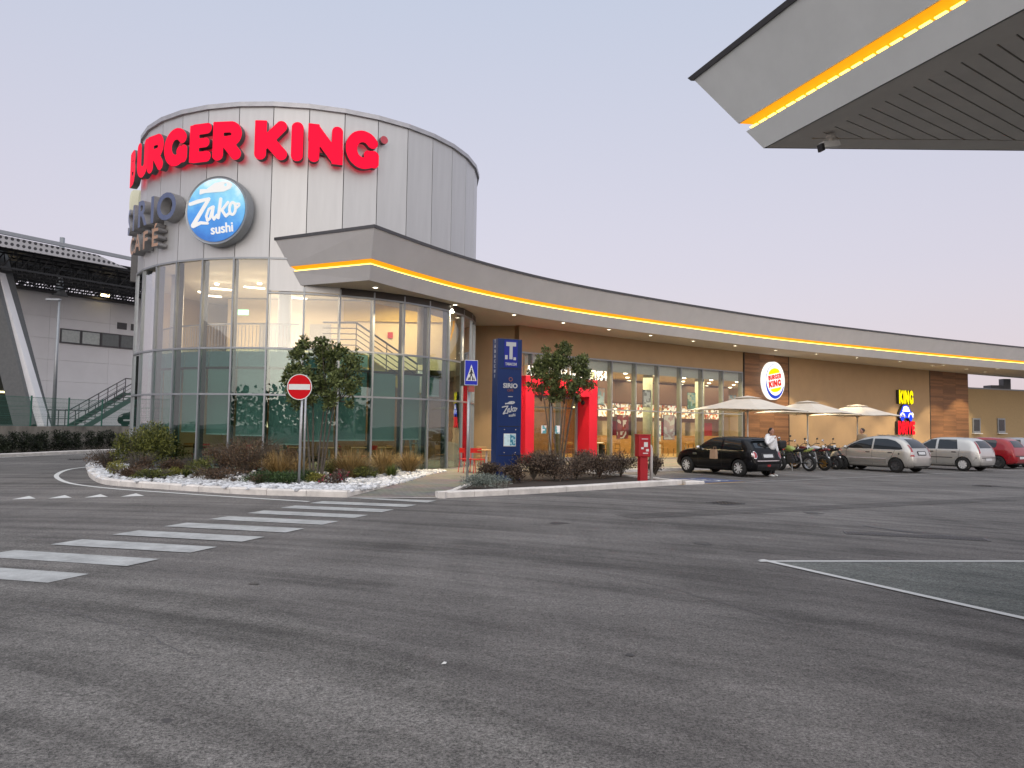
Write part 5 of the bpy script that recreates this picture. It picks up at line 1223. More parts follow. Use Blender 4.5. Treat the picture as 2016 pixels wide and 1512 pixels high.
tree('small multi stemmed evergreen tree in front of the glass tower', 622, 945, [(600, 680, 17), (588, 700, 22), (585, 740, 27), (640, 705, 30), (636, 680, 18), (662, 690, 20), (690, 705, 22), (700, 735, 18), (620, 750, 34), (665, 745, 30), (650, 785, 24), (600, 785, 26), (580, 775, 15), (690, 770, 14), (690, 798, 9), (705, 752, 10)], 9500, [(612, 600, 790), (618, 612, 770), (624, 640, 745), (630, 652, 780), (632, 668, 760)])
tree('small multi stemmed tree in front of the red entrance portal', 1098, 925, [(1085, 700, 22), (1110, 692, 20), (1070, 715, 22), (1055, 738, 18), (1100, 725, 28), (1135, 715, 22), (1148, 735, 18), (1158, 755, 14), (1125, 750, 24), (1085, 755, 22), (1060, 765, 13), (1105, 778, 15), (1040, 758, 8), (1130, 778, 11), (1090, 784, 10), (1168, 757, 7)], 12000, [(1090, 1066, 760), (1095, 1085, 770), (1099, 1112, 765), (1101, 1120, 760), (1104, 1132, 765), (1106, 1136, 750)])
def shrub(name, label, px, py, w, h, mat, n, size, cat='shrub', zg=.11, twigs=0, lob=7, elong=2.2, up=.4, group=None, flowers=0, topy=None, depth=None):
    b0 = onz(px, py, zg); t = thing(name, label, cat, b0, random.uniform(-.2, .2), group)
    bl_ = []
    for i in range(lob):
        a = random.uniform(0, 6.28); q = random.uniform(.1, .62); z = h*random.uniform(.25, .72)
        bl_.append(((math.cos(a)*q*w/2, math.sin(a)*q*(depth or w)/2, z), (w*.22*random.uniform(.7, 1.2), w*.22, h*.26*random.uniform(.7, 1.2))))
    link('foliage', leaf_mesh('foliage', bl_, n, size, mat, elong, .55, up=up), t)
    if twigs:
        mb = MB()
        for i in range(twigs):
            a = random.uniform(0, 6.28); r_ = random.uniform(.2, .5)*w; mb.tube([(0, 0, 0), (math.cos(a)*r_*.4, math.sin(a)*r_*.4, h*.5), (math.cos(a)*r_, math.sin(a)*r_, h*random.uniform(.75, 1.08))], [.010, .006, .002], 4)
        mb.build('twigs', M['trunk'], t)
    if flowers: link('flowers', leaf_mesh('flowers', bl_, flowers, size*1.3, LF, 1.3, .25), t)
    return t
def grass(label, px, py, w, h, mat, n=420, zg=.11, group='dry ornamental grass clumps in the bed', wdt=.008, stiff=.5):
    b0 = onz(px, py, zg); t = thing('ornamental_grass', label, 'grass clump', b0, 0, group); v = []; f = []
    for i in range(n):
        a = random.uniform(0, 6.28); r0 = random.uniform(0, .12)*w; L_ = h*random.uniform(.6, 1.1); sp_ = random.uniform(.15, 1)*w/2; c, s = math.cos(a), math.sin(a); k = len(v); pn = (-s*wdt, c*wdt)
        for j in range(4):
            u = j/3; r_ = r0+sp_*u**1.25; z = L_*(u-(1-stiff)*1.15*u*u*sp_/(w/2)); wd = 1-u*.85; v += [(c*r_+pn[0]*wd, s*r_+pn[1]*wd, z), (c*r_-pn[0]*wd, s*r_-pn[1]*wd, z)]
        for j in range(3): f.append((k+2*j, k+2*j+1, k+2*j+3, k+2*j+2))
    MB().add(v, f).build('blades', mat, t); return t
# left bed
shrub('shrub', 'reddish brown twiggy bush at the left tip of the bed', 208, 925, 1.3, .75, LBr, 1500, .05, twigs=90, up=.8)
shrub('shrub', 'large dark green upright shrub against the left side of the glass tower', 305, 925, 2.1, 1.75, LB, 7500, .075, lob=14, up=.7)
shrub('shrub', 'loose olive green shrub between brown bush and tall green shrub', 258, 926, 1.2, 1.25, LB, 2600, .07, lob=9, twigs=30, up=.7)
shrub('shrub', 'dark brown bare looking bush in front of the tall green shrub', 275, 936, 1.1, .7, LBr, 1500, .045, twigs=80)
shrub('shrub', 'small yellow green shrub near the white kerb at left', 230, 937, .65, .45, LY, 900, .05)
shrub('shrub', 'low yellowish tuft at the kerb below the tall green shrub', 335, 940, .7, .3, LY, 500, .06, up=1)
shrub('shrub', 'wide reddish brown bush in front of the lower windows', 485, 937, 2.9, 1.2, LBr, 5600, .05, lob=12, twigs=120, up=.7)
shrub('shrub', 'low dark brown creeping shrub by the pebbles', 425, 948, 1.9, .42, LBr, 1700, .05, lob=9, twigs=40)
shrub('ground_cover', 'low spreading green juniper mat at the kerb beside the no entry sign', 540, 953, 2.2, .35, LJ, 5200, .05, 'ground cover', lob=16, depth=1.0)
shrub('shrub', 'small brown heather by the green mat', 505, 955, .8, .3, LBr, 600, .04)
shrub('shrub', 'small variegated cream and green shrub right of the no entry post', 621, 953, .75, .42, LY, 1100, .055)
shrub('shrub', 'dark red leaved shrub with pink flowers near the path corner', 664, 955, .95, .5, LP, 1400, .05, flowers=60)
grass('tan arching grass clump left of the no entry post', 548, 942, 1.7, 1.0, GD, 620)
grass('tan grass clump behind the tree trunks by the tower', 590, 938, 1.1, .8, GD, 320)
grass('large olive grass clump in the middle of the pebble bed', 690, 942, 2.1, .95, GD, 1000, stiff=.6)
grass('tall golden grass clump beside the middle one', 755, 936, 1.6, .9, GD, 800, stiff=.7)
grass('golden round grass clump at the right end of the bed', 805, 931, 1.5, .8, GD, 800, stiff=.7)
grass('small green iris tuft left of the golden grasses', 732, 941, .7, .42, GG, 160, wdt=.02, group='green iris tufts in the bed')
grass('small green iris tuft between the golden grasses', 770, 940, .7, .45, GG, 180, wdt=.02, group='green iris tufts in the bed')
grass('small yellow green tuft on the pebbles at far left', 370, 938, .6, .3, GG, 120, wdt=.02)
for px, py, w, h, mt_, lb in ((345, 934, 1.3, .5, LBr, 'low brown bush below the tall green shrub, right side'), (392, 938, 1.3, .6, LB, 'low olive green bush between the tall shrub and the brown bush'), (438, 931, 1.5, .95, LBr, 'brown twiggy bush left of the wide brown one'), (562, 935, 1.5, .85, LBr, 'brown bush just left of the no entry post'), (600, 949, .9, .35, LJ, 'low green mat at the foot of the no entry post'), (655, 940, 1.2, .6, LB, 'green brown bush under the multi stemmed tree'), (715, 944, 1.0, .4, LB, 'low olive bush among the golden grasses'), (250, 942, 1.2, .35, LBr, 'low brown mat along the kerb at the left tip'), (300, 945, 1.2, .3, LB, 'low olive mat along the kerb below the tall shrub')):
    shrub('shrub', lb, px, py, w, h, mt_, int(1900*w), .05, twigs=50, lob=11, up=.6)
# right bed
shrub('ground_cover', 'silver grey low lavender cushion at the foot of the crossing sign', 950, 963, 1.7, .42, LS, 4200, .05, 'ground cover', lob=14, elong=4, depth=1.0)
for i, (px, py, w, h, lb) in enumerate(((962, 946, .8, .55, 'left of the blue totem'), (1012, 950, 1.0, .55, 'at the front of the blue totem'), (1050, 945, 1.5, .85, 'just right of the blue totem'), (1092, 945, 1.5, .9, 'under the tree by the portal'), (1135, 943, 1.5, .8, 'in front of the steel bin'), (1180, 940, 1.6, .85, 'in the middle of the right bed'), (1222, 938, 1.5, .85, 'left of the red post'), (1290, 936, 1.0, .75, 'right of the red post, last in the row'), (1070, 930, 1.4, .8, 'behind the row, near the entrance'), (1150, 927, 1.5, .8, 'behind the row, near the litter bins'))):
    shrub('shrub', 'purple brown leafy shrub '+lb, px, py, w, h, LP, int(2300*w), .055, twigs=40, lob=11, up=.6, group='purple brown shrubs in the right bed')
# hedge shrubs along the retaining wall
ORD = 'first second third fourth fifth sixth seventh eighth ninth tenth eleventh twelfth thirteenth fourteenth fifteenth sixteenth'.split()
for i in range(12):
    q = bgpt(4+i*21.5+random.uniform(-3, 3), 1.0); q.z = .13
    t = thing('hedge_shrub', f'{ORD[i]} dark upright evergreen from the left in the row along the stained concrete wall', 'shrub', q, 0, 'evergreens along the concrete wall'); hh = random.uniform(.85, 1.1)
    bl_ = [((random.uniform(-.12, .12), random.uniform(-.12, .12), hh*(.15+.13*j)), (.32-.02*j, .3, .16)) for j in range(6)]
    link('foliage', leaf_mesh('foliage', bl_, 900, .09, LH, 2.2, .6, up=.5), t)
# low hedge along the terrace behind the motorbikes
_r = ray(1506, 885); _o = tf0+rn*.75; _az = _r[0]/_r[1]; hp0 = _o+rd*((_az*_o.y-_o.x)/(rd.x-_az*rd.y))
hp0 = hp0; hedge = thing('low_hedge', 'clipped green hedge between motorbikes and parasols', 'hedge', (hp0.x, hp0.y, .11), math.atan2(rd.y, rd.x))
link('foliage', leaf_mesh('foliage', [((i*.4, random.uniform(-.05, .05), .42), (.32, .3, .42)) for i in range(34)], 9000, .08, LJ, 2, .5), hedge)
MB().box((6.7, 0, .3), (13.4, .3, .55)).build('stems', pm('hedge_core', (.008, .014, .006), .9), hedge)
# white pebbles
def inpoly(x, y, pl):
    c = False
    for (ax, ay), (bx, by) in zip(pl, pl[1:]+pl[:1]):
        if (ay > y) != (by > y) and x < (bx-ax)*(y-ay)/(by-ay)+ax: c = not c
    return c
bm0 = bmesh.new(); bmesh.ops.create_icosphere(bm0, subdivisions=1, radius=1); iv = np.array([v.co[:] for v in bm0.verts]); ifc = [tuple(v.index for v in f.verts) for f in bm0.faces]; bm0.free()
pv = []; pf = []; cnt = 0
front = [Vector((p.x, p.y)) for p in islF]
plist = [(p[0], p[1]) for p in bed]
while cnt < 3300:
    x, y = random.uniform(-15.5, -2.2), random.uniform(17.5, 27)
    if not inpoly(x, y, plist) or math.hypot(x-TX, y-TY) < TR+.15: continue
    dmin = min((Vector((x, y))-q).length for q in front[::2])
    if dmin < .24: continue
    if dmin > 1.6 and x < -5.5 and random.random() < .8: continue
    s = random.uniform(.035, .085); M3 = Matrix.Rotation(random.uniform(0, 6), 3, 'Z'); sc3 = np.array([s*random.uniform(.8, 1.5), s*random.uniform(.7, 1.1), s*random.uniform(.5, .8)])
    vv = (iv*sc3*(1+.15*np.random.randn(len(iv), 1))) @ np.array(M3); n0 = len(pv); pv += [(a[0]+x, a[1]+y, a[2]+.115+s*.35) for a in vv]; pf += [tuple(i+n0 for i in f) for f in ifc]; cnt += 1
peb = MB().add(pv, pf).build('white_pebbles', pm('white_stone', (.58, .59, .61), .8, var=.25, scale=5, island=.9)); stuff(peb); peb['label'] = 'loose white pebbles covering the planted bed'; peb['category'] = 'pebbles'

# wood behind the viewer, seen only mirrored in the glass
wood = link('distant_wood', leaf_mesh('distant_wood', [((x+random.uniform(-2, 2), -62+random.uniform(-5, 5), random.uniform(1.5, 5)), (random.uniform(3, 5), 3, random.uniform(2.5, 4.5))) for x in range(-90, 95, 4)], 22000, .75, LH, 1.5, .6)); stuff(wood); wood['label'] = 'dark row of trees far behind the viewer'; wood['category'] = 'wood'
# ------------------------------------------------------------------ cars
def car_paint(name, col, metal=.0, rough=.3): return pm(name, col, rough, metal, var=.04, scale=3, coat=1.0, spec=.2)
CG = pm('car_glass', (.012, .015, .017), .04, spec=.9, var=.1)
TL = pm('tail_lamp_red', (.35, .01, .015), .2, coat=1, var=.1); TW = pm('tail_lamp_clear', (.6, .55, .55), .2, coat=1)
PLT = pm('number_plate', (.62, .63, .64), .4, var=.25, scale=60)
def interp(tab, x):
    if x <= tab[0][0]: return tab[0][1]
    for (a, va), (b, vb) in zip(tab, tab[1:]):
        if x <= b: t = (x-a)/(b-a); return va+(vb-va)*t
    return tab[-1][1]
def car_body(L, Wd, top, belt, wb, wr, zb=.19, tum=.34, ends=.80, stations=30):
    hl = L/2; xs = sorted(set([-hl, -hl+.02, -hl+.06, -hl+.14, hl-.14, hl-.06, hl-.02, hl]+list(np.linspace(-hl+.22, hl-.22, stations))))
    vs = []; fs = []; rings = []
    for x in xs:
        e = 1-abs(x)/hl; w = Wd/2*(ends+(1-ends)*min(1, (e/.16))**.55 if e < .16 else 1.0)
        w *= 1-.03*max(0, x/hl)
        zt = interp(top, x); zbo = zb+(.10 if e < .03 else 0)+.06*max(0, 1-e/.12); bl_ = interp(belt, x) if isinstance(belt, list) else belt
        b = min(bl_, zt-.10); u = zt-b; rw = max(.97*w-u*tum, .3)
        half = [(0, zbo), (.8*w, zbo), (.955*w, zbo+.07), (w*.995, zbo+.38*(b-zbo)), (w, zbo+.62*(b-zbo)), (.99*w, b-.05), (.965*w, b), (.965*w+(rw-.965*w)*.45, b+.45*u), (rw+.01, zt-min(.10, u*.45)), (rw-.06, zt-min(.035, u*.2)), (rw*.6, zt+.005), (0, zt+.015)]
        ring = [(x, y, z) for y, z in half]+[(x, -y, z) for y, z in half[-2:0:-1]]
        rings.append(len(vs)); vs += ring; n = len(ring)
    for a, b in zip(rings, rings[1:]):
        for i in range(n): fs.append((a+i, a+(i+1) % n, b+(i+1) % n, b+i))
    fs += [tuple(range(n))[::-1], tuple(range(rings[-1], rings[-1]+n))]
    me = MB().add(vs, fs).mesh('body'); o = bpy.data.objects.new('tmp', me); C.objects.link(o)
    s = o.modifiers.new('s', 'SUBSURF'); s.levels = s.render_levels = 2
    dg = bpy.context.evaluated_depsgraph_get(); full = bpy.data.meshes.new_from_object(o.evaluated_get(dg))
    bvh = BVHTree.FromPolygons([v.co.copy() for v in full.vertices], [tuple(p.vertices) for p in full.polygons])
    cut = MB()
    for x in (-wb/2, wb/2):
        for sy in (-1, 1): cut.lathe([(0, sy*Wd*.30), (wr+.05, sy*Wd*.30), (wr+.05, sy*Wd), (0, sy*Wd)], 28, (x, 0, wr), 'Y')
    co = bpy.data.objects.new('cut', cut.mesh('cut')); C.objects.link(co)
    o2 = bpy.data.objects.new('tmp2', full); C.objects.link(o2); bo = o2.modifiers.new('b', 'BOOLEAN'); bo.operation = 'DIFFERENCE'; bo.object = co; bo.solver = 'EXACT'
    dg = bpy.context.evaluated_depsgraph_get(); fin = bpy.data.meshes.new_from_object(o2.evaluated_get(dg))
    for q in (o, o2, co): bpy.data.objects.remove(q)
    return fin, bvh
def decal(name, poly, axis, bvh, mat, parent, off=.006, sub=3, thick=.004):
    # poly in (a,b): axis 'L'/'R' sides use (x,z); 'B' rear uses (y,z); 'F' front; 'T' roof uses (x,y)
    bm = bmesh.new(); vs = [bm.verts.new((a, b, 0)) for a, b in poly]; bm.faces.new(vs)
    bmesh.ops.triangulate(bm, faces=bm.faces[:])
    for _ in range(sub):
        lg_ = [e for e in bm.edges if e.calc_length() > .10]
        if not lg_: break
        bmesh.ops.subdivide_edges(bm, edges=lg_, cuts=1); bmesh.ops.triangulate(bm, faces=bm.faces[:])
    dead = []
    for v in bm.verts:
        a, b = v.co.x, v.co.y
        if axis == 'L': o, d = Vector((a, 3, b)), Vector((0, -1, 0))
        elif axis == 'R': o, d = Vector((a, -3, b)), Vector((0, 1, 0))
        elif axis == 'B': o, d = Vector((-4, a, b)), Vector((1, 0, 0))
        elif axis == 'F': o, d = Vector((4, a, b)), Vector((-1, 0, 0))
        else: o, d = Vector((a, b, 4)), Vector((0, 0, -1))
        h = bvh.ray_cast(o, d)
        if h[0] is None: dead.append(v); v.co = (0, 0, -9); continue
        nn = h[1] if h[1].dot(d) < 0 else -h[1]; v.co = h[0]+nn*off
    if dead: bmesh.ops.delete(bm, geom=dead, context='VERTS')
    bmesh.ops.recalc_face_normals(bm, faces=bm.faces)
    me = bpy.data.meshes.new(name); bm.to_mesh(me); bm.free(); me.materials.append(mat); me.polygons.foreach_set('use_smooth', [True]*len(me.polygons))
    return link(name, me, parent)
def wheel(parent, x, y, r, w, rim, style, side):
    root = MB().lathe([(r*.62, -w/2), (r*.9, -w/2), (r, -w*.32), (r, w*.32), (r*.9, w/2), (r*.62, w/2)], 32, axis='Y').build('wheel', M['rubber'], parent, (x, y, r), smooth=True)
    ys = side*w*.42
    MB().lathe([(r*.58, -w*.4), (r*.66, ys*1.06), (r*.63, ys*1.1), (r*.56, ys*.7), (.0, ys*.35)], 32, axis='Y').build('rim', M['dark'] if style == 'spoke' else rim, root)
    mb = MB()
    if style == 'spoke':
        for i in range(5):
            a = 2*math.pi*i/5
            for da in (-.26, .26): mb.bar((0, ys*.95, 0), (math.cos(a+da)*r*.64, ys*.98, math.sin(a+da)*r*.64), .026, .03)
        mb.lathe([(r*.60, ys*.8), (r*.60, ys*1.09), (r*.67, ys*1.06), (r*.67, ys*.8)], 32, axis='Y'); mb.lathe([(0, ys*1.05), (r*.14, ys*1.02), (r*.16, ys*.5)], 14, axis='Y')
        mb.build('spokes', rim, root)
    elif style == 'cover':
        mb.lathe([(0, ys*1.0), (r*.2, ys*1.04), (r*.5, ys*1.0), (r*.64, ys*.95)], 32, axis='Y'); mb.build('hub_cap', rim, root)
        mb = MB()
        for i in range(8): a = 2*math.pi*i/8; mb.lathe([(0, ys*1.03), (r*.06, ys*1.03), (r*.06, ys*.9)], 8, (math.cos(a)*r*.5, 0, math.sin(a)*r*.5), 'Y')
        mb.build('slots', M['black'], root)
    else:
        for i in range(9): a = 2*math.pi*i/9; mb.bar((0, ys*.9, 0), (math.cos(a)*r*.6, ys*.85, math.sin(a)*r*.6), .03, .03)
        mb.build('spokes', M['coping'], root)
    return root
rowdir = Vector((math.cos(R_(30)), math.sin(R_(30)), 0)); HEAD = math.atan2(rn.y, rn.x)
def place_car(px, py, wb, Wd): # put the rear left wheel on that pixel
    p = onz(px, py); f = Vector((math.cos(HEAD), math.sin(HEAD), 0)); l = Vector((-f.y, f.x, 0))
    return p+f*(wb/2)-l*(Wd/2-.08)
def make_car(name, label, px, py, L, Wd, top, belt, wb, wr, paint, spec, style, rimm, pos=None, head=None, **kw):
    loc = pos if pos is not None else place_car(px, py, wb, Wd); t = thing(name, label, 'car', (loc.x, loc.y, loc.z if pos is not None else 0), HEAD if head is None else head)
    me, bvh = car_body(L, Wd, top, belt, wb, wr, **kw); me.materials.clear(); me.materials.append(paint)
    b = link('body', me, t); autosmooth(b, 40)
    MB().box((0, 0, .30), (L*.8, Wd*.58, .24)).build('underbody', M['black'], t)
    for x in (-wb/2, wb/2):
        for sy in (-1, 1): wheel(t, x, sy*(Wd/2-.095), wr, .19, rimm, style, sy)
    for nm, poly, axes, mat, off in spec:
        for ax in axes:
            pl = poly if ax not in 'BF' else poly
            if ax == 'M': decal(nm, poly, 'B', bvh, mat, t, off); decal(nm, [(-y, z) for y, z in poly][::-1], 'B', bvh, mat, t, off)
            elif ax == 'S': decal(nm, poly, 'L', bvh, mat, t, off); decal(nm, poly, 'R', bvh, mat, t, off)
            else: decal(nm, pl, ax, bvh, mat, t, off)
    return t, bvh
def rounded(x0, x1, z0, z1, r=.03): return [(x0+r, z0), (x1-r, z0), (x1, z0+r), (x1, z1-r), (x1-r, z1), (x0+r, z1), (x0, z1-r), (x0, z0+r)]
def seam(x0, z0, x1, z1, w=.012):
    d = Vector((x1-x0, z1-z0)).normalized(); n = Vector((-d.y, d.x))*w/2; return [(x0+n.x, z0+n.y), (x0-n.x, z0-n.y), (x1-n.x, z1-n.y), (x1+n.x, z1+n.y)]
def mirror_pair(t, x, y, z, mat, shell):
    for sy in (-1, 1):
        o = MB().ell((x, sy*(y+.09), z), (.07, .10, .07)).build('mirror', shell, t, smooth=True); MB().bar((x, sy*(y-.03), z-.05), (x, sy*(y+.05), z-.03), .03).build('mirror_arm', M['black'], o)
# black hatchback with chrome details
blk = pm('black_car_paint', (.003, .003, .004), .5, 0, var=.04, coat=.45, spec=.1)
topM = [(-1.91, .62), (-1.86, .80), (-1.80, .98), (-1.70, 1.10), (-1.52, 1.29), (-1.36, 1.385), (-1.1, 1.41), (-.3, 1.425), (.2, 1.395), (.48, 1.25), (.80, 1.05), (.95, .985), (1.35, .94), (1.62, .86), (1.80, .72), (1.91, .55)]
mini, bv = make_car('parked_car', 'black three door hatchback with silver spoked wheels beside the shrub bed', 1456, 938.5, 3.82, 1.73, topM, .93, 2.495, .31, blk, [
 ('side_window', [(-.42, .97), (.62, .97), (.22, 1.32), (-.42, 1.34)], 'S', CG, .006), ('quarter_window', [(-1.42, .97), (-.50, .97), (-.50, 1.335), (-1.22, 1.32)], 'S', CG, .006),
 ('chrome_belt', [(-1.74, .925), (.82, .925), (.82, .945), (-1.74, .945)], 'S', M['chrome'], .007), ('rear_window', [(-.56, 1.03), (.56, 1.03), (.47, 1.29), (-.47, 1.29)], 'B', CG, .008), ('windscreen', [(.52, -.58), (.86, -.64), (.86, .64), (.52, .58)], 'T', CG, .008),
 ('tail_lamp_surround', rounded(.585, .785, .665, .925, .07), 'M', M['chrome'], .006), ('tail_lamp', rounded(.605, .765, .685, .905, .06), 'M', TL, .012), ('number_plate', rounded(-.26, .26, .70, .81, .01), 'B', PLT, .012), ('plate_recess', rounded(-.36, .36, .67, .86, .03), 'B', M['black'], .006),
 ('bumper_chrome', [(-.80, .565), (.80, .565), (.80, .60), (-.80, .60)], 'B', M['chrome'], .008), ('lower_bumper', [(-.78, .26), (.78, .26), (.78, .46), (-.78, .46)], 'B', M['black'], .007), ('fog_lamp', rounded(-.09, .09, .38, .45, .01), 'B', TL, .012),
 ('door_seam', seam(-.47, .33, -.47, .92), 'S', M['black'], .004), ('door_seam', seam(.66, .40, .66, .92), 'S', M['black'], .004), ('door_handle', rounded(-.36, -.16, .80, .835, .012), 'S', M['chrome'], .015), ('side_scuttle', rounded(.72, .92, .72, .80, .02), 'S', M['chrome'], .008), ('sill', [(-.85, .24), (.85, .24), (.85, .33), (-.85, .33)], 'S', M['black'], .006), ('head_lamp', rounded(.50, .76, .66, .86, .08), 'F', M['chrome'], .01), ('head_lamp', rounded(-.76, -.50, .66, .86, .08), 'F', M['chrome'], .01)], 'spoke', pm('silver_alloy', (.78, .78, .78), .3, .3))
mirror_pair(mini, .60, .82, 1.0, CG, M['chrome'])
MB().bar((-1.56, -.45, 1.345), (-1.56, .45, 1.345), .10, .02).build('roof_spoiler', blk, mini)
MB().bar((-1.775, -.05, 1.06), (-1.70, .32, 1.13), .02).build('rear_wiper', M['black'], mini)
# paper bag hanging in the open window, as a bag of its own
bag = thing('paper_bag', 'brown paper bag held at the black car door', 'bag', (0, 0, 0), HEAD); pp = ony(1410, 893, 27.4); bag.location = (pp.x-.12, pp.y-.1, pp.z-.18)
MB().add([(-.13, -.07, 0), (.13, -.07, 0), (.13, .07, 0), (-.13, .07, 0), (-.12, -.06, .34), (.12, -.06, .34), (.11, .06, .35), (-.12, .06, .34)], [(0, 3, 2, 1), (0, 1, 5, 4), (1, 2, 6, 5), (2, 3, 7, 6), (3, 0, 4, 7)]).build('sack', pm('brown_paper', (.42, .27, .17), .8, var=.1, bump=.4, bscale=15), bag)
MB().tube([(-.06, -.06, .34), (-.05, -.06, .42), (.05, -.06, .42), (.06, -.06, .34)], .008, 5).build('handle', MATS['brown_paper'], bag)
# silver cars
sil = car_paint('silver_beige_paint', (.56, .54, .50), .7, .36); sil2 = car_paint('silver_grey_paint', (.60, .59, .56), .7, .36); redp = car_paint('red_car_paint', (.30, .006, .012), .1, .28); gry = car_paint('light_grey_paint', (.38, .38, .40), .5, .3)
topC = [(-1.92, .62), (-1.88, .84), (-1.80, 1.02), (-1.66, 1.20), (-1.45, 1.36), (-1.15, 1.475), (-.75, 1.52), (-.2, 1.52), (.3, 1.44), (.75, 1.26), (1.10, 1.07), (1.35, .96), (1.62, .86), (1.80, .72), (1.92, .55)]
c3, bv = make_car('parked_car', 'rounded silver beige five door hatchback with dark wheels behind the motorbikes', 1765, 930.5, 3.85, 1.67, topC, .93, 2.46, .30, sil, [
 ('side_window', [(-.17, .96), (1.02, .96), (.80, 1.12), (.42, 1.29), (-.10, 1.39), (-.17, 1.39)], 'S', CG, .006), ('side_window', [(-1.52, .98), (-1.40, .95), (-.25, .95), (-.25, 1.39), (-.80, 1.385), (-1.15, 1.31), (-1.40, 1.15)], 'S', CG, .006),
 ('rear_window', [(-.58, 1.02), (.58, 1.02), (.44, 1.38), (-.44, 1.38)], 'B', CG, .008), ('windscreen', [(.45, -.50), (1.12, -.62), (1.12, .62), (.45, .50)], 'T', CG, .008),
 ('tail_lamp', [(.60, .68), (.76, .68), (.74, .80), (.66, 1.15), (.61, 1.15)], 'M', TL, .012), ('tail_lamp_clear', [(.61, .76), (.75, .76), (.74, .86), (.615, .86)], 'M', TW, .016), ('number_plate', rounded(-.26, .26, .76, .87, .01), 'B', PLT, .014), ('plate_recess', rounded(-.33, .33, .72, .90, .03), 'B', M['black'], .006),
 ('bumper', [(-.80, .30), (.80, .30), (.80, .62), (-.80, .62)], 'B', sil, .02), ('bumper_strip', [(-.76, .30), (.76, .30), (.72, .24), (-.72, .24)], 'B', M['black'], .01),
 ('door_seam', seam(-.21, .30, -.21, .94), 'S', M['black'], .004), ('door_seam', seam(.98, .36, .98, .94), 'S', M['black'], .004), ('door_seam', seam(-1.02, .55, -1.20, .94), 'S', M['black'], .004), ('door_handle', rounded(-.12, .08, .80, .84, .015), 'S', M['black'], .015), ('door_handle', rounded(-1.10, -.90, .80, .84, .015), 'S', M['black'], .015),
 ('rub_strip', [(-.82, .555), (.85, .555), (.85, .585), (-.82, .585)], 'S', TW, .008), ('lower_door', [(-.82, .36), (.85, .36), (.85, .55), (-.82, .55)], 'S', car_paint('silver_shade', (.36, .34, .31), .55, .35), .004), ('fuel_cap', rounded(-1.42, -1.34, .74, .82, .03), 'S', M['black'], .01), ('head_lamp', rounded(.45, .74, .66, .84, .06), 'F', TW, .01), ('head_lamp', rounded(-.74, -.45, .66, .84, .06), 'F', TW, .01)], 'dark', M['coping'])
mirror_pair(c3, .98, .80, 1.0, CG, sil)
MB().bar((-1.2, -.40, 1.50), (-.2, -.40, 1.545), .03).build('roof_rail', sil, c3); MB().bar((-1.2, .40, 1.50), (-.2, .40, 1.545), .03).build('roof_rail', sil, c3); MB().tube([(-1.05, 0, 1.50), (-1.38, 0, 1.78)], .006, 5).build('antenna', M['black'], c3); MB().bar((-1.77, 0, 1.06), (-1.72, .35, 1.12), .02).build('rear_wiper', M['black'], c3)
topP = [(-1.92, .60), (-1.89, .84), (-1.84, 1.00), (-1.68, 1.24), (-1.52, 1.39), (-1.30, 1.455), (-.7, 1.485), (-.1, 1.475), (.25, 1.42), (.65, 1.20), (1.0, .99), (1.3, .92), (1.62, .82), (1.80, .70), (1.92, .52)]
def punto(label, px, py, paint, five, rim, style, plate_low=False):
    side = [('side_window', [(-.05, .95), (.92, .95), (.72, 1.10), (.30, 1.36), (-.05, 1.38)], 'S', CG, .006), ('side_window', [(-1.02, .96), (-.15, .95), (-.15, 1.38), (-.92, 1.38)], 'S', CG, .006), ('door_seam', seam(-.10, .30, -.10, .94), 'S', M['black'], .004), ('door_handle', rounded(-.96, -.76, .81, .85, .015), 'S', M['black'], .015), ('door_handle', rounded(.02, .22, .81, .85, .015), 'S', M['black'], .015), ('door_seam', seam(-1.05, .60, -1.10, .95), 'S', M['black'], .004)] if five else [('side_window', [(-.22, .95), (.92, .95), (.72, 1.10), (.30, 1.36), (-.22, 1.38)], 'S', CG, .006), ('side_window', rounded(-1.15, -.38, .99, 1.36, .07), 'S', CG, .006), ('door_seam', seam(-.30, .30, -.30, .94), 'S', M['black'], .004), ('door_handle', rounded(-.22, -.02, .81, .85, .015), 'S', M['black'], .015)]
    t, bv = make_car('parked_car', label, px, py, 3.84, 1.66, topP, .93, 2.46, .30, paint, side+[
     ('rear_window', [(-.50, 1.02), (.50, 1.02), (.42, 1.33), (-.42, 1.33)], 'B', CG, .008), ('windscreen', [(.32, -.52), (.98, -.62), (.98, .62), (.32, .52)], 'T', CG, .008),
     ('tail_lamp', [(.62, .80), (.70, .78), (.66, 1.05), (.55, 1.30), (.50, 1.30), (.57, 1.05)], 'M', TL, .012), ('number_plate', rounded(-.26, .26, .47, .58, .01), 'B', PLT, .03), ('bumper', [(-.80, .28), (.80, .28), (.80, .62), (-.80, .62)], 'B', paint, .02), ('bumper_strip', [(-.78, .58), (.78, .58), (.78, .615), (-.78, .615)], 'B', M['black'], .024), ('bumper_strip', [(-.78, .20), (.78, .20), (.78, .28), (-.78, .28)], 'B', M['black'], .02),
     ('hatch_seam', [(-.60, .655), (.60, .655), (.60, .665), (-.60, .665)], 'B', M['black'], .006), ('door_seam', seam(.90, .36, .90, .94), 'S', M['black'], .004), ('rub_strip', [(-.80, .57), (.80, .57), (.80, .60), (-.80, .60)], 'S', M['black'], .006), ('head_lamp', rounded(.45, .74, .64, .80, .06), 'F', TW, .01), ('head_lamp', rounded(-.74, -.45, .64, .80, .06), 'F', TW, .01)], style, rim)
    mirror_pair(t, .88, .80, 1.0, CG, paint); return t
punto('boxy silver five door hatchback with white hub caps, second silver car', 1897, 927.5, sil2, True, pm('white_hub_cap', (.55, .55, .55), .4), 'cover')
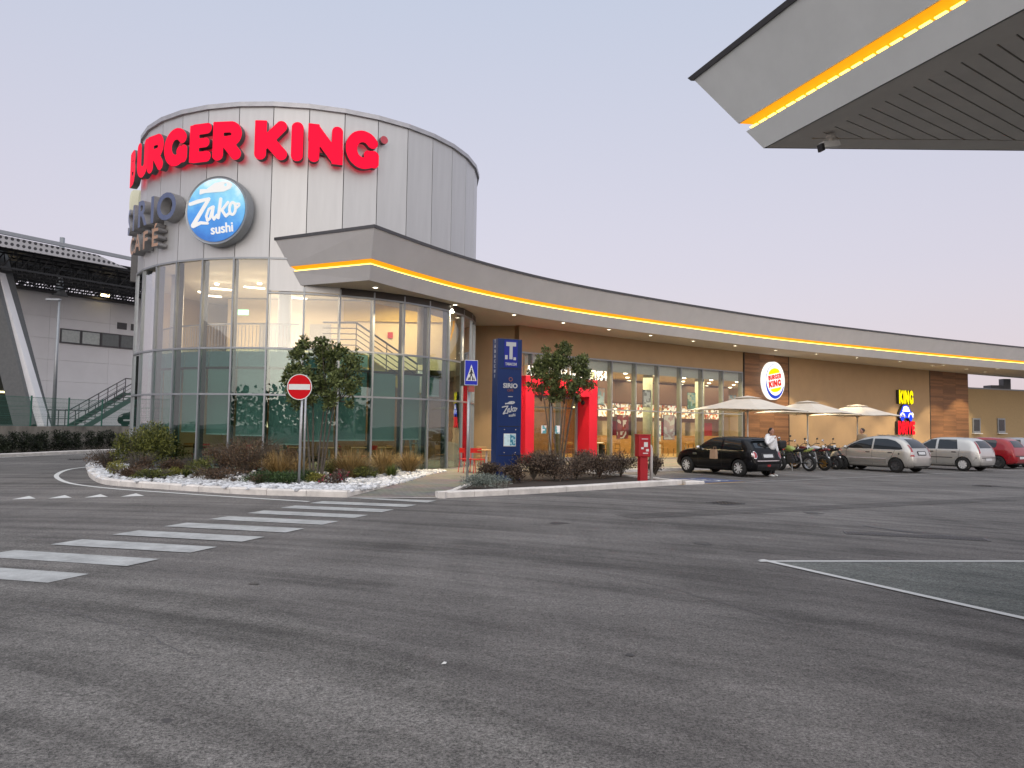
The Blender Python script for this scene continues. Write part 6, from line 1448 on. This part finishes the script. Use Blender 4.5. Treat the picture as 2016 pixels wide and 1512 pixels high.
punto('red three door hatchback with dark wheels near the right edge', 1966, 922.6, redp, False, M['coping'], 'dark')
punto('light grey hatchback mostly hidden behind the red one at the right edge', 2022, 920.5, gry, True, M['coping'], 'dark')
q = bgpt(292, 4.2); q.z = 1.25
make_car('parked_car', 'dark car behind the green fence left of the tower', 0, 0, 4.3, 1.75, [(-2.15, .6), (-2.1, .85), (-1.9, 1.05), (-1.5, 1.4), (-.6, 1.5), (.3, 1.42), (1.0, 1.02), (1.6, .92), (2.0, .75), (2.15, .55)], .95, 2.6, .32, blk, [('side_window', [(-1.4, .99), (.8, .99), (.3, 1.34), (-1.1, 1.36)], 'S', CG, .006), ('windscreen', [(.4, -.55), (1.0, -.64), (1.0, .64), (.4, .55)], 'T', CG, .008), ('head_lamp', rounded(.45, .78, .66, .80, .05), 'F', TW, .01), ('head_lamp', rounded(-.78, -.45, .66, .80, .05), 'F', TW, .01), ('number_plate', rounded(-.26, .26, .42, .52, .01), 'F', PLT, .012)], 'dark', M['coping'], pos=q, head=math.atan2(kbd.y, kbd.x)+math.pi)
# ------------------------------------------------------------------ motorbikes
def motorbike(label, px, py, tank, rimc, kind='naked', lean=6, seat_c=None, extra=None):
    p = onz(px, py); f = Vector((math.cos(HEAD), math.sin(HEAD), 0)); wb = 1.42; loc = p+f*wb/2
    t = thing('motorbike', label, 'motorbike', (loc.x, loc.y, 0), HEAD+R_(random.uniform(-4, 4)), 'motorbikes parked in one bay'); t.rotation_euler.x = R_(-lean)
    R1 = .31 if kind != 'enduro' else .33; xr, xf = -wb/2, wb/2
    for x, w in ((xr, .17), (xf, .12)):
        wh = MB().lathe([(R1-.11, -w/2*.8), (R1-.03, -w/2), (R1, -w*.2), (R1, w*.2), (R1-.03, w/2), (R1-.11, w/2*.8)], 28, axis='Y').build('wheel', M['rubber'], t, (x, 0, R1), smooth=True)
        MB().lathe([(R1-.115, -.05), (R1-.09, -.05), (R1-.09, .05), (R1-.115, .05), (R1-.115, -.05)], 28, axis='Y').build('rim', rimc, wh)
        mb = MB()
        for i in range(6 if kind != 'enduro' else 14): a = 2*math.pi*i/(6 if kind != 'enduro' else 14); mb.bar((0, 0, 0), (math.cos(a)*(R1-.1), 0, math.sin(a)*(R1-.1)), .035 if kind != 'enduro' else .008, .03 if kind != 'enduro' else .008)
        mb.lathe([(0, -.06), (.05, -.06), (.05, .06), (0, .06)], 10, axis='Y'); mb.lathe([(.06, .055), (.13, .055), (.13, .062), (.06, .062)], 18, axis='Y'); mb.build('spokes', rimc, wh)
    fz = .98 if kind != 'enduro' else 1.10
    for sy in (-.09, .09): MB().tube([(xf, sy, R1), (xf-.30, sy, fz)], .026, 8).build('fork', M['chrome'], t, smooth=True)
    mb = MB(); mb.tube([(xr, -.11, R1), (-.12, -.11, .42)], .03, 6); mb.tube([(xr, .11, R1), (-.12, .11, .42)], .03, 6); mb.tube([(xf-.28, 0, fz-.06), (0, .1, .78), (-.15, .1, .45)], .028, 6); mb.tube([(xf-.28, 0, fz-.06), (0, -.1, .78), (-.15, -.1, .45)], .028, 6); mb.tube([(xf-.26, 0, fz-.15), (.30, 0, .40), (-.1, 0, .33)], .028, 6); mb.tube([(0, 0, .78), (xr+.1, 0, .88)], .03, 6); mb.build('frame', M['black'], t, smooth=True)
    en = MB(); en.box((.08, 0, .46), (.36, .26, .26)); en.box((.16, 0, .64), (.22, .2, .18)); en.lathe([(0, -.17), (.12, -.17), (.12, .17), (0, .17)], 16, (-.02, 0, .42), 'Y'); en.build('engine', M['coping'], t, bevel=.015)
    tk = MB(); tk.ell((.18, 0, .88 if kind != 'enduro' else .92), (.30, .15, .13), Matrix.Rotation(R_(-12), 3, 'Y'), 16, 10); tk.build('tank', tank, t, smooth=True)
    st_ = MB(); st_.ell((-.27, 0, .86), (.34, .13, .07), Matrix.Rotation(R_(6), 3, 'Y'), 14, 8); st_.ell((-.62, 0, .93), (.20, .10, .05), Matrix.Rotation(R_(14), 3, 'Y'), 12, 6); st_.build('seat', M['black'], t, smooth=True)
    tl = MB(); tl.ell((-.72, 0, .88), (.26, .10, .07), Matrix.Rotation(R_(14), 3, 'Y'), 12, 6); tl.build('tail', tank if kind != 'cruiser' else M['black'], t, smooth=True)
    MB().box((-.97, 0, .90), (.03, .16, .05)).build('tail_lamp', TL, t, bevel=.008)
    MB().box((-1.0, 0, .72), (.012, .18, .17)).build('number_plate', PLT, t, rot=(0, R_(18), 0)); MB().bar((-.85, 0, .86), (-1.0, 0, .66), .12, .015).build('plate_holder', M['black'], t)
    ff = MB(); a0, a1 = (35, 150) if kind != 'enduro' else (60, 130)
    rr_ = R1+.03 if kind != 'enduro' else R1+.16
    vs = []; fs = []
    for i in range(9):
        a = R_(a0+(a1-a0)*i/8)
        for y in (-.07, .07): vs.append((xf+math.cos(a)*rr_, y, R1+math.sin(a)*rr_))
    ff.add(vs, [(2*i, 2*i+1, 2*i+3, 2*i+2) for i in range(8)]); ff.build('front_mudguard', tank, t)
    MB().lathe([(0, .0), (.09, .02), (.10, .10), (.06, .16), (0, .16)], 16, axis='X').build('headlamp', M['black'], t, (xf-.28, 0, fz-.08), smooth=True)
    hb_ = MB(); hb_.tube([(xf-.42, -.38, fz+.10), (xf-.34, -.22, fz+.12), (xf-.31, 0, fz+.02), (xf-.34, .22, fz+.12), (xf-.42, .38, fz+.10)], .014, 6); hb_.build('handlebar', M['black'], t, smooth=True)
    for sy in (-1, 1):
        MB().tube([(xf-.44, sy*.38, fz+.10), (xf-.38, sy*.26, fz+.115)], .02, 8).build('grip', M['rubber'], t)
        mr_ = MB(); mr_.tube([(xf-.36, sy*.28, fz+.12), (xf-.34, sy*.36, fz+.28)], .006, 5); mr_.ell((xf-.34, sy*.38, fz+.31), (.02, .075, .045)); mr_.build('mirror', M['chrome'] if sy > 0 else M['black'], t, smooth=True)
    ex_ = MB(); ex_.tube([(.2, -.12, .40), (-.05, -.16, .30), (-.35, -.17, .34)], .025, 8); ex_.tube([(-.35, -.17, .34), (-.42, -.18, .37), (-.85, -.20, .52)], [.03, .055, .06], 12); ex_.build('exhaust', M['chrome'], t, smooth=True)
    sh_ = MB(); sh_.tube([(-.45, .13, .36), (-.38, .13, .80)], .03, 8); sh_.build('shock_absorber', M['steel'], t)
    MB().tube([(.02, .14, .32), (-.1, .30, .0)], .012, 6).build('side_stand', M['steel'], t)
    if extra == 'box': MB().box((-.78, 0, 1.10), (.42, .44, .30)).build('top_box', M['black'], t, bevel=.05)
    return t
grn = car_paint('lime_paint', (.32, .40, .10)); whp = car_paint('white_bike_paint', (.6, .6, .62)); dkp = car_paint('dark_bike_paint', (.02, .02, .025)); rdb = car_paint('red_bike_paint', (.12, .01, .012))
motorbike('black motorbike with a top box half hidden behind the black car', 1536, 926, dkp, M['coping'], extra='box')
motorbike('enduro motorbike with lime green tank and wire wheels', 1594, 928, grn, pm('pale_rim', (.5, .5, .5), .3, .6), 'enduro')
motorbike('dark motorbike with gold wheels next to the lime green one', 1623, 926.5, rdb, pm('gold_rim', (.30, .17, .05), .35, .7))
motorbike('motorbike with white tail and white number plate, third from the silver car', 1646, 924.5, whp, M['coping'], 'cruiser')
motorbike('dark motorbike closest to the rounded silver car', 1677, 923.5, dkp, M['steel'])
# ------------------------------------------------------------------ people
def skin(name, verts, edges, radii, mat, parent, root=0, lev=2):
    me = bpy.data.meshes.new(name); me.from_pydata(verts, edges, []); o = bpy.data.objects.new(name, me); C.objects.link(o)
    mo = o.modifiers.new('skin', 'SKIN'); mo.use_smooth_shade = True
    for i, r_ in enumerate(radii): v = me.skin_vertices[0].data[i]; v.radius = (r_, r_) if not isinstance(r_, tuple) else r_; v.use_root = (i == root)
    s = o.modifiers.new('sub', 'SUBSURF'); s.levels = s.render_levels = lev
    dg = bpy.context.evaluated_depsgraph_get(); m2 = bpy.data.meshes.new_from_object(o.evaluated_get(dg)); bpy.data.objects.remove(o)
    m2.materials.clear(); m2.materials.append(mat); m2.polygons.foreach_set('use_smooth', [True]*len(m2.polygons)); return link(name, m2, parent)
SK = pm('skin', (.42, .22, .15), .55, var=.06)
def person(label, loc, rz, H_, top_m, leg_m, shoe_m, hair_m, pose='phone', longhair=False):
    t = thing('person', label, 'person', loc, rz); k = H_/1.78
    S = lambda *a: tuple(q*k for q in a)
    # facing -y
    J = dict(pel=(0, 0, .95), waist=(0, .01, 1.10), chest=(0, .02, 1.33), neck=(0, .0, 1.50), nk2=(0, -.02, 1.56), lsh=(.19, .02, 1.42), rsh=(-.19, .02, 1.42), lel=(.26, .03, 1.14), lwr=(.25, -.08, .90), rel=(-.27, -.10, 1.17), rwr=(-.08, -.24, 1.40), lhip=(.10, 0, .90), rhip=(-.10, 0, .90), lkn=(.12, -.02, .50), rkn=(-.11, -.10, .50), lan=(.13, .03, .09), ran=(-.12, -.06, .09), lto=(.15, -.13, .04), rto=(-.14, -.22, .04))
    if pose == 'stand': J.update(rel=(-.26, .03, 1.14), rwr=(-.22, -.12, .95))
    P_ = {n: S(*v) for n, v in J.items()}; names = list(P_)
    def bone(lst, rad, nm, mat, root): idx = {}; vs = []; es = []
    def mk(nm, chain, rad, mat, lev=2):
        ns = []; 
        for a, b in chain:
            for q in (a, b):
                if q not in ns: ns.append(q)
        return skin(nm, [P_[q] for q in ns], [(ns.index(a), ns.index(b)) for a, b in chain], [tuple(c*k for c in rad[q]) if isinstance(rad[q], tuple) else rad[q]*k for q in ns], mat, t, 0, lev)
    body = mk('body', [('pel', 'waist'), ('waist', 'chest'), ('chest', 'neck'), ('neck', 'nk2'), ('chest', 'lsh'), ('lsh', 'lel'), ('lel', 'lwr'), ('chest', 'rsh'), ('rsh', 'rel'), ('rel', 'rwr'), ('pel', 'lhip'), ('lhip', 'lkn'), ('lkn', 'lan'), ('lan', 'lto'), ('pel', 'rhip'), ('rhip', 'rkn'), ('rkn', 'ran'), ('ran', 'rto')],
       dict(pel=(.13, .09), waist=(.12, .085), chest=(.13, .09), neck=.055, nk2=.052, lsh=.06, lel=.04, lwr=.028, rsh=.06, rel=.04, rwr=.028, lhip=.08, lkn=.055, lan=.038, lto=.03, rhip=.08, rkn=.055, ran=.038, rto=.03), SK)
    mk('jacket', [('pel', 'waist'), ('waist', 'chest'), ('chest', 'neck'), ('chest', 'lsh'), ('lsh', 'lel'), ('lel', 'lwr'), ('chest', 'rsh'), ('rsh', 'rel'), ('rel', 'rwr')], dict(pel=(.20, .15), waist=(.19, .145), chest=(.19, .14), neck=(.10, .10), lsh=.10, lel=.078, lwr=.055, rsh=.10, rel=.078, rwr=.055), top_m)
    P_['pel2'] = S(0, 0, .93); mk('trousers', [('pel', 'pel2'), ('pel2', 'lhip'), ('lhip', 'lkn'), ('lkn', 'lan'), ('pel2', 'rhip'), ('rhip', 'rkn'), ('rkn', 'ran')], dict(pel=(.15, .11), pel2=(.14, .11), lhip=.095, lkn=.072, lan=.06, rhip=.095, rkn=.072, ran=.06), leg_m)
    for sd_, an, to in ((1, 'lan', 'lto'), (-1, 'ran', 'rto')):
        a, b = Vector(P_[an]), Vector(P_[to]); c = (a+b)/2; c.z = .045*k; MB().ell(c, (.05*k, .15*k, .05*k)).build('shoe', shoe_m, t, smooth=True)
    # head with face
    hz = 1.66*k; hd = MB(); hd.ell((0, -.035*k, hz), (.078*k, .098*k, .118*k), None, 20, 14); hd.ell((0, -.135*k, hz-.015*k), (.014*k, .022*k, .024*k), None, 8, 6); hd.ell((0, -.09*k, hz-.07*k), (.05*k, .04*k, .04*k), None, 10, 8)
    for sy in (-1, 1): hd.ell((sy*.078*k, -.02*k, hz-.01*k), (.012*k, .025*k, .034*k), None, 8, 6)
    hdo = hd.build('head', SK, t, smooth=True)
    for sy in (-1, 1): MB().ell((sy*.032*k, -.123*k, hz+.012*k), (.014*k, .010*k, .009*k), None, 8, 6).build('eye', M['black'], hdo, smooth=True)
    MB().ell((0, -.124*k, hz-.062*k), (.026*k, .012*k, .009*k), None, 8, 6).build('mouth', pm('lips', (.30, .10, .09), .5), hdo, smooth=True)
    hr = MB(); hr.ell((0, -.005*k, hz+.045*k), (.088*k, .102*k, .090*k), None, 16, 10); hr.ell((0, .045*k, hz), (.082*k, .06*k, .10*k), None, 14, 8)
    if longhair: hr.ell((0, .05*k, hz+.03*k), (.11*k, .10*k, .12*k), None, 14, 8); hr.ell((0, .10*k, hz+.05*k), (.09*k, .09*k, .08*k), None, 12, 8)
    hr.build('hair', hair_m, t, smooth=True)
    for nm, w, e in (('l', 'lwr', 'lel'), ('r', 'rwr', 'rel')):      # hands: palm and five fingers
        wv, ev = Vector(P_[w]), Vector(P_[e]); d = (wv-ev).normalized(); sd_ = d.cross(Vector((0, 0, 1))).normalized() if abs(d.z) < .95 else Vector((1, 0, 0)); up_ = sd_.cross(d)
        vs = [tuple(wv), tuple(wv+d*.05*k), tuple(wv+d*.085*k)]; es = [(0, 1), (1, 2)]; rs = [.026*k, (.036*k, .018*k), (.036*k, .016*k)]
        for i, (o, L_) in enumerate(((-.027, .062), (-.009, .072), (.009, .068), (.026, .052))):
            n = len(vs); b_ = wv+d*.09*k+sd_*o*k; vs += [tuple(b_), tuple(b_+d*L_*.5*k-up_*.012*k), tuple(b_+d*L_*.8*k-up_*.035*k)]; es += [(2, n), (n, n+1), (n+1, n+2)]; rs += [.0095*k, .0085*k, .007*k]
        n = len(vs); b_ = wv+d*.03*k-sd_*.035*k; vs += [tuple(b_), tuple(b_+(d*.6-sd_*.6)*.035*k), tuple(b_+(d*.9-sd_*.4)*.065*k)]; es += [(1, n), (n, n+1), (n+1, n+2)]; rs += [.011*k, .0095*k, .008*k]
        skin('hand', vs, es, rs, SK, t, 0, 1)
    return t
wj = pm('white_puffer', (.82, .82, .82), .7, var=.05, scale=10, bump=.6, bscale=12); dkt = pm('black_trousers', (.012, .012, .014), .8); hair = pm('dark_hair', (.012, .009, .008), .6)
pm_ = onz(1521, 939); mn = person('man in a white hooded jacket and white shoes with hand to his mouth', (pm_.x, pm_.y+.15, 0), R_(28), 1.76, wj, dkt, M['white'], hair)
MB().ell((0, .10, 1.47), (.15, .10, .09), None, 14, 8).build('hood', wj, mn, smooth=True)
p2 = ony(1697, 870, 36.5); person('person with dark tied hair and beige top behind the rounded silver car', (p2.x, p2.y, .115), R_(-60), 1.70, pm('beige_top', (.38, .28, .18), .8), dkt, M['black'], hair, 'stand', True)
# ------------------------------------------------------------------ parasols
cv = pm('beige_canvas', (.74, .67, .57), .8, var=.05, scale=2); umz = 2.42
def parasol(label, px, Y, S_=3.7):
    c = ony(px, 850, Y); t = thing('parasol', label, 'parasol', (c.x, Y, .115), math.atan2(rd.y, rd.x)+R_(3), 'beige parasols on the terrace')
    MB().tube([(0, 0, 0), (0, 0, umz+.55)], .035, 10).build('pole', M['white'], t, smooth=True); MB().lathe([(0, 0), (.42, 0), (.42, .06), (.06, .09), (0, .09)], 20).build('base', M['coping'], t)
    h = S_/2; zr, za = umz, umz+.62; vs = [(0, 0, za)]; fs = []
    rim = [(h, h), (0, h), (-h, h), (-h, 0), (-h, -h), (0, -h), (h, -h), (h, 0)]
    k0 = .16; top = [(x*k0, y*k0, za-.06) for x, y in rim]; mid = [(x*.55, y*.55, zr+.26-(.02 if x*y == 0 else -.0)) for x, y in rim]; edge = [(x, y, zr+(.06 if x*y == 0 else 0)) for x, y in rim]; val = [(x, y, z-.0) for x, y, z in edge]
    vs = top+mid+edge
    for r0 in (0, 8):
        for i in range(8): fs.append((r0+i, r0+(i+1) % 8, r0+8+(i+1) % 8, r0+8+i))
    cn = MB().add(vs, fs).build('canopy', cv, t); so_ = cn.modifiers.new('s', 'SOLIDIFY'); so_.thickness = .012
    MB().add([(0, 0, za+.05)]+[(x*k0*1.5, y*k0*1.5, za-.055) for x, y in rim], [(0, i+1, (i+1) % 8+1) for i in range(8)]).build('vent_cap', cv, t)
    for x, y in rim:
        zz_ = zr+(.06 if x*y == 0 else 0)-.02; r_ = MB(); r_.tube([(0, 0, za-.10), (x*.55, y*.55, zr+.23), (x*.99, y*.99, zz_)], .012, 5); r_.tube([(0, 0, zr-.05), (x*.5, y*.5, zr+.24)], .010, 5); r_.build('rib', M['timber'], t)
    MB().lathe([(.036, -.06), (.06, -.05), (.06, .05), (.036, .06)], 10).build('runner', M['white'], t, (0, 0, zr-.05))
parasol('nearest beige parasol, leftmost of the three, above the black car', 1472, 33.6); parasol('middle beige parasol of the three, above the motorbikes', 1590, 38.2); parasol('farthest beige parasol, rightmost of the three, by the blue car emblem', 1688, 42.4)
# ------------------------------------------------------------------ terrace furniture and dining room furniture
def chair(label, loc, rz, mat, group=None, simple=False, seat_m=None):
    t = thing('cafe_chair', label, 'chair', loc, rz, group)
    MB().box((0, 0, .45), (.42, .42, .03)).build('seat', seat_m or mat, t, bevel=.01); MB().box((0, .21, .74), (.40, .025, .16)).build('backrest', seat_m or mat, t, bevel=.008)
    for x in (-.18, .18):
        MB().tube([(x, -.18, .45), (x*1.1, -.21, 0)], .013, 6).build('leg', mat, t); MB().tube([(x*1.1, .25, 0), (x, .19, .45), (x*.98, .215, .80)], .013, 6).build('leg', mat, t)
    return t
def table(label, loc, rz, top_m=None, w=.7, group=None):
    t = thing('cafe_table', label, 'table', loc, rz, group); MB().box((0, 0, .74), (w, w, .035)).build('top', top_m or M['timber'], t, bevel=.005); MB().tube([(0, 0, .03), (0, 0, .72)], .035, 10).build('stem', M['white'], t); MB().lathe([(0, 0), (.24, 0), (.2, .03), (0, .05)], 20).build('foot', M['white'], t); return t
rc = pm('red_chair_metal', (.60, .02, .015), .35)
chair('red metal chair nearest the glass tower on the terrace', onz(920, 930, .115), R_(120), rc); chair('red metal chair at the wooden table by the blue totem', onz(940, 931, .115), R_(20), rc)
tq = onz(957, 929, .115); table('wooden topped cafe table with white foot beside the blue totem', tq, R_(15), w=.8)
chair('yellow wooden chair behind the cafe table beside the totem', (tq.x+.5, tq.y+1.1, .115), R_(200), M['timber']); chair('yellow wooden chair against the tan wall behind the table', (tq.x-.2, tq.y+1.9, .115), R_(170), M['timber'])
# inside the tower, ground floor: tables with chairs seen below the blinds
for i, (a, r_) in enumerate(((-40, 4.9), (-26, 5.0), (-14, 4.8), (-2, 5.1), (10, 4.9), (22, 5.0), (34, 4.9), (46, 4.8))):
    c = tang(R_(a), r_, .11); table(f'{ORD[i]} dining table from the left behind the lowered tower blinds', c, R_(a), group='dining tables inside the glass tower')
    for s_ in (-1, 1):
        q = tang(R_(a+s_*6.5), r_+.05, .11); chair(f'{["red", "dark", "wooden"][(i+s_) % 3]} chair on the {"left" if s_ < 0 else "right"} of the {ORD[i]} table behind the tower blinds', q, R_(a+s_*90), rc if (i+s_) % 3 == 0 else M['coping'], 'dining chairs inside the glass tower', seat_m=[rc, M['dark'], M['timber']][(i+s_) % 3])
for i, (a, r_, z) in enumerate(((-30, 4.6, 1.5), (-6, 4.4, 1.65), (2.5, 5.35, 1.62), (27, 4.5, 1.5))):
    c = tang(R_(a), r_, z); t = thing('pendant_lamp', ['small warm pendant lamp behind the left shrub', 'pendant lamp behind the brown bush', 'glowing cream lamp shade just left of the no entry sign', 'pendant lamp behind the golden grasses'][i], 'lamp', c); MB().lathe([(.06, .16), (.11, -.12), (0, -.12), (0, .16), (.06, .16)], 14).build('shade', emat('cream_shade', (1, .76, .42), 1.6), t); MB().tube([(0, 0, .16), (0, 0, 3.58-z)], .006, 4).build('cord', M['black'], t)
# inside the dining room
for i in range(7):
    p, a = wobj(sWin1-.9-i*1.72, -1.9 if i % 2 else -2.6, .125); table(f'{ORD[i]} wooden dining table from the right behind the shop windows', p, a, group='dining tables behind the shop windows')
    for s_ in (-1, 1): q, a = wobj(sWin1-.9-i*1.72+s_*.62, -1.9 if i % 2 else -2.6, .125); chair(f'wooden chair {"left" if s_ < 0 else "right"} of the {ORD[i]} table from the right behind the shop windows', q, a+s_*R_(90), M['coping'], 'dining chairs behind the shop windows', seat_m=M['timber'])
pc_ = [[(.25, .04, .03), (.32, .06, .05), (.7, .6, .5), (.2, .03, .03)], [(.45, .30, .30), (.5, .35, .34), (.6, .55, .5)], [(.15, .3, .25), (.3, .5, .45), (.6, .6, .4), (.1, .2, .1)], [(.2, .2, .2), (.5, .5, .5), (.05, .05, .05)], [(.5, .6, .6), (.3, .4, .4), (.6, .4, .3)]]
def poster(label, px0, px1, py0, py1, d, k, es=.35):
    s0, za = wallhit(px0, py1, d); s1, zb = wallhit(px1, py0, d); p = wallp((s0+s1)/2, d, za); t = thing('poster', label, 'poster', p, wheading((s0+s1)/2)); w, h = s1-s0, zb-za
    MB().box((0, 0, h/2), (w, .03, h)).build('board', screen_mat('poster_print', pc_[k], 5, es, k*4.4), t); MB().box((0, .02, h/2), (w+.05, .02, h+.05)).build('frame', M['coping'], t)
poster('dark red poster standing behind the window left of the red post', 1215, 1237, 818, 863, -.6, 0); poster('pale pink hanging poster behind the window above the black car bonnet', 1307, 1328, 818, 865, -.6, 1); poster('green hanging picture high behind the middle window', 1354, 1369, 774, 805, -1.0, 2); poster('black and white hanging picture high behind the second window', 1266, 1281, 769, 800, -1.0, 3); poster('pale hanging picture high behind the last window', 1435, 1449, 779, 798, -1.0, 4); poster('pale green hanging picture behind the window next to the portal', 1177, 1190, 765, 796, -.8, 4)
kk_ = wobj(sWin1-2.9, -3.8, .125); t = thing('order_kiosk', 'tall pale self order screen behind the shop window over the black car', 'kiosk', kk_[0], kk_[1]); MB().box((0, 0, 1.0), (.55, .12, 2.0)).build('cabinet', M['white'], t, bevel=.03); MB().box((0, -.065, 1.35), (.45, .01, .8)).build('screen', screen_mat('kiosk_screen', [(.3, .45, .5), (.6, .65, .65), (.2, .25, .3)], 6, .6), t)
for i in range(5):
    p, a = wobj(sI0+2.2+i*1.5, -2.2, 2.75); t = thing('pendant_lamp', f'{ORD[i]} bell shaped pendant lamp from the left glowing inside the entrance', 'lamp', p, 0, 'bell pendants inside the entrance'); MB().lathe([(.03, .14), (.16, 0), (.16, -.02), (0, -.02)], 16).build('shade', M['dark'], t); MB().ell((0, 0, -.04), (.05, .05, .05)).build('bulb', emat('warm_bulb', (1, .75, .4), 8), t, smooth=True); MB().tube([(0, 0, .14), (0, 0, 1.8)], .005, 4).build('cord', M['black'], t)
# stepladder with red top behind the right tower panes
c = tang(R_(57), 5.3, .11); t = thing('stepladder', 'silver stepladder with red top inside the tower near the red chairs', 'ladder', c, R_(40))
for x in (-.2, .2): MB().bar((x, -.45, 0), (x*.7, 0, 1.7), .04).build('leg', M['alu'], t); MB().bar((x, .45, 0), (x*.7, 0, 1.7), .04).build('leg', M['alu'], t)
for i in range(5): MB().box((0, -.45+.09*i, .3+i*.3), (.36, .08, .03)).build('step', M['alu'], t)
MB().box((0, 0, 1.72), (.34, .2, .06)).build('top', rc, t)
